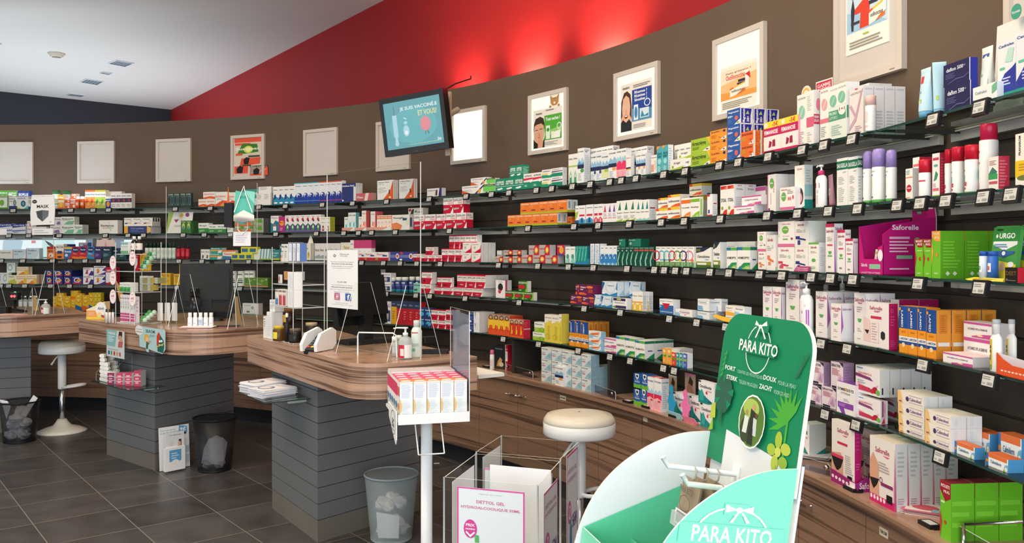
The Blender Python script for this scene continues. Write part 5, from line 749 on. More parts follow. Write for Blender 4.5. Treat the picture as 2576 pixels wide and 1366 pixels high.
tealbx|f0f2f2|e9eef0|1f8a9a|t .3 .8 .4 .1 5a8a9a Dynacold;e .62 .62 .07 .1 2a3a4a;e .62 .62 .04 .06 eee;r .26 .2 .34 .36 c83a3a;r .36 .2 .44 .36 2f7a4a;r 0 0 1 .1 2f93a0
reddis|b0305a|9a2a50|c04a74|t .5 .6 .7 .16 fff PROMO
blum|a6c2d0|8fb4c8|b4ccd6|g .2 .1 .8 .3 2 b8d0dc
'''.strip().split('\n'):
    p = ln.split('|'); DES[p[0]] = p[1:]
def split_art(s):
    f, r, t = [], [], []
    for op in s.split(';'):
        op = op.strip()
        if op.startswith('>'): r.append(op[1:])
        elif op.startswith('^'): t.append(op[1:])
        elif op: f.append(op)
    return ';'.join(f), ';'.join(r), ';'.join(t)
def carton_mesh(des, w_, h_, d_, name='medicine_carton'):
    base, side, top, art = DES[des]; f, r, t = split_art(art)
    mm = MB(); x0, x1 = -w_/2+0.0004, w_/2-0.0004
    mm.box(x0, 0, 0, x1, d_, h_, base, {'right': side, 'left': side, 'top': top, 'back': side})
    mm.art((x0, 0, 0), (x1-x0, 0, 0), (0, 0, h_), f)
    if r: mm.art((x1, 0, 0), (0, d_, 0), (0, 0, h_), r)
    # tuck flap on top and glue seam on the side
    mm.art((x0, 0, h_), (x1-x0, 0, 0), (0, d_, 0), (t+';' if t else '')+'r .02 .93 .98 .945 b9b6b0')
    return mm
PROD = []       # every product on the wall: dict(o, desc, shelf, row, px, back)
class Cur: top = 0.0; row = 0; zb = 0.0; xb = 0.0; plus = False
def products(table):
    for ln in table.strip().split('\n'):
        if not ln.strip() or ln.startswith('#'): continue
        sh, pos, des, desc = [q.strip() for q in ln.split('|')]
        q = pos.split(); xa, xb, n, yt = float(q[0]), float(q[1]), int(q[2]), float(q[3])
        opt = {k[0]: float(k[1:]) for k in q[4:] if k[0] != 's'}; side = [float(k[1:]) for k in q[4:] if k[0] == 's']
        inset = opt.get('i', 0.025); R = RF+inset
        plus = sh.startswith('+'); lev = int(sh.strip('+'))
        zb = Cur.top if plus else (SZ[lev] if lev in SZ else ZW)
        if plus and Cur.plus and xa >= Cur.xb-4: zb = Cur.zb          # beside the one before, same level
        elif plus: Cur.row += 1
        else: Cur.row = 0
        Cur.zb, Cur.xb, Cur.plus = zb, xb, plus
        if lev == 6: R = RW-0.34+inset+0.0
        ta, tb = ang(xa, R), ang(xb, R); dth = (ta-tb)/n
        x, y = pol(R, ta); zt = zat(yt, y); hh = max(zt-zb-0.0006, 0.012); w_ = 2*R*sin(dth/2)
        yaw = radians(opt.get('y', 0))
        if 'w' in opt: w_ = opt['w']
        d_ = opt.get('d', 0.055)
        if side:      # depth from where the far edge of the right side shows
            cx, cy = pol(R, tb); k = ray(side[0]); a = tb-pi/2+yaw; nx, ny = -sin(a), cos(a)
            dd = (k*cy-cx)/(nx-k*ny) if abs(nx-k*ny) > 1e-6 else 0.05
            d_ = min(max(dd, 0.02), 0.26-inset)
        nb = int(opt.get('b', 1))
        if nb*d_ > 0.275-inset: d_ = (0.275-inset)/nb
        me = None
        for i in range(n):
            t = ta-dth*(i+0.5); px, py = pol(R, t)
            for b in range(nb):
                bx, by = px+cos(t)*d_*b, py+sin(t)*d_*b
                a = t-pi/2+yaw
                if me is None:
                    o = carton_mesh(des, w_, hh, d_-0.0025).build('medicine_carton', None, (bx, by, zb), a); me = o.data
                else:
                    o = bpy.data.objects.new('medicine_carton', me); COL.objects.link(o); o.location = (bx, by, zb); o.rotation_euler = (0, 0, a)
                PROD.append(dict(o=o, desc=desc, sh=lev, row=Cur.row, t=t, b=b, nb=nb, cat='medicine box'))
        Cur.top = zb+hh+0.0004
    return
# shelf | left px, right px, count, top px, options (s: far edge px of right side, d: depth m, b: rows deep, i: inset m, y: yaw deg) | design | description
products('''
1|-6 21 1 487 d.06|isog|green and white carton with pale window
1|-2 43 2 479 i.13|isog|green carton standing at the back
1|44 74 1 480 i.13|isob|navy carton standing at the back
1|23 43 1 495|isow|white carton with navy base and teal disc
1|43 71 1 494|isow2|white carton with dark disc and teal corner
1|71 81 1 501|isow|narrow white carton with navy base and teal disc
1|146 161 1 490|orvit|orange and yellow vitamin carton
1|163 176 1 509|redor|small red carton with white panel
+1|163 176 1 498|redor|small red carton with white panel
1|176 190 1 499|redor|tall red carton with white panel
+1|179 192 1 487|redor|tall red carton with white panel
1|214 239 2 478|ortall|tall orange carton with white top and fruit
1|239 266 2 478|gntall|tall lime carton with white top and fruit
1|265 279 1 494|bluor|navy and orange carton with cream top
1|262 306 3 482 i.12|yeltop|cream carton standing at the back
1|279 331 4 487|whband|white carton with dark band and red fruit
1|422 452 2 487 d.03|blgreen|dark green see-through pack
1|453 481 2 486 d.03|blgreen|dark green see-through pack
1|499 541 2 501|riopan|low white carton with orange flame print
+1|511 541 1 483|riopan|low white carton with orange flame print
1|542 571 1 483 s578|riopanb|large white carton with orange flame print
1|571 592 1 484|riopanb|white carton with orange print behind black sleeve
1|609 650 2 500 i.09|plainw|white carton behind the hanging mask pouch
+1|609 650 2 477 i.09 d.06|tealtop|flat teal and purple carton behind the mask pouch
1|645 681 2 487 s686|plainw|plain white carton with grey text
+1|650 682 1 470|plainw|plain white carton with grey text
1|687 741 4 470 d.05|sterim|white nasal spray carton with teal wave
1|740 760 1 461 d.05|wave|teal topped carton with big blue wave
1|760 803 3 460 d.05|wave|teal topped carton with big blue wave
1|803 860 4 457 d.05|wavr|red topped carton with blue wave
1|860 895 1 462 d.02 b4|patch|flat navy patch carton
1|896 936 1 487 d.05|redlow|low pink and red carton
1|949 989 1 455 d.02 b3|voltp|white patch carton with orange curve, left one
1|1004 1041 1 452 d.02 b2|voltp|white patch carton with orange curve, right one
1|1074 1111 1 475 s1122|volts|small white gel carton with dark print
1|1162 1215 1 469 d.05|advil|long white carton with orange and navy swoosh
+1|1184 1224 1 449 d.05|advil|long white carton with orange and navy swoosh
1|1215 1245 1 465 s1247|grsale|pale carton with green allergy panel
+1|1224 1245 1 449 s1258|grsale|pale carton with green allergy panel
1|1247 1317 3 451 d.07|aspft|dark green carton with white capitals
+1|1282 1314 2 418 s1332|aspft|dark green carton with white capitals
1|1317 1363 2 438 d.05|aspred|white and green carton with red stripe
1|1363 1388 1 449 d.05|aspyel|small white and green carton with yellow stripe
+1|1363 1388 1 428 d.05|aspyel|small white and green carton with yellow stripe
1|1388 1415 1 445 s1427|aspc|white and green carton with purple stripe
+1|1388 1415 1 424 s1427|aspc|white and green carton with purple stripe
1|1430 1453 2 389 d.04|gperson|slim white nasal carton with green figure
1|1486 1542 4 375 i.10 d.05|physb|tall white sea spray carton at the back
1|1453 1469 1 374 s1486|physb|tall white sea spray carton with green dot
1|1486 1513 2 388 d.04|physn|pale blue sea spray carton with navy band
1|1513 1531 1 388 d.04|physg|sea spray carton with lime lower half
1|1531 1551 1 380 d.04|physo|sea spray carton with orange dot
1|1551 1575 2 376 d.04|physp|sea spray carton with hot pink half
1|1570 1628 4 377 i.10 d.05|physb|tall white sea spray carton at the back
1|1575 1587 1 392 s1597|physw|white carton with dark and orange stripes
1|1600 1624 2 388 s1643|physo|sea spray carton with orange dot
1|1638 1652 1 391 d.05|physr|white carton with pale brown blocks
1|1652 1681 2 369 s1695|arnic|teal carton with orange corner
1|1696 1738 3 366 i.10 d.07|plainw2|white carton behind the teal cartons
1|1686 1719 1 403 d.05 i.01|arnigel|low white gel carton with green edge
1|1719 1738 1 399 d.05|arnigel|low white gel carton with green edge
+1|1704 1738 1 380 d.05|arnigel|low white gel carton with green edge
1|1738 1786 1 386 d.05|arnic2|lime green cream carton
+1|1738 1786 1 353 d.05|arnic2|lime green cream carton
1|1786 1827 1 384 d.05|dapis|orange gel carton with navy dot
+1|1786 1827 1 356 d.05|dapis|orange gel carton with navy dot
+1|1786 1827 1 331 d.05|dapis|orange gel carton with navy dot
1|1829 1862 1 360 d.07 b3 i.03|magn|blue magnesium carton with red dot
+1|1829 1862 1 318 d.07 b3 i.03|magn|blue magnesium carton with red dot
+1|1829 1862 1 279 d.07 b3 i.03|magn|blue magnesium carton with red dot
1|1864 1895 1 367 d.035 b2 i.005|sport|bright orange carton with cream side
+1|1864 1895 1 334 d.035 b2 i.005|sport|bright orange carton with cream side
1|1921 2008 2 310 d.06 i.015|feman|pink and white carton with yellow discount top
1|2005 2029 1 241 d.08|lactg|tall white carton with pale green disc
1|2029 2047 1 231 s2063|lactp|tall white carton with pink promo band
1|2063 2085 1 226 d.08|lactr|tall white carton with pink disc
1|2085 2130 1 219 s2164|lactg2|wide pale green twin pack carton
1|2137 2172 1 225 d.042 b4|lactx|white carton with lilac cross ribbon
1|2160 2186 1 216 i.16 d.05 b2|lactr|tall white carton at the back
1|2376 2440 1 220 s2462|dafl|dark navy carton
+1|2373 2438 1 166 s2462|dafl|dark navy carton
1|2447 2508 1 222 d.05 i.005|cedlow|low white carton with green leaf corner
1|2510 2556 1 110 d.05|ced|white carton with blue leg curve
1|2556 2610 1 85 d.05|ced|white carton with blue leg curve
2|-6 31 1 562|blucap|white carton with blue arc at picture edge
2|31 64 1 563|blucap|white carton with blue arc
2|68 117 2 570|pinkc|white carton with small red motif
+2|68 83 1 556|pinkc|white carton with small red motif
2|126 154 1 567 d.04|purpg|white carton with mauve shape
+2|137 154 1 546 d.04|purpg|white carton with mauve shape
2|154 187 1 566 d.03 b3|rennie|white carton with pale green leaf
+2|154 187 1 545 d.04 b2|rennie|white carton with pale green leaf
2|187 207 1 565 d.1|rennie|narrow white carton with pale green side
2|249 296 1 554 s309|revita|large white carton with colourful underline
2|312 379 1 569 s406|navybar|long navy carton lying flat
+2|312 383 3 548 s404|nacyst|white carton with orange pen print
2|455 481 2 555 s500|glg|dark green carton with yellow dot
2|499 525 1 561 d.06|gwbox|white carton with green lower half
2|525 568 2 565 d.06|gwbox|white carton with green lower half
2|572 586 1 573 d.05|plainw|small white carton below the black sleeve
2|590 636 2 566 d.05|orgn|grey green carton with orange leaf and red top
+2|590 636 2 549 d.05|orgn|grey green carton with orange leaf and red top
2|637 663 1 566 d.05 b3|gngr|grey green carton with leaf print
+2|637 663 1 549 d.05 b3|gngr|grey green carton with leaf print
2|681 701 1 543 d.05|tealpic|white and teal carton with bottle picture
2|701 717 1 545 d.05|magor|magenta carton with orange disc
2|717 807 7 542 d.05|figs|white carton with green figure and red dots
2|807 830 2 546 s843|figr|white carton with dark red figure
2|866 876 1 546 d.04|tealw|narrow white carton with teal motif
2|876 895 2 535 s905|tealw|tall white carton with teal motif
2|902 911 1 545 d.04|pinkw|narrow white carton with coral motif
2|910 921 1 530 s931|pinkw|tall white carton with coral side
2|932 944 1 532 s964|pinkw|slim white carton with long coral side
2|948 985 4 542 d.05 i.02|orw|white carton with orange top band
2|985 1030 1 541 s1041|flexag|white joint carton with orange curve
2|860 892 1 573 d.05 i.003|tray|low white tester tray with coral print
2|893 921 1 573 d.05 i.003|tray|low white tester tray with coral print
2|924 983 1 572 d.02 i.002|tray|low white tester tray with coral print
2|1027 1064 1 541 d.06 i.12|plainw2|white carton at the back left of red cartons
+2|1027 1064 1 524 d.06 i.12|flexag2|beige carton with dark figure on top
2|1041 1097 2 541 d.055|daff|large red and white painkiller carton
2|1098 1122 1 539 d.055|daff|large red and white painkiller carton
2|1122 1174 2 537 s1191|daff|large red and white painkiller carton
+2|1115 1166 2 499 s1183|daff|large red and white painkiller carton
2|1277 1402 6 542 d.042 b2|spidw|orange carton with olive base
+2|1309 1427 5 511 d.042 b2|spidw|orange carton with olive base
2|1412 1440 2 545 i.10 d.05|spid|orange carton with olive base turned sideways
2|1447 1456 1 518 d.04|otrg|slim white nasal carton with green corner
2|1456 1472 1 517 d.04|otri|slim white nasal carton with blue base
2|1474 1492 1 515 d.04|otri|slim white nasal carton with blue base
2|1494 1516 2 514 d.04|otrr|slim white nasal carton with red base
2|1516 1529 1 513 d.04|trired|white carton with red triangle
2|1529 1551 2 512 d.04|tripur|white carton with purple triangle
2|1551 1600 3 506 d.045|trigre|white carton with dark green triangle
2|1600 1633 3 504 s1655|triteal|white carton with teal triangle
2|1650 1680 1 526 d.05|oscil|white carton with yellow and red bands
2|1680 1711 1 523 s1730|oscil|white carton with yellow and red bands
+2|1655 1680 1 499 d.05|oscil|white carton with yellow and red bands
+2|1680 1711 1 491 s1736|oscil|white carton with yellow and red bands
2|1742 1770 2 494 i.12 d.08|oscilg|cream rear carton with yellow and red top
+2|1734 1765 1 464 s1792 i.1|oscilg|cream rear carton with yellow and red top
2|1714 1737 1 499 d.05 i.005|coryz|white carton with orange top and corner
2|1737 1760 1 497 s1770 i.005|rhinal|white carton with lime top and corner
2|1779 1792 1 489 s1806|whred|slim white carton with red bars
2|1812 1847 2 467 d.06 b2|stodal|white syrup carton with red top bar
2|1900 1926 1 470 i.14 d.07|homeo|white carton with mauve bands at the back
2|1846 1897 1 519 d.05 b2 i.0|homeo|white cream carton with mauve bands
+2|1866 1915 1 494 s1931 i.01|homeo|white cream carton with mauve bands
2|1931 1952 1 440 d.065 b2|safpink|tall white carton with pink edge and green drop
2|1962 2000 1 473 d.05 i.0|safsq|square white carton with pink base line
2|1999 2024 1 418 s2046|tealov|tall white carton with dark oval window
2|2105 2133 1 400 d.06|saug|tall white carton with dark green band
2|2134 2158 1 396 s2171|saug|tall white carton with dark green band
2|2278 2296 1 425 d.05|puress|slim white carton with red disc
2|2296 2313 1 397 d.06 i.05|puresr|tall slim white carton with red sides
2|2345 2364 1 387 s2378|puresg|slim white carton with green molecule
2|2487 2512 1 396 s2542|puresb|white and green carton with bright red side
2|2554 2600 1 338 d.06|prana|white and yellow carton at the right edge
3|-8 32 1 629 d.06|lans|white carton with dark half disc
3|32 65 1 627 d.06|lblu|pale blue carton with white curve
3|66 99 1 624 s109|lblu|pale blue carton with white curve and pink edge
3|118 139 1 620 d.06|imod|orange carton with dark red top
3|140 160 1 615 d.06|imodi|white and orange carton with navy label
3|161 181 1 620 d.06|bluyel|blue and red carton with yellow strip
3|160 182 1 614 i.12|navyc|navy carton at the back
3|181 199 1 620 d.06|redpk|red antacid carton with blue oval
3|199 219 1 620 d.06|redpk|red antacid carton with blue oval
+3|198 221 1 610 d.06|bluyel|blue and red carton with yellow strip
3|219 237 1 620 d.06|teal1|sky blue antacid carton with navy oval
3|237 256 1 620 d.06|purp1|purple antacid carton with navy oval
3|257 280 1 620 d.06|dteal|dark teal antacid carton with navy oval
3|280 318 2 624 d.06 i.06|dteal|dark teal antacid carton with navy oval
3|505 527 2 627 d.05|tenaw|small white carton with maroon shapes
3|526 559 1 637 d.06|tealor|teal carton with orange stripe
+3|530 559 1 623 d.06|tealor|teal carton with orange stripe
3|560 592 1 629 s600|tasec|white carton with orange top and blue base
3|582 635 3 637 d.05 i.01|yelblu|yellow carton with blue square
+3|606 646 2 621 d.05 i.01|yelblu|yellow carton with blue square
3|636 652 1 627 d.06|stripe|pale carton with lime top line
3|652 681 4 626 d.06|waveg|pale carton with blue green waves
3|681 703 1 628 d.06|tealb|teal carton with lime base
3|703 725 1 616 d.06|tealred|teal carton with red flower
3|725 752 2 610 d.06|bioc|cream carton with yellow flower
3|752 788 2 614 d.06 i.05|yeltop|cream carton beside the tissue box
3|792 856 5 612 d.06|greyc|white carton with grey blue band
3|857 882 1 610 d.06|flexl|cream carton with yellow flower head
3|881 890 1 604 d.06|plainw2|narrow white carton left of pink tops
3|890 934 4 604 d.05|pinktop|white carton with deep pink top
3|901 917 1 634 i.005|therm|white and red low carton with blue tag
3|917 944 1 634 i.005|therm|white and red low carton with blue tag
3|944 977 1 634 i.005|therm|white and red low carton with blue tag
3|976 1005 1 633 d.05|nurdb|dark blue carton with red ring
3|1005 1040 1 633 d.05|nurdb|dark blue carton with red ring
3|1039 1060 1 638 d.05|dafsm|small red and white painkiller carton
3|1060 1078 1 641 d.05|dafsm|small red and white painkiller carton
3|1078 1095 1 641 d.05|dafsm|small red and white painkiller carton
3|1095 1112 1 641 d.05|dafsm|small red and white painkiller carton
+3|1071 1091 1 621 d.05|dafsm|small red and white painkiller carton
3|1111 1163 3 625 d.05|daf|red and white painkiller carton
+3|1130 1200 5 592 d.05 i.05|daf|red and white painkiller carton
3|1164 1186 1 636 d.07|dafw|white carton with red curved corner
3|1187 1210 1 636 d.07 b2|dafw|white carton with red curved corner
+3|1164 1186 1 610 d.07|dafw|white carton with red curved corner
+3|1187 1210 1 610 d.07 b2|dafw|white carton with red curved corner
3|1245 1266 1 645 d.05|nurof|grey and red carton with orange target
3|1267 1290 1 645 d.05|nurof|grey and red carton with orange target
3|1290 1312 1 644 d.05|nurof|grey and red carton with orange target
3|1313 1340 1 641 d.05|nurof|large grey and red carton with orange target
3|1341 1372 1 641 d.05|nurof|large grey and red carton with orange target
3|1372 1403 1 642 s1420|nurof|large grey and red carton with orange target
+3|1267 1290 1 629 d.05|nurof|grey and red carton with orange target
+3|1291 1312 1 629 d.05|nurof|grey and red carton with orange target
+3|1330 1356 1 617 d.05|nurof|large grey and red carton with orange target
+3|1357 1383 1 616 s1399|nurof|large grey and red carton with orange target
+3|1401 1420 1 616 d.05|nurpu|red carton with orange target and purple corner
3|1250 1262 1 630 i.16 d.04|greyc|grey carton at the back
3|1422 1447 2 620 d.05|sensw|slim white toothpaste carton with green mark
3|1447 1477 4 619 s1485|tealsl|slim teal carton with lighter wave
3|1485 1510 2 613 d.05|whvert|white carton with vertical lettering
3|1510 1552 4 618 d.05|bluew|white carton with blue wave
3|1552 1595 4 620 d.05|dgrn|dark green carton with pale swirl
3|1595 1646 4 620 d.05|dgrr|dark green carton with swirl and red bar
+3|1557 1573 1 601 d.05|dgtop|small green carton lying on dark green cartons
+3|1581 1612 1 601 d.06|dgtop|small green carton lying on dark green cartons
3|1650 1662 1 620 d.05|rsR|white carton with red ring
3|1663 1675 1 620 d.05|rsT|white carton with turquoise ring
3|1676 1688 1 620 d.05|rsT|white carton with turquoise ring
3|1689 1701 1 620 d.05|rsR|white carton with red ring
3|1702 1715 1 620 d.05|rsG|white carton with green ring
3|1717 1730 1 620 d.05|rsN|white carton with navy ring
3|1732 1746 1 620 d.05|rsP|white carton with pink ring and orange flower
3|1751 1789 1 622 d.05|osmo|white carton with navy top curve
3|1794 1812 1 609 s1830|osmo|tall white carton with navy top curve
3|1828 1900 3 608 i.12 d.06|plainw2|white carton standing behind green based cartons
3|1828 1853 1 621 d.05|homop|white eye carton with blue green corner
3|1855 1887 1 620 s1907|homop|white eye carton with blue green corner
3|1907 1927 1 632 d.06|safor|white carton with orange print
+3|1905 1927 1 583 d.06|safbio|white carton with green leaf and pink foot
3|1928 1951 1 591 s1957|safor|tall white carton with orange print
3|1957 1998 1 621 d.06|safpk|white pads carton with pink print
+3|1957 1999 1 558 d.06|safbio|white carton with green leaf and pink foot
3|2000 2033 1 621 d.06|safnav|white pads carton with navy print
+3|2000 2034 1 557 s2081|safnav|white pads carton with navy print
3|2034 2060 1 610 s2079|safgt|white carton with green top strip
3|2077 2099 1 563 s2122|saftall|tall slim white carton with red top
3|2106 2126 1 578 s2142|saftall|tall slim white carton with red top
3|2127 2146 1 600 s2160|saftall|short slim white carton with red top
3|2302 2322 1 601 d.06|mousr|lime green carton with red corner
3|2323 2343 1 601 d.06|mousr|lime green carton with red corner
3|2344 2366 1 581 d.08 b3|mouso|large lime green carton with orange corner
3|2528 2560 1 672 s2620 i.0|deet|low black and red repellent carton
4|-8 21 2 686 d.06|grcurl|white carton with grey green curl
+4|17 38 1 661 d.05 i.06|grcurl|white carton with grey green curl
4|21 41 1 692 d.05|yelgr|yellow and green carton
4|41 67 1 691 d.05|yelor|yellow and orange carton
4|67 92 1 691 s114|yelor|yellow and orange carton
+4|42 70 1 671 s82|yelor|yellow and orange carton
4|115 132 1 696 d.05|navyc|navy carton with white ring
4|134 158 1 696 d.05|navyc|navy carton with white ring
4|160 179 1 696 d.05|navyc|navy carton with white ring
4|180 208 1 695 d.05|navyc|navy carton with white ring
+4|115 132 1 680 d.05|navyc|navy carton with white ring
+4|134 158 1 680 d.05|navyc|navy carton with white ring
+4|160 180 1 680 s209|navyc|navy carton with white ring
4|209 235 1 693 d.06|rhinof|white and purple cold carton
+4|209 235 1 673 d.06|rhinof|white and purple cold carton
4|236 265 1 691 d.06|antiv|white and purple carton with yellow dot
+4|236 266 1 669 d.06|antiv|white and purple carton with yellow dot
4|266 292 1 672 d.06|anir|tall red and white carton
4|404 429 1 687 d.05|yelp|amber yellow carton
4|437 454 1 689 d.05|yelp|amber yellow carton
4|451 471 1 662 d.05 i.1|yelp|amber yellow carton
4|615 674 2 698 d.06|gnlow|low olive green carton with orange foot
4|911 957 1 690 i.12|flatw|white carton lying behind the monitor
+4|911 957 1 677 i.12 d.06|flatw|flat white carton lying behind the monitor
4|958 983 1 711 s997|bonew|white bone carton with blue picture
+4|958 983 1 686 s997|bonew|white bone carton with blue picture
4|1040 1058 1 712 d.05|tealdaf|pale teal painkiller carton
4|1058 1085 1 713 d.05|dafsm|medium red and white carton
+4|1061 1087 1 684 d.05|dafsm|medium red and white carton
4|1085 1095 1 716 i.07|dafsm|narrow red and white carton at the back
4|1092 1114 1 722 d.05|daf|red and white painkiller carton
4|1114 1140 1 722 d.05|daf|red and white painkiller carton
+4|1100 1112 1 697 d.05|daf|red and white painkiller carton
+4|1112 1137 1 697 s1143|daf|red and white painkiller carton
4|1141 1213 3 721 d.11 b2|dafplus|wide red painkiller carton with cream band
+4|1150 1221 3 690 d.11 b2|dafplus|wide red painkiller carton with cream band
4|1247 1271 1 704 d.06 i.05|gift|grey carton with pink side and round motif
4|1271 1342 3 731 s1352|exced|small green carton with red label
+4|1304 1327 1 706 s1337|exced|small green carton with red label
4|1435 1464 1 742 d.05|alleg|purple allergy carton with orange shapes
4|1464 1495 1 744 d.05|alleg|purple allergy carton with orange shapes
+4|1448 1457 1 715 d.05|alleg|purple allergy carton with orange shapes
+4|1457 1492 1 716 d.04 b2|alleg|purple allergy carton with orange shapes
4|1495 1512 1 741 d.06|drwh|white and blue carton with shield outline
4|1513 1540 1 743 d.06|drwh|white and blue carton with shield outline
+4|1514 1553 1 707 d.05 b2|drwh|white and blue carton with shield outline
4|1562 1580 1 745 i.13|drwh|white and blue carton at the back
4|1582 1615 1 745 i.11|drwh|white and blue carton at the back
+4|1560 1580 1 706 i.13|drwh|white and blue carton at the back
+4|1580 1614 1 707 s1625 i.11|drwh|white and blue carton at the back
4|1541 1577 1 748 s1591 i.01|coryp|white carton with navy label and berry
4|1591 1604 1 733 d.045|yeldr|tall white carton with yellow base
4|1604 1617 1 733 s1630|yeldr|tall white carton with yellow base
4|1617 1632 1 733 s1644 i.06|yeldr|tall white carton with yellow base
4|1659 1694 1 751 s1712|trian|blue carton with red triangle
4|1699 1741 1 776 s1756|traum|low white cream carton with red lines
4|1755 1784 1 782 d.06|traumb|white carton with blue fade
4|1784 1800 1 781 i.06|traumb|white carton with blue fade
+4|1755 1784 1 751 s1806|traumb|white carton with blue fade
+4|1797 1815 1 751 s1832 i.07|traumb|white carton with blue fade
4|1825 1849 1 792 d.05|engy|white carton with orange corner
+4|1825 1849 1 767 d.05|engy|white carton with orange corner
4|1845 1873 1 796 d.05 i.01|nervo|white carton with pale blue corner
+4|1848 1873 1 770 s1892|nervo|white carton with pale blue corner
4|1919 1942 1 720 d.06|safbig|tall white wash carton with green bowl
4|1943 1965 1 721 s1977|safbig|tall white wash carton with green bowl
4|1977 2011 1 702 s2027|safbig|large tall white wash carton with green bowl
4|2052 2081 1 732 d.07 b2|safbig|white wash carton with green bowl and red tag
4|2090 2116 1 762 d.05 i.0 b2|safbig|shorter white wash carton with orange lettering
4|2149 2176 1 736 d.06 b2|safbig|tall white wash carton behind underwear carton
4|2172 2236 1 757 s2260|safund|large white underwear carton with crimson side
4|2240 2262 1 752 i.12 d.08 b2|safund|white carton with crimson side at the back
4|2262 2285 1 768 d.05|lamid|blue and orange twin ointment pack
4|2285 2308 1 770 d.05|lamid|blue and orange twin ointment pack
4|2309 2330 1 772 d.05|lamid|blue and orange twin ointment pack
4|2331 2356 1 778 d.05 b4|lamid|blue and orange twin ointment pack
4|2424 2495 1 845 d.06 i.10|homeo|white cream carton with mauve bands
+4|2424 2495 1 806 d.06 i.10|homeo|white cream carton with mauve bands
4|2372 2447 1 884 d.055 b2 i.015|homeo|low white cream carton with mauve bands
5|133 142 1 745 d.05|vitye|yellow vitamin carton with orange base
5|142 160 1 737 d.05|vitye|yellow vitamin carton with orange base
5|160 177 1 745 d.05|vitye|yellow vitamin carton with orange base
5|178 190 1 752 d.05|vitye|yellow vitamin carton with orange base
+5|178 196 1 731 d.05 i.05|vitye|yellow vitamin carton with orange base
5|189 206 1 738 d.05|vityb|yellow vitamin carton with blue base
5|207 223 1 742 d.05|vitye|yellow vitamin carton with orange base
5|223 236 1 736 d.05|vityb|yellow vitamin carton with blue base
5|236 254 2 736 d.05|vityg|yellow vitamin carton with green base
5|610 650 1 762 d.06|tealbx|white carton with teal top edge
5|968 983 1 758 d.05|bonew|tall white carton left of yellow carton
5|985 998 1 757 d.05|yelnav|yellow carton with slate blue top
5|998 1058 4 757 d.06|fifen|red carton with slate blue top
5|1050 1085 2 797 d.05|apais|dark blue carton with light blue disc
+5|1050 1085 2 773 d.05|apais|dark blue carton with light blue disc
5|1085 1122 2 803 d.05|daf|red and white painkiller carton
+5|1085 1122 2 778 d.05|daf|red and white painkiller carton
5|1122 1145 1 803 d.05|daf|red and white painkiller carton
+5|1122 1145 1 778 d.05|daf|red and white painkiller carton
5|1178 1206 1 811 s1245|navw|white carton with navy half
+5|1178 1206 1 784 s1245|navw|white carton with navy half
5|1228 1282 4 790 d.06 b2|orheat|yellow and orange heat patch carton
5|1282 1317 3 802 s1335 i.015|orheatr|red heat patch carton with yellow runner
5|1340 1370 1 834 d.05|gnw|white carton with lime lower half
+5|1344 1370 1 809 d.05|gnw|white carton with lime lower half
5|1370 1406 2 790 d.06|yeltall|tall yellow carton with white top
5|1406 1413 1 790 d.06|yeltall|tall yellow carton with white top
5|1432 1446 1 805 d.045|lamid|blue and orange ointment pack
5|1447 1461 1 806 d.045|lamid|blue and orange ointment pack
5|1462 1480 1 809 d.04 b4|lamid|blue and orange ointment pack
5|1481 1512 1 867 s1524 i.0|wrapor|wrapped white carton with orange swirl
+5|1481 1512 1 849 s1518 i.0|wrapor|wrapped white carton with orange swirl
+5|1481 1512 1 831 s1525 i.0|wrapor|wrapped white carton with orange swirl
5|1513 1550 1 869 d.05|homeo|white cream carton with mauve bands
+5|1513 1550 1 848 d.05|homeo|white cream carton with mauve bands
5|1550 1572 1 844 d.07|homop|white eye carton with blue green corner
5|1573 1597 1 848 d.07|homop|white eye carton with blue green corner
5|1598 1622 1 854 d.065 b3|homop|white eye carton with blue green corner
5|1690 1712 1 874 i.09 d.08|plainw|white carton behind the coloured slim cartons
5|1667 1678 1 874 d.05|sixO|slim orange carton
5|1679 1690 1 875 d.05|sixO|slim orange carton
5|1690 1701 1 885 d.05|sixR|slim red carton
5|1701 1709 1 886 d.05|sixT|slim teal carton
5|1710 1718 1 887 d.05|sixT|slim teal carton
5|1719 1729 1 888 s1744|sixB|slim blue carton with white side
5|2030 2066 1 964 d.06|pervig|lilac carton with dark corner
5|2067 2103 1 968 d.06|pervig|lilac carton with dark corner
+5|2040 2072 1 906 s2090|pervig|lilac carton with dark corner
+5|2090 2121 1 907 s2150|pervig|lilac carton with dark corner
5|2104 2151 1 957 d.05 i.01|symb|white carton with purple top and ribbon
5|2153 2215 1 991 s2235|cranbs|white cranberry carton with red fruit
5|2222 2262 1 984 i.12 d.07|cranb|white cranberry carton at the back
+5|2152 2213 1 916 d.04 b5|cranb|white cranberry carton with red fruit
5|2261 2326 1 1068 d.05|calend|white cream carton with yellow edge
+5|2260 2325 1 1038 d.05|calend|white cream carton with yellow edge
+5|2259 2325 1 1010 d.05|calend|white cream carton with yellow edge
+5|2258 2324 1 980 d.05 b2|calend|white cream carton with yellow edge
5|2327 2393 1 1090 d.05 b2 i.01|calend|white cream carton with yellow edge
+5|2327 2393 1 1057 d.05 b2 i.01|calend|white cream carton with yellow edge
+5|2327 2393 1 1028 d.05 b2 i.01|calend|white cream carton with yellow edge
5|2402 2452 1 1108 d.045 i.02 s2480|calmi|white and orange cream carton with blue ends
5|2481 2536 1 1136 s2578 i.02|calmi|white and orange cream carton with blue ends
5|2440 2490 1 1076 d.05 i.11|calmi|white and orange cream carton at the back
5|2512 2570 1 1086 d.05 i.11|calmi|white and orange cream carton at the back
6|1240 1270 1 867 d.05 i.13|darkc|dark grey carton with golden foot picture
6|1271 1277 1 867 s1299 i.12|codein|red and white carton turned sideways
6|1362 1387 1 926 d.07|marim|pale blue saline carton with red bar
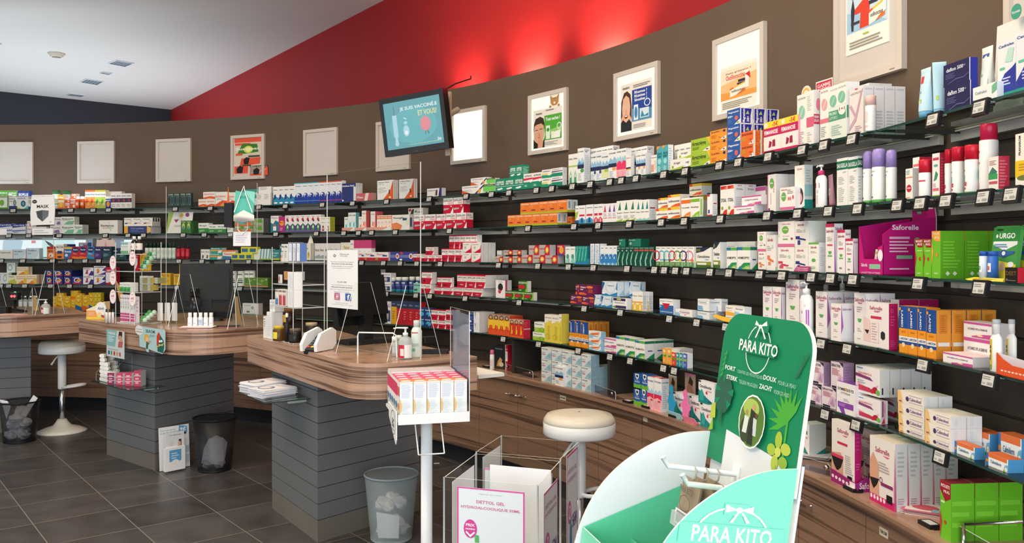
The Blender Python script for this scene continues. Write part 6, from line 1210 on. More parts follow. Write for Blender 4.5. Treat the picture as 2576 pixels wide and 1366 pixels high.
6|1388 1413 1 932 d.07|marim|pale blue saline carton with red bar
6|1414 1438 1 939 d.07|marim|pale blue saline carton with red bar
6|1439 1462 1 945 d.07|marim|pale blue saline carton with red bar
6|1463 1487 1 951 d.075 b4|marim|pale blue saline carton with red bar
+6|1362 1387 1 898 d.07|marim|pale blue saline carton with red bar
+6|1388 1413 1 898 d.07|marim|pale blue saline carton with red bar
''')
def stack(lines): products('\n'.join(lines))
# upper rows of the pale blue saline pile (row heights follow the base row)
base = [p for p in PROD if p['desc'].startswith('pale blue saline')]
for p in [q for q in PROD if q['desc'].startswith('pale blue saline') and q['row'] > 0]:
    bpy.data.objects.remove(p['o']); PROD.remove(p)
base = [p for p in PROD if p['desc'].startswith('pale blue saline')]
hh = 0.073
for p in base:
    p['o'].data.transform(Matrix.Scale(hh/max(v.co.z for v in p['o'].data.vertices), 4, (0, 0, 1))) if p['b'] == 0 else None
for r in (1, 2):
    for p in base:
        if r == 2 and p['b'] > 0: continue
        o = p['o'].copy(); COL.objects.link(o); o.location.z += r*(hh+0.0005)
        PROD.append(dict(p, o=o, row=r))
products('''
6|1396 1417 1 920 s1428 i.0|physo|slim white spray carton in front of saline pile
6|1594 1612 1 977 d.06|vicks|blue and green chest rub carton
6|1612 1628 1 978 d.06|vicks|blue and green chest rub carton
+6|1594 1612 1 938 d.06|vicks|blue and green chest rub carton
+6|1613 1631 1 940 d.06|vicks|blue and green chest rub carton
6|1628 1644 1 946 d.06|physpk|white and pink sea spray carton
6|1645 1664 1 949 s1684|physpk|white and pink sea spray carton
6|1694 1726 1 985 d.06 i.05|omnib|white and teal prenatal carton
6|1735 1764 1 995 d.06 i.05|omnib|white and teal prenatal carton
6|1762 1797 1 1012 d.07|omnib|white and teal prenatal carton
+6|1757 1797 1 955 s1810|omnib|white and teal prenatal carton
6|2012 2036 1 1060 d.08 i.12|omnib|white and teal prenatal carton behind green board
6|2092 2150 1 1052 s2168 i.03|safpant|white underwear carton with pink side
6|2158 2200 1 1070 i.13 d.05|safpan2|white underwear carton at the back
6|2188 2252 1 1093 d.045 b5 i.02|safpan2|white underwear carton with pink foot band
6|2365 2392 1 1205 d.075 b3 i.02|mousg|lime green repellent carton with red corner
''')
# every product gets a label that says which one it is
SHN = {1: 'top shelf', 2: 'second shelf', 3: 'third shelf', 4: 'fourth shelf', 5: 'lowest shelf', 6: 'worktop'}
KIND = [('painkiller carton', 'painkiller|target|capitals|green carton with red label|red and white carton'), ('spray carton', 'spray|nasal|drops|triangle|tall white carton with yellow|blue wave|red topped'),
        ('vitamin carton', 'vitamin|magnesium|tall orange|tall lime|dark band|ring|navy top'), ('cream carton', 'white cream|orange cream|lime green cream|gel carton|ointment|patch|orange swirl'),
        ('hygiene carton', 'green bowl|green drop|oval|pads|green leaf and pink|orange print|red top|green top|tall white|wide pale|dark green band|wash|orange lettering|square white'),
        ('underwear carton', 'underwear|crimson'), ('toothpaste carton', 'swirl|toothpaste|vertical|lighter wave'), ('repellent carton', 'lime green repellent|red corner|large lime|repellent|molecule|red disc|bright red'),
        ('saline carton', 'saline'), ('herbal carton', 'yellow and red|lime top|eye carton|blue fade|red lines|syrup|orange top and')]
import re
def kind_of(desc):
    for nm, pat in KIND:
        if re.search(pat, desc): return nm
    return 'medicine carton'
def label_products():
    grp = {}
    for p in PROD: grp.setdefault((p['desc'], p['sh']), []).append(p)
    for (desc, sh), L in grp.items():
        rows = sorted({p['row'] for p in L}); bs = sorted({p['b'] for p in L})
        for r in rows:
            for b in bs:
                S = sorted([p for p in L if p['row'] == r and p['b'] == b], key=lambda p: -p['t'])
                for i, p in enumerate(S):
                    s = desc
                    if len(S) > 1: s += f', {ORD[i]} from left'
                    if len(rows) > 1:
                        nm = {2: ['lower', 'upper'], 3: ['bottom', 'middle', 'top'], 4: ['bottom', 'second', 'third', 'top']}[len(rows)][rows.index(r)]
                        s += f', {nm} row'
                    if len(bs) > 1:
                        s += f", {'front' if b == 0 else ORD[b]} rank"
                    s += f', {SHN[sh]}'
                    k = kind_of(desc); p['o'].name = k.replace(' ', '_'); tag(p['o'], s, k.replace('carton', 'box'), f'{desc} ({SHN[sh]})' if len(L) > 1 else None)
# ------------------------------------------------------------------ bottles, jars, tubes, cards and tags on the shelves
def wrap(mm, r, z0, z1, a0, a1, key, n=8, cy=0.0):
    """a printed patch around the front of a round bottle (angles from the front, degrees)"""
    V = []; Q = []
    for i in range(n+1):
        a = radians(a0+(a1-a0)*i/n); V += [(r*sin(a), cy-r*cos(a), z0), (r*sin(a), cy-r*cos(a), z1)]
    for i in range(n): Q.append((2*i, 2*i+2, 2*i+3, 2*i+1))
    mm.faces(V, Q, key, True)
def spot(sh, px, inset):
    lev = sh; R = (RF if lev != 6 else RW-0.34)+inset; t = ang(px, R); x, y = pol(R, t)
    return x, y, (SZ[lev] if lev in SZ else ZW), t
def rounds(sh, xs, ytop, prof, caps, wraps, name, label, cat, inset=0.05, group=None, seg=18, suffix=True, wpx=None):
    """xs: list of (left px, right px). prof: body (r, z, colour) in fractions; caps: list of (part name, profile)"""
    out = []
    for i, (a, b) in enumerate(xs):
        x, y, z, t = spot(sh, (a+b)/2, inset); yt = ytop[i] if isinstance(ytop, (list, tuple)) else ytop
        r = (b-a)/2*y/F*0.97; hh = zat(yt, y)-z
        def sc(p): return [(q[0]*r, q[1]*hh)+tuple(q[2:]) for q in p]
        mm = MB(); mm.lathe(sc(prof), seg, (0, 0))
        for (rf, z0, z1, a0, a1, k) in wraps: wrap(mm, rf*r+0.0004, z0*hh, z1*hh, a0, a1, k)
        o = mm.build(name, None, (x, y, z), t-pi/2)
        for cn, cp in caps:
            c = MB(); c.lathe(sc(cp), seg, (0, 0)); c.build(cn, o)
        lb = label if len(xs) == 1 else f'{label}, {ORD[i]} from the left'
        tag(o, lb, cat, group if len(xs) > 1 else None); out.append(o)
    return out
jar = [(0.0, 0), (0.96, 0, 'eef0ec'), (1, .03), (1, .1, 'd8d8d4'), (1, .74, 'eef0ec'), (.9, .8), (0, .8)]
rounds(1, [(133, 151), (159, 177)], [479, 480], [(0, 0), (1, 0, 'eef0ec'), (1, .25, '5f9a3a'), (1, .3, 'eef0ec'), (1, .8), (.9, .82), (0, .82)], [('lid', [(1.02, .8, '2f6a3a'), (1.02, .98), (.95, 1), (0, 1)])], [(1, .35, .7, -60, 60, 'cfe0c8')], 'pill_jar', 'white pill jar with dark green lid on top shelf', 'jar', .13, 'green lidded jars')
rounds(1, [(190, 201.5), (202.5, 214)], 494, [(0, 0), (1, 0, 'd85a2a'), (1, .72), (.85, .78), (0, .78)], [('lid', [(.95, .78, 'f0eeea'), (.95, .98), (.9, 1), (0, 1)])], [(1, .2, .6, -60, 60, 'e8703a'), (1.01, .3, .5, -40, 40, 'f0d8c0')], 'pill_jar', 'orange pill jar with white lid on top shelf', 'jar', .05, 'orange jars')
rounds(3, [(365+9.7*i, 365+9.7*(i+1)) for i in range(8)], 611, [(0, 0), (1, 0, 'b8d0c0'), (1, .1, 'dfe8e0'), (1, .66), (.9, .7), (0, .7)], [('cap', [(.93, .7, '12301f'), (.93, .97), (.8, 1), (0, 1)])], [(1, .3, .55, -70, 70, 'c8d8cc')], 'deodorant_spray', 'pale deodorant spray with dark green cap on third shelf', 'spray', .05, 'deodorant sprays')
rounds(3, [(444+11.4*i, 444+11.4*(i+1)) for i in range(3)], [616, 614, 616], [(0, 0), (1, 0, 'c0152c'), (1, .66), (.8, .74), (0, .74)], [('cap', [(.6, .74, '2a1a1a'), (.6, .9), (.3, .93), (.3, 1), (0, 1)])], [(1, .2, .5, -60, 60, 'd8384a')], 'spray_bottle', 'red spray bottle with dark nozzle on third shelf', 'bottle', .05, 'red spray bottles')
rounds(4, [(578, 597), (598, 617), (615, 631), (627, 643)], [682, 682, 681, 681], [(0, 0), (1, 0, '2f8a8a'), (1, .02, 'eef0ee'), (1, .96), (.96, 1), (0, 1)], [('lid_rim', [(1.01, .93, '5f8a6a'), (1.01, .95)])], [(1, .36, .42, -60, 60, '2f5a4a'), (1, .22, .3, -60, 60, '2f5a4a'), (1, .46, .53, -50, 50, '7a9a5a'), (1, .74, .84, -55, 55, '8a8a8a')], 'supplement_tub', 'white supplement tub with green print on fourth shelf', 'tub', .06, 'white supplement tubs')
rounds(4, [(983, 998), (995, 1014), (1010, 1030), (1029, 1046), (1045, 1060)], [699, 697, 697, 696, 696], [(0, 0), (1, 0, '2f9ab0'), (1, .16, '27346f'), (1, .72), (.86, .78), (0, .78)], [('lid', [(.92, .76, 'f1f1ee'), (.92, .97), (.86, 1), (0, 1)])], [(1, .36, .52, -50, 50, '4f60a8'), (1, .56, .66, -40, 40, 'c8d0e8')], 'pill_jar', 'dark blue pill jar with white lid on fourth shelf', 'jar', .06, 'dark blue jars')
rounds(5, [(47, 58), (59, 70), (72, 84), (86, 98)], 744, [(0, 0), (.95, 0, 'clearplastic'), (1, .05), (1, .7), (.75, .78), (0, .78)], [('lid', [(.78, .76, 'cfd2d4m'), (.78, .98), (.7, 1), (0, 1)])], [(1, .25, .6, -60, 60, 'e8e8e6')], 'glass_jar', 'small clear jar with metal lid on lowest shelf', 'jar', .05, 'small clear jars')
# slim roll-on and lilac capped mousse bottles
rounds(1, [(2177, 2204)], 241, [(0, 0), (.96, 0, 'f2f0f0'), (1, .02), (1, .7), (.96, .72), (0, .72)], [('cap', [(.96, .72, 'f0c4b8'), (.96, .98), (.9, 1), (0, 1)])], [(1, .25, .55, -10, 30, 'f0d0cc'), (1, .12, .16, -40, 30, 'e8c0b8')], 'roll_on_bottle', 'slim white bottle with peach cap before tall cartons', 'bottle', .015)
rounds(2, [(2171, 2197), (2194, 2230), (2229, 2256)], [380, 374, 377], [(0, 0), (.97, 0, '5fae5a'), (1, .03), (1, .06, 'eef0ee'), (1, .64), (.95, .66), (0, .66)], [('pump', [(.3, .66, 'e4dcf0'), (.3, .8), (.5, .82), (.5, .86), (0, .86)]), ('cap', [(.97, .66, 'a48fd0s'), (.97, .93), (.8, .985), (.4, 1), (0, 1)])], [(1, .09, .12, -70, 0, '5a4aa0'), (1, .5, .525, -70, -5, '5a4aa0'), (1, .27, .4, -60, -20, 'c4dccc'), (1, .57, .59, -60, 20, '9fc8b0')], 'mousse_bottle', 'white mousse bottle with lilac cap on second shelf', 'bottle', .04, 'lilac capped bottles')
rounds(2, [(2312, 2342)], 402, [(0, 0), (.97, 0, '9fc89a'), (1, .03, 'f0f0ee'), (1, .64), (.95, .66), (0, .66)], [('cap', [(1, .66, 'd01f38s'), (1, .97), (.94, 1), (0, 1)])], [(1, .42, .46, -70, 60, 'd0405a'), (1, .2, .36, -70, -20, 'e8b0b8')], 'spray_can', 'short white can with red cap before slim cartons', 'spray', .02)
rounds(2, [(2377, 2397), (2395, 2427), (2428, 2463)], [376, 370, 365], [(0, 0), (.97, 0, '7fb87a'), (1, .04, 'eef0ee'), (1, .68), (.95, .7), (0, .7)], [('cap', [(1, .7, 'cf1a34s'), (1, .975), (.95, 1), (0, 1)])], [(1, .46, .49, -70, -10, 'c83a50'), (1, .22, .38, -60, -10, '5fae9a'), (1, .16, .24, -20, 10, 'd0405a'), (1, .09, .13, -60, 0, 'c83a50')], 'spray_can', 'tall white spray can with red cap on second shelf', 'spray', .04, 'red capped spray cans')
rounds(2, [(2465, 2510)], 312, [(0, 0), (.97, 0, '7fb87a'), (1, .03, 'eef0ee'), (1, .74), (.95, .76), (0, .76)], [('cap', [(.9, .76, 'c81f48s'), (.9, .97), (.84, 1), (0, 1)])], [(1, .58, .61, -70, -10, 'c83a50'), (1, .42, .45, -70, -10, 'c83a50'), (1, .2, .34, -70, -30, '4fa08a'), (1, .06, .14, -70, -20, 'e0a0a8')], 'spray_can', 'largest white spray can with crimson cap, second shelf', 'spray', .06)
rounds(6, [(1232, 1244)], 880, [(0, 0), (.95, 0, 'f0f0f0s'), (1, .02), (1, .74), (.7, .8), (0, .8)], [('cap', [(.85, .78, 'd86a9as'), (.9, .82), (.85, .97), (.5, 1), (0, 1)])], [(1, .2, .5, -60, 60, 'e8d0d8')], 'spray_can', 'slim white spray can with pink cap on worktop', 'spray', .06)
# pump bottles
def pump_bottle(sh, a, b, yt, col, capcol, wr, label, inset=.04, w_=0.6, nm='pump_bottle'):
    x, y, z, t = spot(sh, (a+b)/2, inset); r = (b-a)/2*y/F*0.97; hh = zat(yt, y)-z
    mm = MB(); mm.lathe([(0, 0), (.94*r, 0, col), (r, .03*hh), (r, .66*hh), (.8*r, .73*hh), (.36*r, .77*hh), (0, .77*hh)], 18, sy=w_)
    for (z0, z1, f0, f1, k) in wr: mm.face([(f0*r, -r*w_*sqrt(max(0, 1-f0*f0))-.0008, z0*hh), (f1*r, -r*w_*sqrt(max(0, 1-f1*f1))-.0008, z0*hh), (f1*r, -r*w_*sqrt(max(0, 1-f1*f1))-.0008, z1*hh), (f0*r, -r*w_*sqrt(max(0, 1-f0*f0))-.0008, z1*hh)], k)
    o = mm.build(nm, None, (x, y, z), t-pi/2)
    c = MB(); c.lathe([(.42*r, .76*hh, capcol), (.42*r, .86*hh), (.3*r, .87*hh, 'f2f2f2'), (.12*r, .88*hh), (.12*r, .95*hh), (.3*r, .955*hh), (.3*r, 1.0*hh), (0, hh)], 14)
    c.tube([(0, 0, .975*hh), (-.7*r, -.1*r, .985*hh), (-.9*r, -.12*r, .96*hh)], .1*r, 'f2f2f2'); c.build('pump', o)
    return tag(o, label, 'bottle')
pump_bottle(2, 2047, 2086, 415, 'f3f1f1', 'd03a7a', [(.46, .58, -.5, .4, 'c81f5a'), (.1, .3, -.4, .1, 'd8ccd0'), (.34, .42, -.2, .2, 'd8c0d0')], 'white pump bottle with pink collar on second shelf', .03)
pump_bottle(4, 2006, 2052, 709, 'f2f1f4', 'f2f2f2', [(.53, .58, -.7, .5, 'b05ac0'), (.4, .46, -.6, .1, 'b8789a'), (.2, .25, -.4, 0, '5fae5a'), (.05, .48, .62, .92, 'b06ac8')], 'large white pump bottle with purple side stripe', .02)
pump_bottle(4, 2062, 2094, 697, 'e6e4e8', 'a8a6a8', [], 'grey topped pump bottle behind white wash cartons, left one', .15)
pump_bottle(4, 2104, 2134, 694, 'e6e4e8', 'a8a6a8', [], 'grey topped pump bottle behind white wash cartons, right one', .16)
# tick spray bottles
for i, (a, b, yt) in enumerate(((2487, 2527, 803), (2529, 2561, 803))):
    x, y, z, t = spot(4, (a+b)/2, .03+.05*i); r = (b-a)/2*y/F*0.95; hh = zat(yt, y)-z
    mm = MB(); mm.lathe([(0, 0), (.95*r, 0, 'f3f3f1'), (r, .02*hh), (r, .64*hh), (.6*r, .71*hh), (.48*r, .73*hh), (0, .73*hh)], 18, sy=.6)
    wrap(mm, r*1.02, .04*hh, .62*hh, -62, -2, 'e0c832'); wrap(mm, r*1.03, .44*hh, .5*hh, -52, -14, '2a2a20'); wrap(mm, r*1.03, .36*hh, .42*hh, -52, -14, '2a2a20'); wrap(mm, r*1.03, .22*hh, .32*hh, -46, -20, '4a3a20'); wrap(mm, r*1.03, .04*hh, .14*hh, -60, -4, '7aa03a')
    for v in range(len(mm.v)):
        q = mm.v[v]
        if v >= 7*18: mm.v[v] = (q[0], q[1]*.62, q[2])
    o = mm.build('spray_bottle', None, (x, y, z), t-pi/2)
    c = MB(); c.lathe([(.5*r, .72*hh, 'f3f3f1'), (.48*r, .9*hh), (.52*r, .91*hh, 'b8bcc0'), (.5*r, .99*hh), (.4*r, hh), (0, hh)], 14); c.lathe([(0.06*r, 0, '333'), (0.0601*r, .001)], 8, (0, -.55*r)) if False else None; c.build('spray_cap', o)
    tag(o, f"white tick spray bottle with yellow label, {'left' if i == 0 else 'right'} one", 'bottle')
# tubes standing on their caps
def squeeze_tube(sh, a, b, yt, body, cap, marks, label, inset=.03, yaw=0, lean=0):
    x, y, z, t = spot(sh, (a+b)/2, inset); ww = (b-a)*y/F; hh = zat(yt, y)-z; r = ww*.42
    mm = MB(); V = []; n = 20; prof = [(.14, 1.0, 1.0), (.2, 1.02, 1.0), (.5, 1.08, .75), (.8, 1.16, .35), (.95, 1.2, .07), (1.0, 1.2, .05)]
    for zf, sx, sy in prof:
        for q in range(n): al = 2*pi*q/n; V.append((r*sx*cos(al), r*sy*sin(al), zf*hh))
    Q = []
    for k in range(len(prof)-1):
        for q in range(n): Q.append((k*n+q, k*n+(q+1) % n, (k+1)*n+(q+1) % n, (k+1)*n+q))
    Q.append(tuple((len(prof)-1)*n+q for q in range(n)))
    mm.faces(V, Q, body, True)
    for (x0, z0, x1, z1, k) in marks:
        def fr(zf): 
            for k2 in range(len(prof)-1):
                if prof[k2][0] <= zf <= prof[k2+1][0]: f_ = (zf-prof[k2][0])/(prof[k2+1][0]-prof[k2][0]); return r*(prof[k2][1]*(1-f_)+prof[k2+1][1]*f_), r*(prof[k2][2]*(1-f_)+prof[k2+1][2]*f_)
            return r, r
        P = []
        for (u, zf) in ((x0, z0), (x1, z0), (x1, z1), (x0, z1)): sx, sy = fr(zf); P.append((u*sx, -sy*sqrt(max(0, 1-u*u))-.001, zf*hh))
        mm.face(P, k)
    o = mm.build('cream_tube', None, (x, y, z), t-pi/2+radians(yaw))
    c = MB(); c.lathe([(0, 0), (.9*r, 0, cap), (.98*r, .14*hh), (0, .14*hh)], n); c.build('cap', o)
    o.rotation_euler = (0, radians(lean), t-pi/2+radians(yaw))
    return tag(o, label, 'tube')
squeeze_tube(1, 2309, 2350, 172, 'bfe0ec', '5f9fc4', [(-.5, .7, .1, .84, 'd83a48'), (-.5, .3, .2, .38, 'b8d05a'), (-.5, .5, 0, .54, '8fb0c4')], 'pale blue cream tube with red dot, front view', .03)
squeeze_tube(1, 2347, 2379, 156, 'b4dcec', '6fa8cc', [(-.6, .3, -.2, .38, 'b8d05a')], 'pale blue cream tube turned sideways', .05, 62)
squeeze_tube(1, 2463, 2506, 118, 'dfe6e4', '27389a', [(-.6, .82, .6, .88, '3a5a9a'), (-.8, .2, .8, .45, '27389a'), (-.5, .5, 0, .54, '8fc4a8')], 'white and navy leg cream tube behind low carton', .07)
squeeze_tube(2, 2086, 2106, 438, 'd8a0b4', 'c06a8a', [(-.5, .4, .4, .6, 'e8dce0')], 'pink cream tube behind the pump bottle', .12, 0, -8)
for i, (a, b, l) in enumerate(((2464, 2485, 'left'), (2486, 2511, 'right'))):
    x, y, z, t = spot(3, (a+b)/2, .03+.01*i); r = (b-a)/2*y/F*.96; hh = zat(632, y)-z
    mm = MB(); mm.lathe([(0, 0), (r, 0, '2f6ac0' if i else 'cfdcea'), (r, .86*hh), (0, .86*hh)], 16); wrap(mm, r*1.01, .3*hh, .6*hh, -40, 30, 'f0f2f4'); wrap(mm, r*1.015, .36*hh, .5*hh, -20, 14, 'd05a6a' if i else '5fae9a')
    o = mm.build('balm_stick', None, (x, y, z), t-pi/2); c = MB(); c.lathe([(r*1.01, .84*hh, '2458b0'), (r*1.01, .98*hh), (.9*r, hh), (0, hh)], 16); c.build('cap', o)
    tag(o, f"small {'bright blue' if i else 'white and blue'} balm stick beside yellow leaflet", 'balm stick')
# flat cards, blisters, trays standing on the shelves
def card(sh, a, b, yt, ops, base, label, cat, name, inset=.03, yb=None, lean=8, thick=.0015, outline=None, yaw=0, children=()):
    x, y, z, t = spot(sh, (a+b)/2, inset); yaw_ = radians(yaw); R = hypot(x-CCX, y-CCY); ww = R*(ang(a, R)-ang(b, R)); z1 = zat(yt, y); z0 = z if yb is None else zat(yb, y); hh = z1-z0
    mm = MB(); pts = outline or [(0, 0), (1, 0), (1, 1), (0, 1)]
    mm.slab([(-ww/2+u*ww, 0, v*hh) for u, v in pts], thick, base)
    if ops: mm.art((-ww/2, 0, 0), (ww, 0, 0), (0, 0, hh), ops)
    o = mm.build(name, None, (x, y, z0), 0); o.rotation_euler = (radians(-lean), 0, t-pi/2+yaw_)
    return tag(o, label, cat)
RO = [(.08, 0), (.92, 0), (1, .06), (1, .92), (.92, 1), (.08, 1), (0, .92), (0, .06)]
URG = 'p f0f2f0 .04 .66 .5 .55 .96 .66 .96 .72 .04 .72;p e8d83a .0 .0 1 .0 1 .3 0 .4;p 2f8a3a 0 .72 1 .72 1 .98 0 .98;t .55 .82 .6 .1 fff URGO;r .12 .8 .2 .83 fff;r .14 .78 .18 .85 fff;e .25 .93 .14 .02 1a3a20;p 2a5fa8 .1 .5 .5 .42 .9 .5 .9 .54 .1 .54;e .5 .5 .12 .07 2a4f98;e .5 .5 .07 .04 e8eef4;e .5 .25 .1 .08 e8c0a0;e .82 .3 .12 .05 f0f0f0;p c8e08a .1 .04 .6 .04 .4 .14;g .1 .6 .9 .68 2 5a8ac0'
card(3, 2484, 2549, 567, URG, '4a9a4a', 'green and yellow plaster pack on card, left one', 'plaster pack', 'blister_pack', .06, outline=RO, thick=.012)
card(3, 2548, 2612, 563, URG, '4a9a4a', 'green and yellow plaster pack cut by the picture edge', 'plaster pack', 'blister_pack', .09, outline=RO, thick=.012)
card(2, 418, 481, 533, 'p a8c46a 0 0 .05 0 .22 1 0 1;p f1efe9 .02 0 1 0 1 1 .24 1;e .54 .86 .08 .1 e8b84a;e .78 .87 .08 .1 9a4a8a;p a03a6a .26 .66 .46 .66 .36 .5;g .3 .3 .8 .4 2 999', 'eceae4', 'white printed advertising card between shelves one and two', 'card', 'advertising_card', .06, outline=[(0, 0), (1, 0), (1, 1), (.06, 1)])
card(1, 2052, 2094, 201, 'r .04 .08 .96 .9 c8304a;t .5 .6 .8 .3 f4d8dc GAMME;t .5 .28 .8 .24 f4d8dc INTIME', 'f0ecea', 'small red advertising card above the tall white cartons', 'card', 'advertising_card', .19, yb=232, lean=0)
mm = MB(); x, y, z, t = spot(1, 2028, .18); mm.slab([(.035*cos(q*pi/12), 0, .035*sin(q*pi/12)) for q in range(24)], .002, 'e8e0d0'); mm.art((-.035, 0, -.035), (.07, 0, 0), (0, 0, .07), 'e .5 .5 .36 .36 e8b04a;e .5 .5 .24 .24 f4e8c8')
o = mm.build('advertising_disc', None, (x, y, zat(236, y)), t-pi/2); c = MB(); c.tube([(0, .003, -.03), (0, .003, SZ[1]-zat(236, y))], .002, 'e8e0d0', 6); c.build('stem', o); tag(o, 'round cream and orange disc peeping over tall white cartons', 'sign')
card(1, 2497, 2572, 52, 't .5 .72 .8 .13 2f3a5a Cedralex;g .1 .5 .7 .62 2 c8c8c4', 'e4e4e0', 'white advertising board behind the navy and white cartons', 'card', 'advertising_board', .15, lean=3, thick=.004)
mm = MB(); x, y, z, t = spot(1, 2556, .14); mm.slab([(.022*cos(q*pi/12), 0, .022*sin(q*pi/12)) for q in range(24)], .001, '3f9a84'); mm.art((-.022, 0, -.022), (.044, 0, 0), (0, 0, .044), 't .5 .5 .8 .2 cfe8e0 Nouveau')
tag(mm.build('sticker', None, (x, y, zat(29, y)), t-pi/2), 'round green sticker above the white advertising board', 'sticker')
# tissue box among the cream cartons
x, y, z, t = spot(3, 771, .02); w_ = 0.10; hh = zat(612, y)-z
mm = MB(); mm.box(-w_/2, 0, 0, w_/2, .1, hh, 'ece8da'); mm.art((-w_/2, 0, 0), (w_, 0, 0), (0, 0, hh), 't .4 .7 .6 .14 777 Tisane;e .75 .3 .12 .2 b8a84a;e .7 .2 .1 .1 e8c84a')
o = mm.build('tissue_box', None, (x, y, z), t-pi/2)
mm = MB(); mm.faces([(-.035, .05, hh), (.035, .05, hh), (.03, .04, hh+.045), (0, .05, hh+.075), (-.03, .06, hh+.04), (0, .02, hh), (0, .08, hh)], [(0, 5, 3, 4), (5, 1, 2, 3), (1, 6, 3, 2), (6, 0, 4, 3)], 'efece2'); mm.build('tissue', o)
tag(o, 'cream box with a paper tissue sticking out, third shelf', 'tissue box')
# magenta open display box
x, y, z, t = spot(3, 2190, .02); a = t-pi/2
R0 = RF+.02; W = R0*(ang(2147, R0)-ang(2207, R0)); D = .20; hb = .125; hs = .20; ht = .32
k = 'c4157a'
o = MB(); o.box(-W/2, 0, 0, W/2, D, .004, k); dm = o.build('display_box', None, (x, y, z), a)
p = MB(); p.slab([(-W/2, 0, 0), (W/2, 0, 0), (W/2, 0, .105), (W*.30, 0, .095), (W*.26, 0, .055), (-W*.30, 0, .055), (-W*.36, 0, .10), (-W/2, 0, .17)], .003, k)
p.art((-W/2, 0, 0), (W, 0, 0), (0, 0, .17), 't .24 .2 .26 .07 f4d8ea Saforelle;r .45 .12 .9 .22 8fc0a0;t .5 .04 .8 .04 e8a8d0 LINGETTES INTIMES;e .9 .4 .1 .12 f4ecf2'); p.build('front_panel', dm)
for sx, nm in ((1, 'side_panel'), (-1, 'side_panel')):
    q = MB(); X = sx*W/2
    pts = [(X, 0, 0), (X, D, 0), (X, D, hs), (X, .05, .175), (X, 0, .14)] if sx > 0 else [(X, D, 0), (X, 0, 0), (X, 0, .17), (X, D, hs)]
    q.slab(pts, .003, k)
    if sx > 0: q.art((X, 0, 0), (0, D, 0), (0, 0, hs), 't .42 .82 .5 .09 f8e8f2 Saforelle;r .12 .62 .5 .66 e8b0d4;g .12 .38 .6 .6 4 f0c8e0;r .25 .28 .55 .34 8fc0a0;e .64 .58 .06 .07 7fb86a;g .12 .08 .5 .14 1 f0c8e0;e .86 .3 .06 .1 2f8a8a;e .86 .47 .08 .09 e8c0a8;e .86 .52 .09 .06 4a2a24')
    q.build(nm, dm)
q = MB(); q.slab([(-W/2, D, 0), (W/2, D, 0), (W/2, D, hs), (W*.5, D-.02, ht), (-W*.15, D-.02, ht), (-W*.30, D-.01, ht-.03), (-W*.4, D, hs)], .003, k, 'e8e0e0')
q.art((-W/2, D, hs), (W, 0, 0), (0, -.02, ht-hs), 't .42 .78 .3 .1 f8e8f2 Saforelle;e .68 .74 .2 .22 f6eef2;e .68 .7 .11 .14 e8c0a8;e .68 .8 .13 .12 4a2a24;g .3 .42 .6 .56 2 f0c8e0;r .64 .24 .95 .44 f4dcea;r .34 .12 .5 .2 8fc0a0'); q.build('header', dm)
tag(dm, 'magenta open display box with tall header on third shelf', 'display box')
for i in range(5):
    mm = MB(); mm.box(-.03, 0, 0, .03, .012, .085, 'f1ebe4'); mm.art((-.03, 0, 0), (.06, 0, 0), (0, 0, .085), 'r 0 .8 1 .9 b8c87a;e .5 .3 .2 .12 8fb86a;g .2 .5 .8 .7 2 c8b8b0')
    f_ = .03+.03*i; bx, by = x-sin(a)*0, y; mx = Matrix.Translation((x, y, z))@Matrix.Rotation(a, 4, 'Z')@Matrix.Translation((-.005+.004*(i % 2), f_, .005))@Matrix.Rotation(radians(-8), 4, 'X')
    tag(mm.build('wipes_sachet', None, mat=mx), f'cream wipes sachet in the magenta box, {ORD[i]} from the front', 'sachet', 'sachets in the magenta box')
card(3, 1996, 2035, 669, 't .5 .65 .7 .24 f0c8dc Normal;t .5 .3 .8 .24 f0c8dc à Quotidien', '9a2f6a', 'small purple card in front of the navy printed pads cartons', 'card', 'advertising_card', .012, lean=20, outline=[(0, 0), (1, 0), (.96, 1), (.1, 1)])
# yellow leaflets
card(3, 2422, 2520, 690, 'g .2 .3 .8 .7 3 c8b030', 'ead94a', 'yellow leaflet lying on third shelf before the plaster packs', 'leaflet', 'leaflet', .01, lean=62, outline=[(0, .3), (.12, .0), (1, .1), (.9, 1), (.15, 1)])
card(4, 1788, 1846, 790, 'e .34 .62 .2 .3 4a3a14;e .34 .62 .09 .14 e0b02a;g .5 .2 .95 .6 3 8a6a1a', 'e3b22e', 'yellow leaflet with dark sun print on fourth shelf', 'leaflet', 'leaflet', .012, lean=30, outline=[(0, .55), (.06, .9), (1, .5), (1, .0), (.5, .1)])
# orange counter tray at right edge
x, y, z, t = spot(4, 2545, .0); a = t-pi/2
mm = MB(); W = .13
mm.slab([(-W/2, 0, 0), (W/2, 0, 0), (W/2, 0, .03), (0, 0, .032), (-W*.3, 0, .045), (-W/2, 0, .06)], .002, 'e0562a'); mm.slab([(-W/2, .1, 0), (-W/2, 0, 0), (-W/2, 0, .06), (-W/2, .1, .03)], .002, 'f0ece8'); mm.slab([(-W/2, 0, .002), (W/2, 0, .002), (W/2, .1, .002), (-W/2, .1, .002)], .002, 'e0562a')
for i in range(7): mm.art((-W/2+.02+i*.015, 0, .012), (.01, 0, 0), (0, 0, .004), 'r 0 0 1 1 f4d8c8')
tag(mm.build('counter_tray', None, (x, y, z), a), 'orange cardboard counter tray in front of tick spray bottles', 'tray')

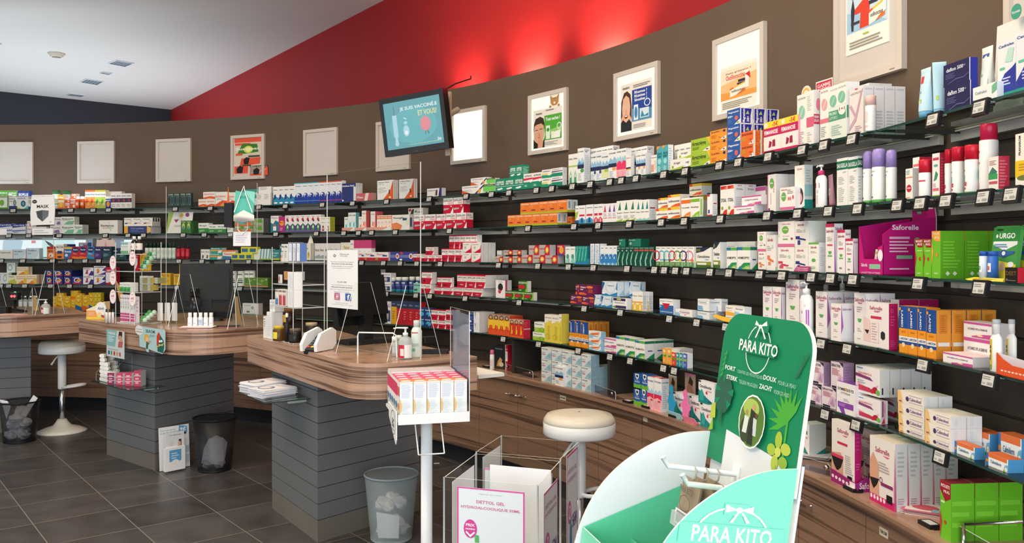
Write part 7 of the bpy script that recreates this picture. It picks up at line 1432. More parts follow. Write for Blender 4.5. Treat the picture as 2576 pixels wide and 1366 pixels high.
# ------------------------------------------------------------------ worktop clutter
def stop_plate(a, b, ya, yb_, label):
    xa, ya_ = at_z(a, ya, ZW+.005); xb, yb2 = at_z(b, yb_, ZW+.005); L = hypot(xb-xa, yb2-ya_); an = atan2(yb2-ya_, xb-xa)
    mm = MB(); h_ = .045; mm.slab([(0, 0, 0), (L, 0, 0), (L, 0, h_-.012), (L-.012, 0, h_), (.012, 0, h_), (0, 0, h_-.012)], .004, 'acrylicdull', 'acryledge'); mm.slab([(0, 0, 0.001), (L, 0, 0.001), (L, .06, 0.001), (0, .06, 0.001)], .001, 'acrylicdull')
    o = mm.build('stop_plate', None, (xa, ya_, ZW+.002), an)
    for fx in (.06, .94):
        c = MB(); c.lathe([(.009, 0, 'c8c8c8m'), (.009, .01), (0, .01)], 12); c.build('screw_knob', o, mat=Matrix.Translation((L*fx, -.004, h_*.7))@Matrix.Rotation(radians(90), 4, 'X'))
    return tag(o, label, 'shelf stop')
stop_plate(1274, 1340, 931, 950, 'clear plastic stop plate before the red and white carton')
stop_plate(1474, 1548, 976, 1004, 'clear plastic stop plate at the foot of the saline pile')
stop_plate(2004, 2088, 1172, 1196, 'clear plastic stop plate left of the underwear cartons')
stop_plate(2371, 2520, 1335, 1424, 'clear plastic stop plate before lime green repellent cartons')
for px, py, lab in ((1226, 922, 'black flat price holder beside the slim pink capped can'), (1409, 963, 'black flat price holder before the saline pile'), (1581, 1010, 'black flat price holder left of chest rub cartons'), (1629, 1023, 'black flat price holder before pink sea spray cartons'), (1698, 1046, 'black flat price holder before the blue cutout figure'), (2146, 1229, 'black flat price holder before the pink cardboard tray'), (2339, 1319, 'black flat price holder before the pink paper stack')):
    x, y = at_z(px, py, ZW+.006); t = atan2(y-CCY, x-CCX)
    mm = MB(); mm.box(-.032, -.02, 0, .032, .02, .012, '17181a'); mm.box(-.04, -.012, .003, .04, .012, .007, '17181a'); o = mm.build('price_holder', None, (x, y, ZW), t-pi/2)
    s = MB(); s.box(-.023, -.013, .012, .023, .013, .0128, 'd4d4d0'); s.build('screen', o); tag(o, lab, 'price tag')
# pink tray under the left underwear carton
x, y, z, t = spot(6, 2122, .018); a = t-pi/2
xa, ya = at_z(2087, 1200, ZW); L = .165
mm = MB(); mm.slab([(-L/2, 0, 0), (L/2, 0, 0), (L/2, 0, .03), (-L/2, 0, .045)], .002, '9a2470'); mm.slab([(L/2, 0, 0), (L/2, .1, 0), (L/2, .1, .045), (L/2, .04, .05), (L/2, 0, .03)], .002, 'a82f96')
mm.art((-L/2, 0, 0), (L, 0, 0), (0, 0, .04), 'e .08 .55 .05 .16 f4e0ee;e .22 .52 .05 .16 f4e0ee;e .36 .48 .05 .16 f4e0ee;e .5 .45 .05 .16 f4e0ee;e .64 .42 .05 .16 f4e0ee;r .74 .3 .95 .75 f0e8ee'); mm.art((L/2, 0, 0), (0, .1, 0), (0, 0, .045), 't .5 .5 .8 .5 f8e8f4 Saforelle')
tag(mm.build('cardboard_tray', None, (x, y, ZW), a), 'low pink cardboard tray in front of the underwear carton', 'tray')
def sheet_stack(px, py, w_, d_, n, cols, label, rz, name='leaflet_stack', ops=None, z=ZW, step=.0016):
    x, y = at_z(px, py, z); mm = MB(); rnd = random.Random(int(px))
    for i in range(n):
        dx, dy, al = rnd.uniform(-.008, .008), rnd.uniform(-.008, .008), rnd.uniform(-.08, .08)
        c, s_ = cos(al), sin(al); P = [(c*u-s_*v+dx, s_*u+c*v+dy) for u, v in ((-w_/2, -d_/2), (w_/2, -d_/2), (w_/2, d_/2), (-w_/2, d_/2))]
        mm.prism(P, i*step, i*step+step*.8, cols[i % len(cols)])
    if ops: mm.art((-w_/2, -d_/2, n*step), (w_, 0, 0), (0, d_, 0), ops)
    return tag(mm.build(name, None, (x, y, z), rz), label, 'leaflets')
sheet_stack(2330, 1290, .10, .12, 12, ['e8c0c8', 'f0ece8', 'd86a80', 'f0ece8'], 'loose stack of pink leaflets beside lime green cartons', .9, ops='e .4 .5 .3 .34 d05a6a;r .0 .0 .3 .3 8fb8c8')
sheet_stack(2042, 1148, .12, .15, 10, ['d8d8da', '3a3a40', 'e8e8ea'], 'stack of grey brochures behind the green board', 1.1, ops='e .3 .4 .3 .3 e0d8e4;r .5 .5 .9 .9 4a3a3a')
# pregnant silhouette cut-outs with their bases
SIL = [(.25, 0), (.78, 0), (.74, .2), (.8, .3), (.98, .42), (.9, .52), (.74, .58), (.72, .66), (.62, .72), (.66, .82), (.62, .95), (.42, 1), (.26, .93), (.24, .82), (.34, .72), (.16, .62), (.06, .44), (.2, .36), (.16, .2)]
for a_, b_, yt, colr, base, lb, ba in ((1678, 1700, 968, '2f9ac8', 'a8dce4', 'blue', 1042), (1712, 1737, 980, 'ee7ab4', 'f28aa8', 'pink', 1060)):
    o = card(6, a_, b_, yt, '', colr, f'{lb} cardboard cutout of a pregnant figure on the worktop', 'cutout', 'cardboard_cutout', .012, lean=0, thick=.003, outline=SIL)
    W = .10; c = MB(); c.slab([(-.02, 0, 0), (W, 0, 0), (W+.02, -.012, .012), (W-.005, -.012, .03), (-.02, -.012, .03)], .002, base); c.build('base_strip', o)
for a_, b_, yt, yb_, lb, c1, c2 in ((1682, 1702, 942, 970, 'left', 'b08a70', 'e8dcd0'), (1723, 1749, 940, 985, 'right', 'c08068', 'f08aa8')):
    card(6, a_, b_, yt, f'r 0 .1 1 .9 c8a890;p 4a2f28 .2 .4 .5 .9 .8 .7 .7 .4;p {c1} .1 .1 .9 .1 .7 .5 .3 .6;r 0 .9 1 1 {c2}', 'e8e2dc', f'photo card of a mother and baby above prenatal cartons, {lb} one', 'card', 'photo_card', .16, yb=1000, lean=0)
# steel rod and dark dividers on the worktop
xa, ya = at_z(2424, 1319, ZW+.06); xb, yb_ = at_z(2572, 1310, ZW+.075)
mm = MB(); mm.tube([(0, 0, 0), (xb-xa, yb_-ya, .012)], .005, 'c8c8cam', 8); o = mm.build('steel_rod', None, (xa, ya, ZW+.06)); mm = MB(); mm.tube([(0, 0, 0), (0, 0, -.058)], .005, 'c8c8cam', 8); mm.build('post', o); tag(o, 'thin steel rod in front of the lime green cartons', 'rod')
for px, lb in ((1350, 'left of the pale blue saline pile'), (1604, 'right of the pale blue saline pile')):
    t = ang(px, RW-.06); x, y = pol(RW-.27, t); mm = MB(); mm.box(-.012, 0, 0, .012, .24, .225, '3a3735'); tag(mm.build('divider_panel', None, (x, y, ZW+.001), t-pi/2), f'dark vertical divider panel {lb}', 'divider')

# ------------------------------------------------------------------ electronic price tags clipped to the shelf edges
TAGPX = {1: '34 179 235 274 442 530 652 719 812 888 974 1081 1174 1238 1282 1351 1390 1442 1487 1536 1565 1602 1672 1726 1812 1860 1936 2021 2076 2147 2352 2470',
         2: '23 73 150 266 323 362 462 515 581 695 797 866 903 936 996 1132 1330 1446 1507 1585 1666 1724 1815 1933 2010 2088 2162 2262 2320 2385 2480 2550',
         3: '3 58 133 177 215 249 451 509 574 627 911 966 1008 1050 1109 1256 1355 1432 1495 1580 1649 1674 1702 1730 1789 1837 1914 1971 2045 2094 2150 2315 2470',
         4: '2 23 63 128 176 228 446 605 973 1048 1083 1172 1308 1472 1563 1687 1756 1829 2070 2136 2327 2493',
         5: '137 170 200 573 1268 1357 1457 1537 1588 1672 1699 2080 2158 2370'}
tag0 = scr0 = None; TAGS = []
for lev in TAGPX:
    for px in map(float, TAGPX[lev].split()):
        t = ang(px, RF-.006); x, y = pol(RF-.008, t)
        if tag0 is None:
            mm = MB(); mm.box(-.033, -.007, -.023, .033, .004, .023, '15161a'); mm.box(-.03, .004, .012, .03, .018, .016, 'clearplastic'); o = mm.build('price_tag'); tag0 = o.data
            mm = MB(); mm.box(-.0245, -.0078, -.0155, .0245, -.0068, .0155, 'cfcfca'); mm.art((-.0245, -.0078, -.0155), (.049, 0, 0), (0, 0, .031), 'g .08 .55 .9 .9 2 888;r .5 .12 .92 .36 999;r .08 .15 .3 .3 aaa'); s = mm.build('screen', o); scr0 = s.data
        else:
            o = bpy.data.objects.new('price_tag', tag0); COL.objects.link(o); s = bpy.data.objects.new('screen', scr0); COL.objects.link(s); s.parent = o
        o.location = (x, y, SZ[lev]-.020); o.rotation_euler = (radians(-10), 0, t-pi/2)
        TAGS.append((o, lev, t))
def label_tags():
    near = {}
    for o, lev, t in TAGS:
        c = [p for p in PROD if p['sh'] == lev and p['b'] == 0]
        p = min(c, key=lambda p: abs(p['t']-t)); near.setdefault((lev, p['desc']), []).append((o, t))
    for (lev, d), L in near.items():
        L.sort(key=lambda q: -q[1])
        for i, (o, t) in enumerate(L):
            tag(o, f'price tag under {d}' + (f', {ORD[i]} from left' if len(L) > 1 else '') + f', {SHN[lev]}', 'price tag', 'black price tags on the shelf edges')
# ------------------------------------------------------------------ sales counters
CT, CB = 1.05, 0.883
def rounded(pts, radii, n=10):
    out = []; N = len(pts)
    for i in range(N):
        p = Vector(pts[i]); a = Vector(pts[i-1]); b = Vector(pts[(i+1) % N]); r = radii[i]
        if r <= 0: out.append((p.x, p.y)); continue
        u = (a-p).normalized(); v = (b-p).normalized(); h = acos(max(-1, min(1, u.dot(v))))/2; d = r/tan(h); c = p+(u+v).normalized()*(r/sin(h))
        s = p+u*d-c; e = p+v*d-c; a0 = atan2(s.y, s.x); a1 = atan2(e.y, e.x)
        while a1-a0 > pi: a1 -= 2*pi
        while a1-a0 < -pi: a1 += 2*pi
        out += [(c.x+r*cos(a0+(a1-a0)*q/n), c.y+r*sin(a0+(a1-a0)*q/n)) for q in range(n+1)]
    return out
def counter(outline, radii, quad, label):
    root = empty('sales_counter', (*quad[1], 0)); ox, oy = quad[1]
    loc = lambda P: [(x-ox, y-oy) for x, y in P]
    mm = MB(); mm.prism(loc(rounded(outline, radii)), CB, CT, 'walnut', 'walnuttop'); mm.build('countertop', root)
    # grey slatted column: boards with grooves, plinth at the foot
    mm = MB(); q = loc(quad); c = [sum(p[k] for p in q)/len(q) for k in (0, 1)]
    def ins(d): return [(p[0]+(c[0]-p[0])*d, p[1]+(c[1]-p[1])*d) for p in q]
    zz = 0.118; k = 0
    while zz < CB-0.004:
        z1 = min(zz+0.0875, CB-0.001); mm.prism(q, zz+.004, z1, 'slatgrey'); mm.prism(ins(.03), zz, zz+.004, '1c1d1e'); zz = z1
    mm.build('column', root)
    p = MB(); p.prism(ins(.004), 0, .118, 'plinthgrey'); p.build('plinth', root)
    return tag(root, label, 'sales counter')
def D4(A, B, C): return [A, B, C, (A[0]+C[0]-B[0], A[1]+C[1]-B[1])]
# outlines run counter-clockwise seen from above: back-left, front-left ... nose ... right end
C3 = counter([(-1.655, 5.317), (-.70, 3.905), (-.175, 4.25), (-.53, 4.77), (-.80, 4.98), (-1.15, 5.62)], [0, .17, 0, 0, .1, 0], D4((-1.471, 5.206), (-1.05, 4.588), (-.562, 5.155)), 'nearest walnut topped sales counter on grey slatted column')
C2 = counter([(-3.34, 6.55), (-2.12, 5.53), (-1.70, 5.98), (-1.98, 6.95), (-2.7, 7.3)], [0, .3, .05, .1, 0], D4((-3.14, 6.58), (-2.56, 6.09), (-2.234, 6.82)), 'middle walnut topped sales counter with cartoon sign on its edge')
C1 = counter([(-5.3, 7.3), (-4.12, 6.72), (-3.62, 7.25), (-4.2, 8.0), (-5.1, 8.1)], [0, .3, .02, .1, 0], D4((-5.1, 7.75), (-4.75, 7.2), (-4.22, 7.45)), 'farthest walnut topped sales counter at the left picture edge')
# white pull-out board at the end of the nearest counter
x, y = -.14, 4.48
mm = MB(); mm.slab([(-.03, -.16, .02), (.10, -.07, .02), (-.06, .16, .02), (-.19, .07, .02)], .018, 'e8e8e6'); tag(mm.build('pull_out_board', None, (x, y, .925)), 'white pull-out board behind the end of the nearest counter', 'board')
# ------------------------------------------------------------------ acrylic screens standing on the counters
def pane(xa, ya, xb, yb, z0, z1, label, feet=((.2), (.8))):
    L = hypot(xb-xa, yb-ya); a = atan2(yb-ya, xb-xa); mm = MB()
    mm.box(0, -.003, z0, L, .003, z1, 'acrylic', {'left': 'acryledge', 'right': 'acryledge', 'top': 'acryledge', 'bottom': 'acryledge'})
    o = mm.build('acrylic_screen', None, (xa, ya, 0), a)
    for f_ in feet:
        c = MB(); X = L*f_
        for s_ in (-1,):
            c.slab([(X-.0025, -.16, CT), (X-.0025, .16, CT), (X-.0025, .05, CT+.36), (X-.0025, -.05, CT+.36)], .005, 'acrylic', 'acryledge')
        c.build('foot', o)
    return tag(o, label, 'acrylic screen')
def P2(px, y): return ray(px)*y, y
p3a, p3b = P2(823, 4.78), P2(1058, 4.12)
pane(*p3a, *p3b, CT+.001, 2.01, 'clear acrylic screen standing on the nearest counter', (.42, .95))
p2a, p2b = P2(418, 6.10), P2(647, 5.80)
pane(*p2a, *p2b, CT+.001, 2.04, 'clear acrylic screen standing on the middle counter', (.22, .86))
p1b = P2(135, 7.08)
pane(p1b[0]-1.0, p1b[1]+.25, *p1b, CT+.001, 2.03, 'clear acrylic screen on the farthest counter at the left edge', (.4, .97))
def on_pane(pa, pb, px, py):
    """point on a screen seen at a pixel"""
    dx, dy = pb[0]-pa[0], pb[1]-pa[1]; k = ray(px); s = (k*pa[1]-pa[0])/(dx-k*dy); y = pa[1]+dy*s
    return Vector((k*y, y, zat(py, y)))
def pane_item(pa, pb, x0, y0, x1, y1, name, label, cat, base, ops='', outline=None, thick=.002, off=.004, edge=None):
    A = on_pane(pa, pb, x0, y1); B = on_pane(pa, pb, x1, y1); ww = hypot(B.x-A.x, B.y-A.y); a = atan2(pb[1]-pa[1], pb[0]-pa[0]); hh = zat(y0, A.y)-A.z
    n = Vector((sin(a), -cos(a))); mm = MB(); pts = outline or [(0, 0), (1, 0), (1, 1), (0, 1)]
    mm.slab([(u*ww, 0, v*hh) for u, v in pts], thick, base, edge)
    if ops: mm.art((0, 0, 0), (ww, 0, 0), (0, 0, hh), ops)
    o = mm.build(name, None, (A.x+n.x*(off+thick), A.y+n.y*(off+thick), A.z), a); o['_w'] = ww; o['_h'] = hh
    return tag(o, label, cat)
# A4 notice on the nearest screen
NOT = 't .58 .93 .3 .03 aaa Pharmacie;t .56 .895 .24 .025 aaa Novelty;p 3f8a4a .2 .89 .235 .89 .235 .875 .265 .875 .265 .89 .3 .89 .3 .915 .265 .915 .265 .93 .235 .93 .235 .915 .2 .915;r .225 .895 .275 .91 f2f4f6;t .5 .795 .76 .018 999 Suivez-nous sur Facebook et Instagram;t .5 .76 .7 .024 777 Pharmacie Novelty Apotheek;t .5 .722 .72 .016 aaa Toutes nos infos et nos conseils;t .5 .688 .6 .016 aaa sur nos pages et nos stories;t .5 .452 .3 .02 999 SCAN ME;t .5 .395 .7 .016 999 Volg ons op Facebook en Instagram;t .5 .358 .7 .024 777 Pharmacie Novelty Apotheek;t .5 .318 .8 .016 aaa Blijf op de hoogte van het laatste nieuws;t .5 .28 .5 .016 aaa promoties en acties;t .5 .09 .4 .014 aaa novelty_apotheek;t .5 .062 .7 .014 aaa www.pharmacie-novelty.be;o .34 .2 .085 .06 .2 c8407a;r .25 .14 .43 .147 c04a9a;r .25 .253 .43 .26 8a4ab0;r .25 .14 .262 .26 d0506a;r .418 .14 .43 .26 a04ab0;o .34 .2 .05 .035 .3 d0506a;r .62 .14 .8 .262 3f66b0;t .72 .197 .08 .09 fff f'
pane_item(p3a, p3b, 826, 629, 902, 772, 'notice_sheet', 'white printed notice sheet with social media logos on acrylic screen', 'notice', 'f0f2f5', NOT, off=.004)
# masks and papers stuck to the other screens
MASKP = [(.02, 0), (.97, .02), (1, .5), (.96, 1), (.06, 1), (0, .4)]
o = pane_item(p1b and (p1b[0]-1.0, p1b[1]+.25), p1b, 78.5, 491, 140, 567, 'mask_pouch', 'white zip pouch printed MASK hanging on the farthest screen', 'mask pouch', 'f1f1f1', 't .52 .62 .5 .11 3a3a3a MASK;e .18 .78 .1 .06 222;t .18 .78 .12 .03 ccc 5D;p 4a4f55 .24 .46 .5 .5 .76 .48 .74 .3 .5 .12 .3 .26;p 6a727a .5 .5 .76 .48 .74 .3 .5 .12;r .04 .95 .96 .96 d8d8d8;e .52 .955 .012 .01 444;g .8 .08 .92 .14 1 aaa', MASKP, .006)
pane_item((p1b[0]-1.0, p1b[1]+.25), p1b, 82, 575, 134, 591, 'paper_strip', 'small white paper strip under the hanging MASK pouch', 'paper', 'e9ebee', 'g .1 .2 .9 .8 2 bbb')
pane_item((p1b[0]-1.0, p1b[1]+.25), p1b, -6, 576, 18, 591, 'paper_strip', 'white paper strip on the screen at the left picture edge', 'paper', 'e9ebee')
o = pane_item(p2a, p2b, 590, 480, 643, 565, 'mask_pouch', 'turquoise mask pouch with white mask hanging on the middle screen', 'mask pouch', '5fc4b4', 't .45 .8 .4 .08 2f9a8c MASK;p 8fdccf .5 1 1 .95 1 .6 .7 .8', [(0, .2), (.3, .0), (.9, .1), (1, .86), (.1, 1)], .006)
w_, h_ = o['_w'], o['_h']
V = []; Q = []
for i in range(9):
    for j in range(7):
        u, v = i/8, j/6; V.append((w_*(.05+.98*u), -.012-.045*sin(pi*u)*sin(pi*min(1, v*1.02)), h_*(.06+.36*v*(1-.55*abs(u-.5)*2)+.08*abs(u-.5))))
for i in range(8):
    for j in range(6): Q.append((i*7+j, (i+1)*7+j, (i+1)*7+j+1, i*7+j+1))
mm = MB(); mm.faces(V, Q, 'e9e6e2', True); mk = mm.build('face_mask', None, o.location, o.rotation_euler[2])
s = MB(); s.tube([(w_*.12, -.02, h_*.36), (w_*.4, -.012, h_*.9), (w_*.55, -.012, h_*1.12), (w_*.62, -.012, h_*.9), (w_*.98, -.02, h_*.34)], .0035, 'f4f4f2', 6); s.tube([(w_*.3, -.02, h_*.06), (w_*.28, -.015, -h_*.16), (w_*.5, -.012, -h_*.3), (w_*.74, -.015, -h_*.14), (w_*.76, -.02, h_*.06)], .0035, 'f4f4f2', 6); s.build('ear_loop', mk)
tag(mk, 'white cup shaped face mask hanging before the turquoise pouch', 'face mask')
mm = MB(); o = pane_item(p2a, p2b, 569.5, 511, 590, 572, 'fabric_sleeve', 'black fabric sleeve hanging on the middle screen', 'sleeve', '1d1d20', 'r .05 .02 .95 .04 333', None, .02)
mm.slab([(0, 0, 0), (.018, 0, 0), (.012, 0, .055), (.009, 0, .11), (.006, 0, .055)], .006, 'd8642a'); mm.build('orange_tip', o, (o['_w']*.4, -.004, o['_h']))
pane_item(p2a, p2b, 588, 583, 632, 619, 'paper_note', 'small white printed paper note under the hanging face mask', 'paper', 'eff0f5', 'g .15 .2 .85 .8 4 ccd')
# ------------------------------------------------------------------ carousel display of the middle counter
def rect_frame(mm, w_, d_, z, t, key, edge): mm.box(-w_/2, -d_/2, z, w_/2, d_/2, z+t, key, {'front': edge, 'left': edge, 'right': edge, 'back': edge})
def tower(px, py, yaw, w_, d_, levels, label):
    x, y = at_z(px, py, CT); o = MB(); z1 = levels[-1]+.09
    rect_frame(o, w_, d_, .001, .006, 'acrylic', 'acryledge'); root = o.build('acrylic_tower', None, (x, y, CT), yaw)
    for z in levels:
        s_ = MB(); rect_frame(s_, w_, d_, z, .005, 'acrylic', 'acryledge'); s_.build('tray', root)
    for sx in (-1, 1):
        for sy in (-1, 1):
            s_ = MB(); s_.box(sx*w_/2-.006, sy*d_/2-.006, 0, sx*w_/2+.006, sy*d_/2+.006, z1, 'acrylic', {'front': 'acryledge', 'left': 'acrylic'}); s_.build('post', root)
    tag(root, label, 'display stand'); return root, Matrix.Translation((x, y, CT))@Matrix.Rotation(yaw, 4, 'Z')
def put(mb, name, label, cat, T, lx, ly, lz, rz=0, group=None):
    o = mb.build(name, None, mat=T@Matrix.Translation((lx, ly, lz))@Matrix.Rotation(rz, 4, 'Z')); return tag(o, label, cat, group)
DES['vich'] = ['eef0ec', 'e2e8e4', 'f4f4f2', 'r 0 0 1 .25 6fae7a;p 5fb0b0 .1 .75 .9 .8 .9 .95 .1 .95;t .5 .6 .8 .1 888 VICHY;g .2 .3 .8 .5 3 bcc']
DES['pinkser'] = ['f2ecee', 'efe9f2', 'f4f2f2', 'r 0 .04 1 .34 c8437a;r .1 .24 .9 .27 f4dce6;r .1 .14 .9 .18 f4dce6;e .5 .55 .2 .05 8fc47a;t .5 .88 .8 .06 9a8aa8 Mustela;g .2 .62 .8 .78 3 c0b8c0;>g .2 .4 .8 .9 4 c8b8d8']
DES['grbx'] = ['f0f2ee', 'e4eae4', 'f2f4f0', 'r 0 0 1 .5 3f9a4a;p 5fb86a 0 .2 1 .5 1 .56 0 .5;t .5 .76 .8 .12 7a9a7a Valdispro']
DES['camil'] = ['e8c03a', 'e0b42e', 'eeb', 'T .3 .4 .24 .8 3a2a10 Camirins;r .6 .05 .96 .5 e8e2d4;e .78 .2 .1 .12 d8642a;g .5 .7 .9 .9 3 b88a1a']
DES['grey2'] = ['e9e8e4', 'dcdcd8', 'f2f2f0', 't .5 .84 .84 .14 555 200mg;r .1 .55 .7 .6 7a8a6a;g .1 .2 .8 .5 4 aaa']
DES['bluefr'] = ['4a6ab0', '5a7ab8', '6f8ac0', 'r .06 .03 .94 .97 f2f4f8;g .15 .5 .85 .9 6 b8c4dc']
DES['wht'] = ['f4f5f6', 'f0f1f4', 'f6f6f6', 'g .15 .1 .85 .9 10 e0e4ec']
DES['redbx'] = ['efede8', 'e6e4e0', 'f2f0ee', 'p c8203a .12 .05 .46 .05 .46 .6 .3 .74 .12 .6;p c8203a .54 .05 .88 .05 .88 .6 .7 .74 .54 .6;t .5 .9 .9 .12 7a3a2a RESPIROSE']
DES['blubx'] = ['efede8', 'e6e4e0', 'f2f0ee', 'p 2f7ab8 .12 .05 .46 .05 .46 .4 .3 .5 .12 .4;p 2f7ab8 .54 .05 .88 .05 .88 .4 .7 .5 .54 .4;p 3f8a4a .2 .45 .3 .5 .4 .7;t .5 .9 .9 .12 7a5a2a RESPIROSE']
DES['alvit'] = ['f3e7c0', 'efe9d8', 'f4f2ee', 'p f0a05a 0 .14 .66 .14 .66 .6 0 .6;p ecd24a 0 0 1 0 1 .16 0 .16;e .8 .72 .3 .5 f6f4f0;t .8 .76 .36 .2 2f3a80 Alvit;e .72 .3 .14 .2 f0dc8a;e .86 .24 .05 .08 2f7ab0;e .93 .2 .06 .1 c8304a;g .1 .25 .5 .5 4 f8d8b0']
r1, T1_ = tower(350, 812, radians(-38), .27, .20, [.225, .375, .50], 'clear acrylic tower of small packages on the middle counter')
def cart(des, w_, h_, d_): return carton_mesh(des, w_, h_, d_)
for i in range(4): put(cart('pinkser', .031, .20, .03), 'serum_carton', f'slim white and pink serum carton in the acrylic tower, {ORD[i]} from left', 'skin care box', T1_, -.085+.034*i, -.09, .008, 0, 'slim serum cartons')
for i in range(3): put(cart('grbx', .05, .065, .06), 'herbal_carton', f'white and green carton in the acrylic tower, {ORD[i]} from left', 'herbal box', T1_, -.085+.052*i, -.09, .231, 0, 'green tower cartons')
put(cart('camil', .05, .13, .06), 'medicine_carton', 'yellow carton with upright lettering in the acrylic tower', 'medicine box', T1_, .0, .02, .381); put(cart('anir', .05, .13, .06), 'medicine_carton', 'red and white carton in the acrylic tower', 'medicine box', T1_, -.075, .02, .381)
for i in range(4): put(cart('vich', .024, .085, .03), 'skin_care_carton', f'slim white, green and teal carton atop the tower, {ORD[i]} from left', 'skin care box', T1_, -.10+.027*i, -.08, .507, 0, 'slim cartons on the tower')
for i in range(3):
    mm = MB(); mm.lathe([(0, 0), (.021, 0, '1c0f0a'), (.0215, .004), (.0215, .028, 'eae6e2'), (.0218, .074), (.0215, .076, '1c0f0a'), (.018, .092), (.009, .102), (.009, .106), (0, .106)], 16)
    o = put(mm, 'syrup_bottle', f'brown syrup bottle with white cap atop the tower, {ORD[i]} from left', 'bottle', T1_, .025+.036*i, -.05+.02*(i % 2), .506, 0, 'brown syrup bottles'); c = MB(); c.lathe([(.0115, .103, 'f2f2f0'), (.0115, .124), (.01, .126), (0, .126)], 14); c.build('cap', o); wr = MB(); wrap(wr, .0222, .045, .056, -30, 10, 'd0404a'); wr.build('label_print', o)
for i in range(2): put(cart('pinkser', .034, .19, .03), 'serum_carton', f"slim white serum carton behind the lower right price disc, {'left' if i == 0 else 'right'} one", 'skin care box', T1_, .055+.036*i, -.085, .008)
for i in range(2): put(cart('plainw2', .05, .11, .05), 'medicine_carton', f"white carton at the back of the middle tower, {'left' if i == 0 else 'right'} one", 'medicine box', T1_, -.06+.055*i, .05, .231)
# blister packed green and grey soothers on the right side of the tower
for q, (lz, key, key2, lb) in enumerate(((.40, '2f7a4a', '8fc4a4', 'upper'), (.02, '3f9a4a', 'b8d8c4', 'lower'))):
    for i in range(4):
        mm = MB()
        for j in range(2): mm.lathe([(.0, 0), (.016, .002, key if j == 0 else key2), (.018, .012), (.012, .026), (0, .03)], 10, (.0+.034*j, 0))
        mm.box(-.02, -.02, -.002, .056, .02, .001, 'clearplastic')
        put(mm, 'pacifier_pack', f'green plastic pacifier pack on the {lb} hook of the tower, {ORD[i]} one', 'pacifier', T1_, .16+.01*i, -.06+.012*i, lz+.03*i if q == 0 else lz+.018*i, .2*i, f'{lb} green pacifier packs')
for q, lz in enumerate((.275, .225)):
    for i in range(3 if q == 0 else 2):
        mm = MB(); mm.box(-.022, -.03, 0, .022, .03, .04, '8a8a5a' if i != 1 else 'a89a4a'); mm.art((-.022, -.03, 0), (.044, 0, 0), (0, 0, .04), 'r .1 .1 .5 .9 9aa0a8;r .55 .1 .62 .9 5a8ac0;e .3 .5 .14 .3 c8ccd0'); mm.box(-.024, -.032, -.002, .024, -.0315, .042, 'clearplastic')
        put(mm, 'lozenge_tin', f"olive and grey lozenge pack on the {'upper' if q == 0 else 'lower'} tower tray, {ORD[i]} from left", 'lozenges', T1_, .165+.047*i, -.04+.03*i, lz+.02, -.1, 'olive lozenge packs')
for i in range(3): put(cart('wht', .042, .13, .02), 'skin_care_carton', f'tall white carton behind green pacifiers, {ORD[i]} from left', 'skin care box', T1_, .165+.045*i, .06+.03*i, .02, -.05, 'tall white tower cartons')
for n_, (px, py, tx) in enumerate(((277.5, 661, '11€'), (346, 650, '13€'), (277, 699, '7€'), (277, 746, '8€'), (345, 752, '6€'))):
    p = T1_@Vector((-.14 if px < 300 else .14, -.125, 0)); p.z = zat(py, p.y)
    mm = MB(); mm.slab([(.027*cos(k*pi/12), 0, .052*sin(k*pi/12)) for k in range(24)], .0015, 'f1e6e6'); mm.art((-.027, 0, -.052), (.054, 0, .0), (0, 0, .104), f't .5 .54 .5 .16 d0507a {tx};o .5 .5 .48 .48 .04 d8a8b4;g .3 .3 .7 .4 2 d8b0b8;g .3 .75 .7 .85 1 d8909a')
    o = mm.build('price_disc', None, p, radians(-14)); tag(o, ['upper left oval price disc on the tower', 'upper right oval price disc above the syrup bottles', 'middle left oval price disc on the tower', 'lower left oval price disc before pink serum cartons', 'lower right oval price disc before pink serum cartons'][n_], 'price disc')
# triangular yellow vitamin box left of the tower
x, y = at_z(240, 803, CT); a = radians(-14); w_, h_ = .165, .11
mm = MB(); mm.slab([(-w_/2, 0, 0), (w_/2, 0, 0), (w_/2, 0, h_*1.25), (-w_/2, 0, h_*.66)], .06, 'f3e7c0', 'e9dcae'); mm.art((-w_/2, 0, 0), (w_, 0, 0), (0, 0, h_), DES['alvit'][3]); tag(mm.build('vitamin_display_box', None, (x, y, CT), a), 'slanted yellow and orange vitamin display box beside the acrylic tower', 'display box')
mm = MB(); mm.slab([(0, 0, 0), (.03, 0, 0), (.035, 0, .05), (0, 0, .12), (-.035, 0, .17), (-.02, 0, .08)], .002, 'c88a4a'); tag(mm.build('cardboard_flap', None, (x+.14, y+.10, CT+.13), a), 'brown cardboard flap sticking up behind the yellow display box', 'card')
for i in range(3):
    mm = MB(); mm.lathe([(0, 0), (.009, 0, 'eceaea'), (.009, .075), (.007, .078, '2a2a2e'), (.007, .10), (0, .10)], 12); xx, yy = at_z(268+8*i, 812, CT); tag(mm.build('lip_balm', None, (xx, yy, CT)), f'slim white stick with black cap beside the tower, {ORD[i]} from left', 'lip balm', 'slim white sticks')
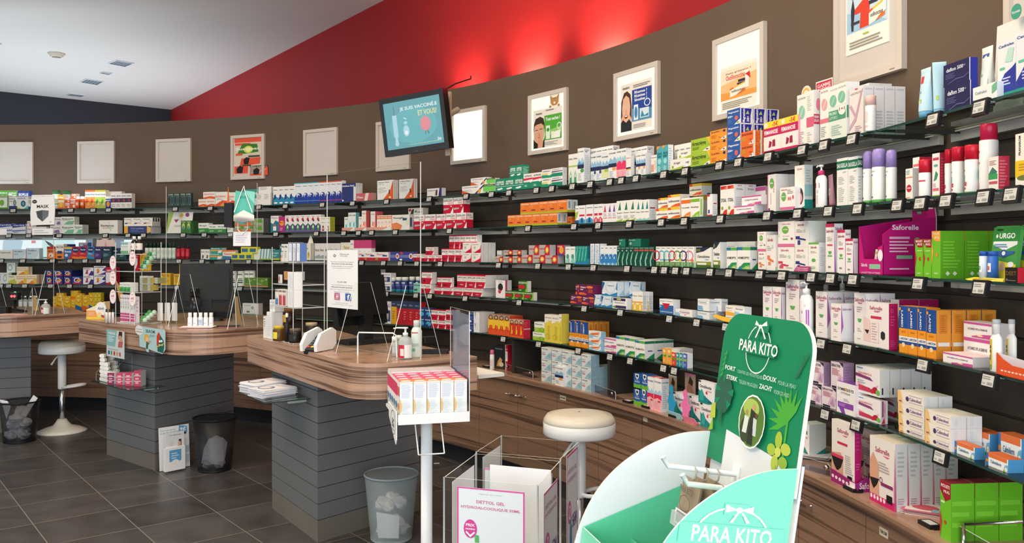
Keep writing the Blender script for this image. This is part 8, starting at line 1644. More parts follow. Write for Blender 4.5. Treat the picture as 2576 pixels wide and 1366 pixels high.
# ------------------------------------------------------------------ monitors, card terminal, sprays, pumps
def monitor(px, py, yaw, w_, h_, hz, label, tilt=6):
    x, y = at_z(px, py, CT); root = empty('computer_monitor', (x, y, CT), yaw)
    b = MB(); b.prism(rounded([(-.12, -.10), (.12, -.10), (.12, .10), (-.12, .10)], [.03]*4, 4), 0, .018, '1b1c1fs'); b.build('base', root)
    n = MB(); n.box(-.035, .0, .018, .035, .05, hz+.10, '131316'); n.build('stand', root)
    M0 = Matrix.Translation((0, -.01, hz))@Matrix.Rotation(radians(-tilt), 4, 'X')
    s = MB(); s.box(-w_/2, -.02, 0, w_/2, .022, h_, '0b0b0d'); s.slab([(-w_/2+.03, .07, .05), (-w_/2+.03, .07, h_-.05), (w_/2-.03, .07, h_-.05), (w_/2-.03, .07, .05)], .045, '0f0f12')
    for i in range(18): s.box(w_/2-.05, .0705, .06+i*.012, w_/2-.035, .072, .066+i*.012, '0c0c0d')
    s.build('housing', root, mat=M0)
    c = MB(); c.box(-w_/2+.018, -.0212, .02, w_/2-.018, -.0201, h_-.018, '08090ag'); c.build('screen', root, mat=M0)
    return tag(root, label, 'monitor')
monitor(520, 806, radians(200), .38, .33, .10, 'black computer monitor seen from behind on the middle counter', -6)
monitor(912, 862, radians(234), .38, .33, .10, 'black computer monitor seen from behind on the nearest counter', -10)
def keyboardish(px, py, w_, d_, h_, rz, label, key='17181a', name='keyboard', cat='keyboard', z=CT, keys=True):
    x, y = at_z(px, py, z); mm = MB(); mm.prism(rounded([(-w_/2, -d_/2), (w_/2, -d_/2), (w_/2, d_/2), (-w_/2, d_/2)], [.012]*4, 4), 0, h_, key); o = mm.build(name, None, (x, y, z), rz)
    if keys:
        k = MB()
        for i in range(10):
            for j in range(4): k.box(-w_/2+.012+i*(w_-.024)/10, -d_/2+.012+j*(d_-.024)/4, h_, -w_/2+.010+(i+.85)*(w_-.024)/10, -d_/2+.010+(j+.8)*(d_-.024)/4, h_+.004, '26272a')
        k.build('key_field', o)
    return tag(o, label, cat)
keyboardish(1092, 889, .15, .07, .018, radians(8), 'small black keypad near the right end of the nearest counter')
keyboardish(935, 862, .36, .14, .02, radians(35), 'black keyboard behind the monitor of the nearest counter')
keyboardish(560, 800, .14, .10, .05, radians(20), 'black desk phone beside the monitor on the middle counter', '16171a', 'telephone', 'telephone', CT, True)
keyboardish(1080, 862, .09, .06, .035, .5, 'black computer mouse behind the tall white bottle', '141517', 'computer_mouse', 'mouse', CT, False)
# card payment terminal with white cheeks
x, y = at_z(803, 881, CT); a = radians(-20)
root = empty('card_terminal', (x, y, CT), a)
b = MB(); b.slab([(-.045, -.085, .012), (.045, -.085, .012), (.045, .06, .085), (-.045, .06, .085)], .03, '2e3236s'); b.build('keypad_body', root)
k = MB()
for i in range(3):
    for j in range(4): k.art((-.032+i*.023, -.07+j*.02, .0208+j*.01), (.017, 0, 0), (0, .013, .0066), 'r 0 0 1 1 ' + ('5a6065' if j else ['c84040', 'd8c040', '40a050'][i]), .0015)
k.build('keys', root)
s = MB(); s.art((-.035, .012, .0625), (.07, 0, 0), (0, .042, .021), 'r 0 0 1 1 1a2024g', .001); s.build('display', root)
for sx in (-1, 1):
    c = MB(); X = sx*.052
    P = [(X, -.10, .004), (X, .05, .004), (X, .085, .03), (X, .085, .10), (X, .05, .118), (X, -.06, .095), (X, -.105, .04)]
    c.slab(P if sx > 0 else P[::-1], .018, 'f2f3f4s'); c.build('side_cheek', root)
tag(root, 'white and grey card payment terminal on the nearest counter', 'card terminal')
# small pump and spray bottles on the counters
def hand_gel(px, py, hgt, r, lab, red=True):
    x, y = at_z(px, py, CT); mm = MB(); mm.lathe([(0, 0), (.92*r, 0, 'clearplastic'), (r, .01), (r, .56*hgt), (.8*r, .66*hgt), (.35*r, .72*hgt), (.35*r, .76*hgt), (0, .76*hgt)], 18)
    o = mm.build('gel_bottle', None, (x, y, CT), radians(-8)); c = MB(); wrap(c, r*1.01, .06*hgt, .46*hgt, -75, 75, 'eceeef'); wrap(c, r*1.015, .05*hgt, .46*hgt, -70, 5, 'c8283f' if red else 'd85060'); wrap(c, r*1.02, .12*hgt, .34*hgt, -34, 2, 'f0dcd8'); c.build('label', o)
    c = MB(); c.lathe([(.4*r, .74*hgt, 'f4f4f4'), (.4*r, .82*hgt), (.16*r, .84*hgt), (.16*r, .95*hgt), (.4*r, .96*hgt), (.4*r, hgt), (0, hgt)], 14); c.tube([(0, 0, .975*hgt), (-1.2*r, -.1*r, .98*hgt), (-1.75*r, -.15*r, .955*hgt)], [.13*r, .11*r, .09*r], 'f4f4f4'); c.build('pump', o)
    return tag(o, lab, 'bottle')
hand_gel(1020, 903, .155, .034, 'clear hand gel pump bottle with red label on the nearest counter')
hand_gel(115, 791, .125, .035, 'clear hand gel pump bottle on the farthest counter')
x, y = at_z(1048, 898, CT); mm = MB(); mm.lathe([(0, 0), (.026, 0, 'eef1ef'), (.027, .005), (.027, .13), (.02, .145, 'e4ecec'), (.013, .15), (.013, .158), (0, .158)], 18); wrap(mm, .0275, .12, .125, -60, 20, 'd85048'); wrap(mm, .0275, .03, .045, -60, -10, '6fc09a'); wrap(mm, .0275, .055, .07, -50, 30, 'c4d4cc')
o = mm.build('lotion_bottle', None, (x, y, CT)); c = MB(); c.lathe([(.0155, .15, 'e8eaea'), (.0155, .18), (.014, .182), (0, .182)], 14); c.build('cap', o); tag(o, 'tall white lotion bottle beside the hand gel on the nearest counter', 'bottle')
for i, px in enumerate((993, 1004)):
    x, y = at_z(px, 897-4*i, CT); mm = MB(); mm.lathe([(0, 0), (.014, 0, 'clearplastic'), (.014, .07), (.008, .078), (0, .078)], 12); wrap(mm, .0145, .02, .05, -50, 50, 'b8c8d4'); o = mm.build('spray_vial', None, (x, y, CT)); c = MB(); c.lathe([(.0145, .078, 'f0f2f2'), (.0145, .10), (0, .10)], 12); c.build('cap', o); tag(o, f"small clear spray vial left of the hand gel, {'left' if i == 0 else 'right'} one", 'vial')
for i in range(5):
    px = 478+13.3*i; x, y = at_z(px, 822, CT); mm = MB(); mm.lathe([(0, 0), (.0155, 0, 'e9edf2'), (.016, .003), (.016, .062), (.011, .072), (0, .072)], 14); wrap(mm, .0163, .012, .05, -50, 50, 'f2f4f8' if i != 2 else 'a8c0dc'); wrap(mm, .0166, .02, .03, -30, 30, 'c0ccd8'); o = mm.build('spray_vial', None, (x, y, CT)); c = MB(); c.lathe([(.0125, .066, 'f2f4f6'), (.0125, .095), (.011, .098), (0, .098)], 12); c.build('cap', o); tag(o, f'small white spray vial in a row on the middle counter, {ORD[i]} from left', 'vial', 'row of white spray vials')
mm = MB(); x, y = at_z(490, 813, CT); mm.lathe([(0, 0), (.042, 0, '1a1b1eg'), (.042, .185), (.034, .19), (0, .19)], 20); o = mm.build('thermos_flask', None, (x, y, CT)); c = MB(); c.lathe([(.036, .19, '101113g'), (.036, .25), (.033, .256, '5a5450'), (0, .257)], 20); c.build('lid', o); tag(o, 'black insulated flask before the monitor on the middle counter', 'flask')
sheet_stack(497, 824, .22, .13, 5, ['f0f0f0', 'd8d8dc', 'e05a5a', 'f4f4f4'], 'thin fan of white leaflets in front of the spray vials', .1, z=CT)
sheet_stack(575, 822, .15, .09, 4, ['2a2b33', 'e8707a', '3a3a44'], 'dark and coral leaflets on the middle counter edge', .3, z=CT)
sheet_stack(25, 792, .22, .14, 3, ['e8b8b0', 'f0e0dc'], 'pinkish papers lying on the farthest counter', -.2, 'paper_stack', z=CT)
# scanner with red glow on the farthest counter
x, y = at_z(38, 783, CT); root = empty('barcode_scanner', (x, y, CT), 0)
b = MB(); b.lathe([(0, 0), (.05, 0, '16161a'), (.045, .015), (.012, .02), (.010, .10), (0, .10)], 18); b.build('stand', root); h = MB(); h.prism(rounded([(-.035, -.03), (.035, -.03), (.035, .04), (-.035, .04)], [.012]*4, 4), .10, .165, '1a1a1es'); h.build('head', root); e = MB(); e.art((-.028, -.0301, .11), (.056, 0, 0), (0, 0, .045), 'r 0 .2 1 .8 4a0810;e .28 .5 .2 .25 redled;e .72 .5 .2 .25 redled', .001); e.build('red_window', root); e = MB(); e.lathe([(.008, .165, 'greenled'), (.006, .170), (0, .171)], 10); e.build('green_light', root); tag(root, 'black barcode scanner with glowing red window on the farthest counter', 'scanner')
mm = MB(); x, y = at_z(15, 786, CT); mm.tube([(-.16, .05, .02), (-.05, .0, .045), (.05, .02, .03), (.12, .06, .012), (.18, .0, .01), (.14, -.05, .008), (.05, -.04, .007)], .006, '141417'); tag(mm.build('cable', None, (x, y, CT)), 'black cable coiled beside the barcode scanner', 'cable')
mm = MB(); x, y = at_z(4, 788, CT); mm.prism(rounded([(-.09, -.05), (.07, -.05), (.07, .05), (-.09, .05)], [.03]*4, 4), 0, .055, '141518'); tag(mm.build('telephone', None, (x, y, CT)), 'dark telephone at the left picture edge', 'telephone')
# leaflet holders (clear wedge plates) standing on the counters
def wedge(px, py, h_, rz, lab, insert=None):
    x, y = at_z(px, py, CT); mm = MB(); mm.slab([(-.05, 0, 0), (.05, 0, 0), (.012, .04, h_), (-.012, .04, h_)], .003, 'acrylic', 'acryledge'); mm.slab([(-.05, .09, 0), (-.05, 0, 0), (-.012, .04, h_)], .003, 'acrylic', 'acryledge'); o = mm.build('acrylic_wedge', None, (x, y, CT), rz)
    if insert: c = MB(); c.slab([(-.03, .012, .03), (.03, .012, .03), (.012, .03, h_*.7), (-.012, .03, h_*.7)], .001, insert); c.build('leaflet', o)
    return tag(o, lab, 'holder')
wedge(605, 822, .30, radians(75), 'narrow clear acrylic wedge with orange leaflet left of the nearest counter', 'e0b070'); wedge(456, 812, .27, radians(70), 'narrow clear acrylic wedge between tower and flask'); wedge(94, 790, .22, radians(75), 'narrow clear acrylic wedge on the farthest counter', 'd8b080')
# clear rail stand before the terminals
mm = MB(); x, y = at_z(940, 897, CT); mm.tube([(-.09, .06, 0), (-.09, .06, .10), (-.085, .06, .115), (.10, -.03, .12), (.115, -.03, .11), (.12, -.03, 0)], .004, 'acryledge', 6); tag(mm.build('acrylic_rail', None, (x, y, CT)), 'bent clear acrylic rail before the keyboard on nearest counter', 'rail')

# ------------------------------------------------------------------ carousel of the nearest counter
r3, T3_ = tower(752, 858, radians(-52), .30, .19, [.20, .33, .46], 'clear acrylic tower of boxes and jars on the nearest counter')
for i in range(2): put(cart('grey2', .042, .10, .04), 'medicine_carton', f"pale grey carton with green bar on the nearest tower, {'left' if i == 0 else 'right'} one", 'medicine box', T3_, -.02+.046*i, -.09, .467)
for i in range(3): put(cart('bluefr', .05, .105, .04), 'medicine_carton', f'blue edged white carton on the nearest tower, {ORD[i]} from left', 'medicine box', T3_, .075+.054*i, -.085, .467, 0, 'blue edged tower cartons')
mm = MB(); mm.slab([(-.05, 0, 0), (.05, 0, 0), (.05, 0, .035), (.0, 0, .045), (-.0, 0, .085), (.05, 0, .10), (-.05, 0, .10)][:3]+[(-.05, 0, .02)], .04, 'f0b83a'); mm.lathe([(0, .04), (.02, .04, 'f0c858'), (.024, .095), (0, .095)], 14, (.02, .02)); put(mm, 'honey_display', 'yellow cardboard display on top of the nearest tower', 'display box', T3_, -.10, -.05, .467)
for i, d in enumerate(('blubx', 'redbx', 'redbx')): put(cart(d, .05, .095, .05), 'herbal_carton', ['white carton with blue bottle print on the nearest tower', 'white carton with red bottle print on nearest tower, left one', 'white carton with red bottle print on nearest tower, right one'][i], 'herbal box', T3_, -.11+.054*i, -.09, .207)
for i in range(2): put(cart('wht', .085, .1, .05), 'medicine_carton', f"plain white carton beside the nearest tower, {'lower' if i == 0 else 'upper'} one", 'medicine box', T3_, .115, -.10, .207+.1005*i)
for i in range(4):
    mm = MB(); mm.slab([(-.03, 0, 0), (.03, 0, 0), (.03, 0, .05), (-.03, 0, .05)], .012, ['dfe6e2', 'e09a6a', '9fb84a', 'c8d4d4'][i]); mm.art((-.03, 0, 0), (.06, 0, 0), (0, 0, .05), ['e .5 .5 .2 .3 c8304a;p c8304a .2 .5 .8 .45 .8 .55', 'e .5 .5 .3 .3 b8a04a', 'o .5 .5 .3 .36 .4 3f4a1a', 'r .2 .3 .8 .6 7ab0a4'][i]); put(mm, 'sachet', ['white sachet with red flower in the nearest tower', 'orange sachet in the nearest tower', 'lime sachet with dark ring in the nearest tower', 'pale sachet with teal bar in the nearest tower'][i], 'sachet', T3_, -.12+.05*i, -.07+.02*i, .337+.02*(i % 2), .2*i-.2)
def honey(lx, ly, lz, col, lid, lab, r=.032, h_=.075, cloth=None):
    mm = MB(); mm.lathe([(0, 0), (.94*r, 0, col), (r, .006), (r, .74*h_), (.8*r, .82*h_), (0, .82*h_)], 18); wrap(mm, r*1.01, .15*h_, .6*h_, -50, 50, cloth or 'd8c84a'); o = put(mm, 'honey_jar', lab, 'jar', T3_, lx, ly, lz); c = MB(); c.lathe([(.86*r, .8*h_, lid), (.88*r, .97*h_), (.8*r, h_), (0, h_)], 18); c.build('lid', o); return o
honey(-.03, -.11, .008, '5a3a10s', 'c8b03a', 'honey jar with yellow label at the foot of the nearest tower', .034, .085, 'e0d040'); honey(-.02, -.05, .10, '2a1408s', '8a5a20', 'dark honey jar with yellow tag in the nearest tower', .036, .095, 'c89a30')
honey(.13, -.08, .008, '141210s', '6a5a4a', 'black lidded dark jar behind the card terminal, left one', .036, .08, '2a2622'); honey(.17, .0, .03, '1a0c10s', 'a89878', 'brown lidded dark jar behind the card terminal, right one', .038, .09, '2a1418')
put(cart('wht', .075, .16, .07), 'hygiene_carton', 'tall white carton with green leaf mark left of the nearest tower', 'hygiene box', T3_, -.225, -.09, .001)
mm = cart('plainw', .05, .13, .05); put(mm, 'medicine_carton', 'white carton with bottle picture at the left end of nearest counter', 'medicine box', T3_, -.29, -.09, .001); mm = cart('plainw2', .08, .07, .06); put(mm, 'medicine_carton', 'white carton stacked above the leaf marked carton', 'medicine box', T3_, -.225, -.07, .163)
mm = MB(); mm.lathe([(0, 0), (.012, 0, '1a1a1c'), (.012, .1), (.005, .105), (.005, .13), (.008, .14, 'e8e4dc'), (.008, .16), (0, .165)], 12); put(mm, 'brush_bottle', 'slim dark bottle with pale brush top beside the honey jars', 'bottle', T3_, .06, -.10, .008)

# ------------------------------------------------------------------ signs on the counter fronts, glass ledges with goods
def front_sign(px0, py0, px1, py1, y0, y1, thick, base, ops, name, label, cat, outline=None, lean=0):
    A = Vector((ray(px0)*y0, y0, zat(py1, (y0)))); B = Vector((ray(px1)*y1, y1, A.z)); ww = hypot(B.x-A.x, B.y-A.y); hh = zat(py0, y0)-A.z; mm = MB()
    mm.slab([(u*ww, 0, v*hh) for u, v in (outline or [(0, 0), (1, 0), (1, 1), (0, 1)])], thick, base)
    if ops: mm.art((0, 0, 0), (ww, 0, 0), (0, 0, hh), ops)
    o = mm.build(name, None, A); o.rotation_euler = (radians(-lean), 0, atan2(B.y-A.y, B.x-A.x)); return tag(o, label, cat)
SILK = 't .52 .83 .3 .12 3a4a60 SILKOM;e .14 .82 .135 .2 f2f2ee;t .14 .86 .2 .05 555 Le poux;t .14 .76 .2 .05 333 termine;e .40 .55 .085 .16 e8b84a;e .415 .5 .055 .1 f0c8a0;p 3a5a4a .38 .12 .44 .12 .45 .36 .39 .36;p 5a6a50 .38 .3 .46 .3 .5 .36 .4 .42;p e0a030 .46 .36 .56 .44 .54 .46 .44 .4;p 1f6a5a .76 .1 .94 .06 .98 .3 .96 .55 .86 .72 .78 .5;p d8402c .74 .3 .8 .4 .86 .74 .8 .86 .74 .7;e .9 .52 .03 .05 fff;e .84 .5 .03 .05 fff;r .8 .34 .94 .38 e8d8c0;p e8c03a .72 .22 .98 .42 .98 .46 .72 .26;g .5 .62 .72 .72 2 8a9aa0'
front_sign(340, 818, 415, 880, 5.945, 5.645, .003, 'b9dade', SILK, 'advertising_sign', 'pale blue cartoon sign for head lice treatment on counter edge', 'sign', [(.16, .16), (.36, .14), (.40, 0), (.46, 0), (.46, .12), (.92, .02), (1, .2), (1, .9), (.96, .97), (.28, .98), (.12, 1), (.02, .9), (.02, .72), (.14, .62)])
front_sign(268, 828, 312, 895, 6.22, 6.02, .003, 'd9e4e2', 'p 8fc4c4 0 .4 .5 .4 .6 1 0 1;t .3 .88 .4 .1 f4f8f8 NAAi;g .1 .55 .5 .8 4 e8f4f4;p 4a2a20 .68 .7 .9 .66 .9 .98 .72 .98;e .8 .74 .1 .1 dca48a;p c86a6a .66 .4 .9 .4 .94 .64 .7 .62;r .1 .08 .2 .22 3f6a8a;r .26 .08 .34 .22 5f9a5a;r .42 .08 .5 .22 c83a3a;r .58 .08 .66 .22 e0a04a;r .74 .08 .82 .22 d84a5a;g .1 .26 .9 .32 1 aaa', 'advertising_card', 'teal advertising card above the stacked white tubes', 'card')
def ledge(px0, px1, py, y0, y1, d_, label, zadj=0):
    """glass ledge hooked on a column face; near edge runs between two pixels"""
    A = Vector((ray(px0)*y0, y0, 0)); B = Vector((ray(px1)*y1, y1, 0)); a = atan2(B.y-A.y, B.x-A.x); L = hypot(B.x-A.x, B.y-A.y); z = zat(py, y0)
    mm = MB(); mm.box(0, 0, -.006, L, d_, 0, 'shelfglass', {'front': 'glassedge', 'left': 'glassedge', 'right': 'glassedge'}); o = mm.build('glass_ledge', None, (A.x, A.y, z), a)
    for f_ in (.15, .85): c = MB(); c.box(L*f_-.008, d_*.6, -.03, L*f_+.008, d_, -.007, 'b0b0aes'); c.build('clip', o)
    tag(o, label, 'shelf'); return Matrix.Translation((A.x, A.y, z))@Matrix.Rotation(a, 4, 'Z'), L
# column faces: middle counter A->B, nearest counter A->B
TL2, L2 = ledge(228, 325, 958, 6.30, 5.871, .25, 'small glass ledge with white tubes on the middle counter column')
rnd = random.Random(5)
for r in range(7):
    for c in range(5 if r < 3 else 4 if r < 5 else 2):
        mm = MB(); mm.tube([(0, -.02, 0), (0, -.002, 0)], .0145, 'f2f2ee', 12); mm.tube([(0, -.002, 0), (0, .075, 0)], .0135, ['e3e8df', 'eadfd2', 'e6e2de'][(r+c) % 3], 12); mm.tube([(0, .075, 0), (0, .09, 0)], .0145, 'f2f2ee', 12)
        dx = .004*rnd.random(); put(mm, 'cream_roll', f'white capped tube in the clear bin, {ORD[c]} from left, row {["one","two","three","four","five","six","seven"][r]}', 'tube', TL2, .065+.032*c+(r % 2)*.008+dx, .06, .017+.0285*r, .55, 'white capped tubes in the clear bin')
mm = MB(); mm.slab([(0.02, .03, .002), (.24, .03, .002), (.24, .03, .05), (.02, .03, .05)], .003, 'acrylic', 'acryledge'); mm.slab([(.02, .20, .002), (.02, .03, .002), (.02, .03, .06), (.02, .20, .21)], .003, 'acrylic', 'acryledge'); mm.slab([(.24, .03, .002), (.24, .20, .002), (.24, .20, .21), (.24, .03, .06)], .003, 'acrylic', 'acryledge'); put(mm, 'acrylic_bin', 'clear acrylic bin full of white tubes on the glass ledge', 'bin', TL2, 0, 0, 0)
DES['nail'] = ['8a2f5a', 'f4f4f6', 'f0f0f2', 'r 0 .66 1 .7 e8e0e4;r 0 .32 1 .36 e8e0e4;g .2 .1 .8 .9 3 d8a0b8']; DES['rose'] = ['c8486a', 'f6f6f8', 'e06a90', 'r 0 .66 1 .7 f0e4e8;r 0 .32 1 .36 f0e4e8;g .2 .1 .8 .9 3 e8b0c0']
for i in range(4): put(cart(['nail', 'rose', 'rose', 'rose'][i], .05, [.085, .085, .092, .11][i], .08), 'nail_carton', ['plum fronted white carton on the small glass ledge', 'rose fronted white carton on the small glass ledge, nearest plum one', 'white carton in the middle of the glass ledge row', 'tallest white carton with pink lid on the glass ledge'][i], 'nail care box', TL2, .30+.075*i, .02+.03*i, .001, radians(40))
for i in range(2):
    mm = MB(); mm.slab([(0, 0, 0), (.045, 0, 0), (.045, 0, .13), (0, 0, .13)], .004, ['c4d4a8', 'e4b4bc'][i]); mm.art((0, 0, 0), (.045, 0, 0), (0, 0, .13), ['e .5 .3 .3 .14 d87a8a;r 0 0 1 .16 4a3a8a;g .2 .5 .8 .9 3 7a9a6a', 'e .5 .3 .3 .14 f0d0d4;r 0 0 1 .2 d83a6a;g .2 .5 .8 .9 3 b88a90'][i]); put(mm, 'nail_care_card', ['green printed nail care card on the column above the ledge', 'pink printed nail care card on the column above the ledge'][i], 'card', TL2, .40+.10*i, .235, .10)
TL3, L3 = ledge(594.6, 666, 982.5, 4.883, 4.487, .255, 'glass ledge holding white brochures on the nearest counter column')
for i, (lx, ly, n, lb) in enumerate(((.10, .07, 14, 'left'), (.27, .07, 11, 'right'))):
    mm = MB(); rnd = random.Random(i+3)
    for k in range(n):
        dx, dy, al = rnd.uniform(-.006, .006), rnd.uniform(-.006, .006), rnd.uniform(-.04, .04); c, s_ = cos(al), sin(al)
        mm.prism([(c*u-s_*v+dx, s_*u+c*v+dy) for u, v in ((-.074, -.105), (.074, -.105), (.074, .105), (-.074, .105))], .001+k*.004, .001+k*.004+.0033, ['eeeef4', 'e4e4ec', 'f2f2f6'][k % 3])
    mm.art((-.074, -.105, .001+n*.004), (.148, 0, 0), (0, .21, 0), 'e .4 .34 .34 .22 6f8fc4;e .4 .34 .27 .17 d4dcec;p e8d0c0 .25 .28 .55 .3 .6 .4 .4 .46;e .6 .42 .06 .05 3a3030;d .5 .75 .7 .1 b8b0c8 Santé;d .7 .12 .4 .05 d8d070 bien'); put(mm, 'brochure_stack', f'stack of white brochures with blue oval on the glass ledge, {lb} pile', 'brochures', TL3, lx, ly+.05, 0, .25)
# floor brochure stand
front_sign(402, 1078, 478, 1186, 6.06, 6.22, .004, 'eef0f3', 't .3 .92 .5 .03 8ab4d0 Vous avez besoin;t .35 .86 .6 .035 7ab0d8 d un lit medical;p 5fa4d8 .66 .82 .94 .82 .94 .96 .66 1;t .8 .9 .2 .09 fff 9€;e .82 .8 .09 .03 2a3a4a;r .7 .1 1 .3 c8d4dc;p b8ccd8 .5 .3 1 .34 1 .5 .6 .5', 'advertising_board', 'white advertising board leaning on the middle counter column', 'board', None, 4)
o = front_sign(416, 1130, 466, 1188, 6.0, 6.11, .03, 'f4f4f6', 'r .2 .4 .8 .9 5fa8dc;g .3 .5 .7 .8 3 cfe4f4;e .5 .4 .16 .08 f4f4f6', 'brochure_holder', 'white brochure holder in front of the leaning board', 'holder')
mm = MB(); mm.slab([(.01, .012, .02), (.145, .012, .02), (.145, .012, .27), (.01, .012, .27)], .008, 'e9edf0'); mm.art((.01, .012, .02), (.135, 0, 0), (0, 0, .25), 'e .3 .66 .1 .08 e8d8cc;p e8ecf0 .1 .4 .5 .4 .4 .62 .2 .62;p 4a3030 .66 .6 .86 .6 .84 .78 .7 .78;e .74 .66 .08 .07 e0b09a;p b8d0dc .55 .4 .95 .4 .9 .58 .6 .58;t .5 .92 .7 .04 7a8a9a Vous demenagez'); tag(mm.build('brochure', None, o.location, o.rotation_euler[2]), 'brochure with two people standing in the white holder', 'brochure')
# ------------------------------------------------------------------ things on the floor: stools, bins, stands
def stool(x, y, yaw, sr, zt, label, foot):
    root = empty('bar_stool', (x, y, 0), yaw)
    c = MB(); c.lathe([(sr*.985, zt-.055, 'd9d4c6s'), (sr*.99, zt-.035), (sr*.9, zt-.012), (sr*.6, zt-.002), (sr*.2, zt+.001), (0, zt+.001)], 36); c.lathe([(.006, zt+.0012, '222'), (.005, zt+.002), (0, zt+.002)], 10); c.build('seat_cushion', root)
    r = MB(); r.lathe([(sr*.6, zt-.115, 'e3e6e8s'), (sr*.97, zt-.112), (sr, zt-.105), (sr, zt-.05), (sr*.97, zt-.048)], 36); r.build('seat_rim', root)
    p = MB(); p.lathe([(.03, foot-.03, 'dfe3e5s'), (.034, foot-.02), (.034, zt-.11)], 20); p.build('column', root)
    g = MB(); g.lathe([(.022, .06, 'c8ccd0m'), (.022, foot)], 18); g.build('gas_lift', root)
    b = MB(); b.lathe([(sr*1.08, 0, 'e6e4dcs'), (sr*1.08, .008), (sr*.8, .03), (sr*.4, .055), (.05, .085), (.035, .11), (0, .11)], 36); b.build('base', root)
    f = MB(); P = []
    for k in range(16):
        t = 2*pi*k/16; P.append((.035+.075+.095*cos(t)*1.0, .075*sin(t), foot+.012*cos(t)))
    f.tube(P, .011, 'e3e6e8s', 8, True); f.build('footrest', root)
    l = MB(); l.tube([(.0, -.02, zt-.12), (-.04, -.03, zt-.16), (-.075, -.035, zt-.215)], [.006, .006, .009], 'e3e6e8s'); l.build('height_lever', root)
    return tag(root, label, 'stool')
stool(.338, 4.27, radians(-8), .182, .768, 'white bar stool with cream round seat before the wall cabinets', .37)
stool(-3.93, 7.42, radians(-5), .185, .80, 'grey topped bar stool between the two farther counters', .40)
def bin_(x, y, rt, rb, h_, key, rim, label):
    root = empty('waste_bin', (x, y, 0)); w = MB(); w.lathe([(rb, .004, key), (rt, h_)], 40); w.f.pop(); w.m.pop(); w.sm.pop(); w.build('wall', root)
    b = MB(); b.lathe([(rb, .001, rim), (rb+.002, .012), (rb-.006, .013), (0, .010)], 32); b.build('bottom', root)
    r = MB(); r.tube([(rt*cos(2*pi*k/40), rt*sin(2*pi*k/40), h_) for k in range(40)], .006, rim, 8, True); r.build('rim', root)
    return tag(root, label, 'waste bin')
def crumple(x, y, z, r, seed, col='e8e9ee', flat=.8):
    rnd = random.Random(seed); mm = MB(); V = []; n1, n2 = 7, 10
    for i in range(n1):
        for j in range(n2):
            th = pi*i/(n1-1); ph = 2*pi*j/n2; q = r*(.68+.45*rnd.random()); V.append((q*sin(th)*cos(ph), q*sin(th)*sin(ph), q*cos(th)*flat))
    Q = []
    for i in range(n1-1):
        for j in range(n2):
            j2 = (j+1) % n2; Q += [(i*n2+j, (i+1)*n2+j, (i+1)*n2+j2), (i*n2+j, (i+1)*n2+j2, i*n2+j2)]
    mm.faces(V, Q, col); return mm.build('crumpled_paper', None, (x, y, z), rnd.random()*6)
B2 = (-2.145, 6.13); B3 = (-.662, 4.66); B1 = (-4.08, 7.04)
bin_(*B1, .150, .120, .33, 'wiremesh', '101114', 'black wire mesh bin overflowing with white papers at the left')
bin_(*B2, .148, .115, .375, 'wiremesh', '101114', 'black wire mesh bin beside the middle counter column')
bin_(*B3, .145, .112, .355, 'greyplastic', '8f9ea2s', 'translucent grey plastic bin beside the nearest counter column')
def papers(B, spec, what):
    for i, (dx, dy, z, r, c) in enumerate(spec): tag(crumple(B[0]+dx, B[1]+dy, z, r, i*7+int(B[1]*10), c), f'crumpled white paper inside {what}, piece {ORD[i]} from bottom', 'paper', f'crumpled papers in {what}')
papers(B3, [(-.03, -.03, .055, .05, 'dfe0e4'), (.05, .0, .06, .05, 'd0d2d8'), (-.02, .05, .07, .05, 'e8e8ea'), (.04, -.04, .11, .045, 'dcdde2'), (-.045, -.02, .20, .045, 'd8d4cc'), (.0, .03, .215, .045, 'e8e4de'), (.05, -.01, .20, .045, 'dcdde2'), (-.01, -.04, .195, .04, 'e4e0da')], 'the grey bin')
mm = MB(); mm.slab([(-.06, 0, 0), (.05, -.02, 0), (.055, -.02, .12), (-.07, 0, .14)], .004, 'e6e8ee'); tag(mm.build('paper_sheet', None, (B3[0]+.0, B3[1]-.075, .03), .1), 'folded white sheet standing inside the grey bin', 'paper')
papers(B2, [(-.04, -.03, .05, .045, 'b8bcc8'), (.04, -.02, .05, .045, 'c8ccd4'), (.0, .04, .06, .05, 'd0d2dc'), (.03, .03, .10, .04, 'c8c8d0')], 'the middle mesh bin')
mm = MB(); mm.faces([(-.09, -.02, .02), (-.02, -.05, .02), (-.03, -.04, .20), (-.08, 0, .12), (.0, .03, .21), (.06, .0, .20), (.085, .02, .16), (.08, -.04, .02)], [(0, 1, 2, 3), (1, 7, 6, 5, 4, 2)], 'd4d8e6'); tag(mm.build('paper_sheet', None, (*B2, .03)), 'curled white sheet standing in the middle mesh bin', 'paper')
papers(B1, [(-.05, -.03, .06, .055, 'c4c8d4'), (.05, -.02, .06, .05, 'b8bcc8'), (.0, .04, .08, .06, 'c8ccd6'), (-.04, -.02, .15, .06, 'd4d8e4'), (.045, .0, .16, .055, 'dcdfe8'), (.0, -.05, .20, .055, 'd4d8e4'), (-.02, .05, .24, .055, 'e0e2ea')], 'the left mesh bin')
mm = MB(); mm.faces([(-.20, -.06, .22), (-.10, -.08, .33), (-.06, -.07, .345), (-.02, -.09, .30), (-.05, -.10, .20), (-.13, -.06, .355), (-.19, -.02, .31)], [(0, 1, 6), (1, 2, 5), (1, 5, 6), (1, 4, 3, 2)], 'e4e6f0'); tag(mm.build('paper_sheet', None, (*B1, .0)), 'white sheet hanging over the rim of the left mesh bin', 'paper')
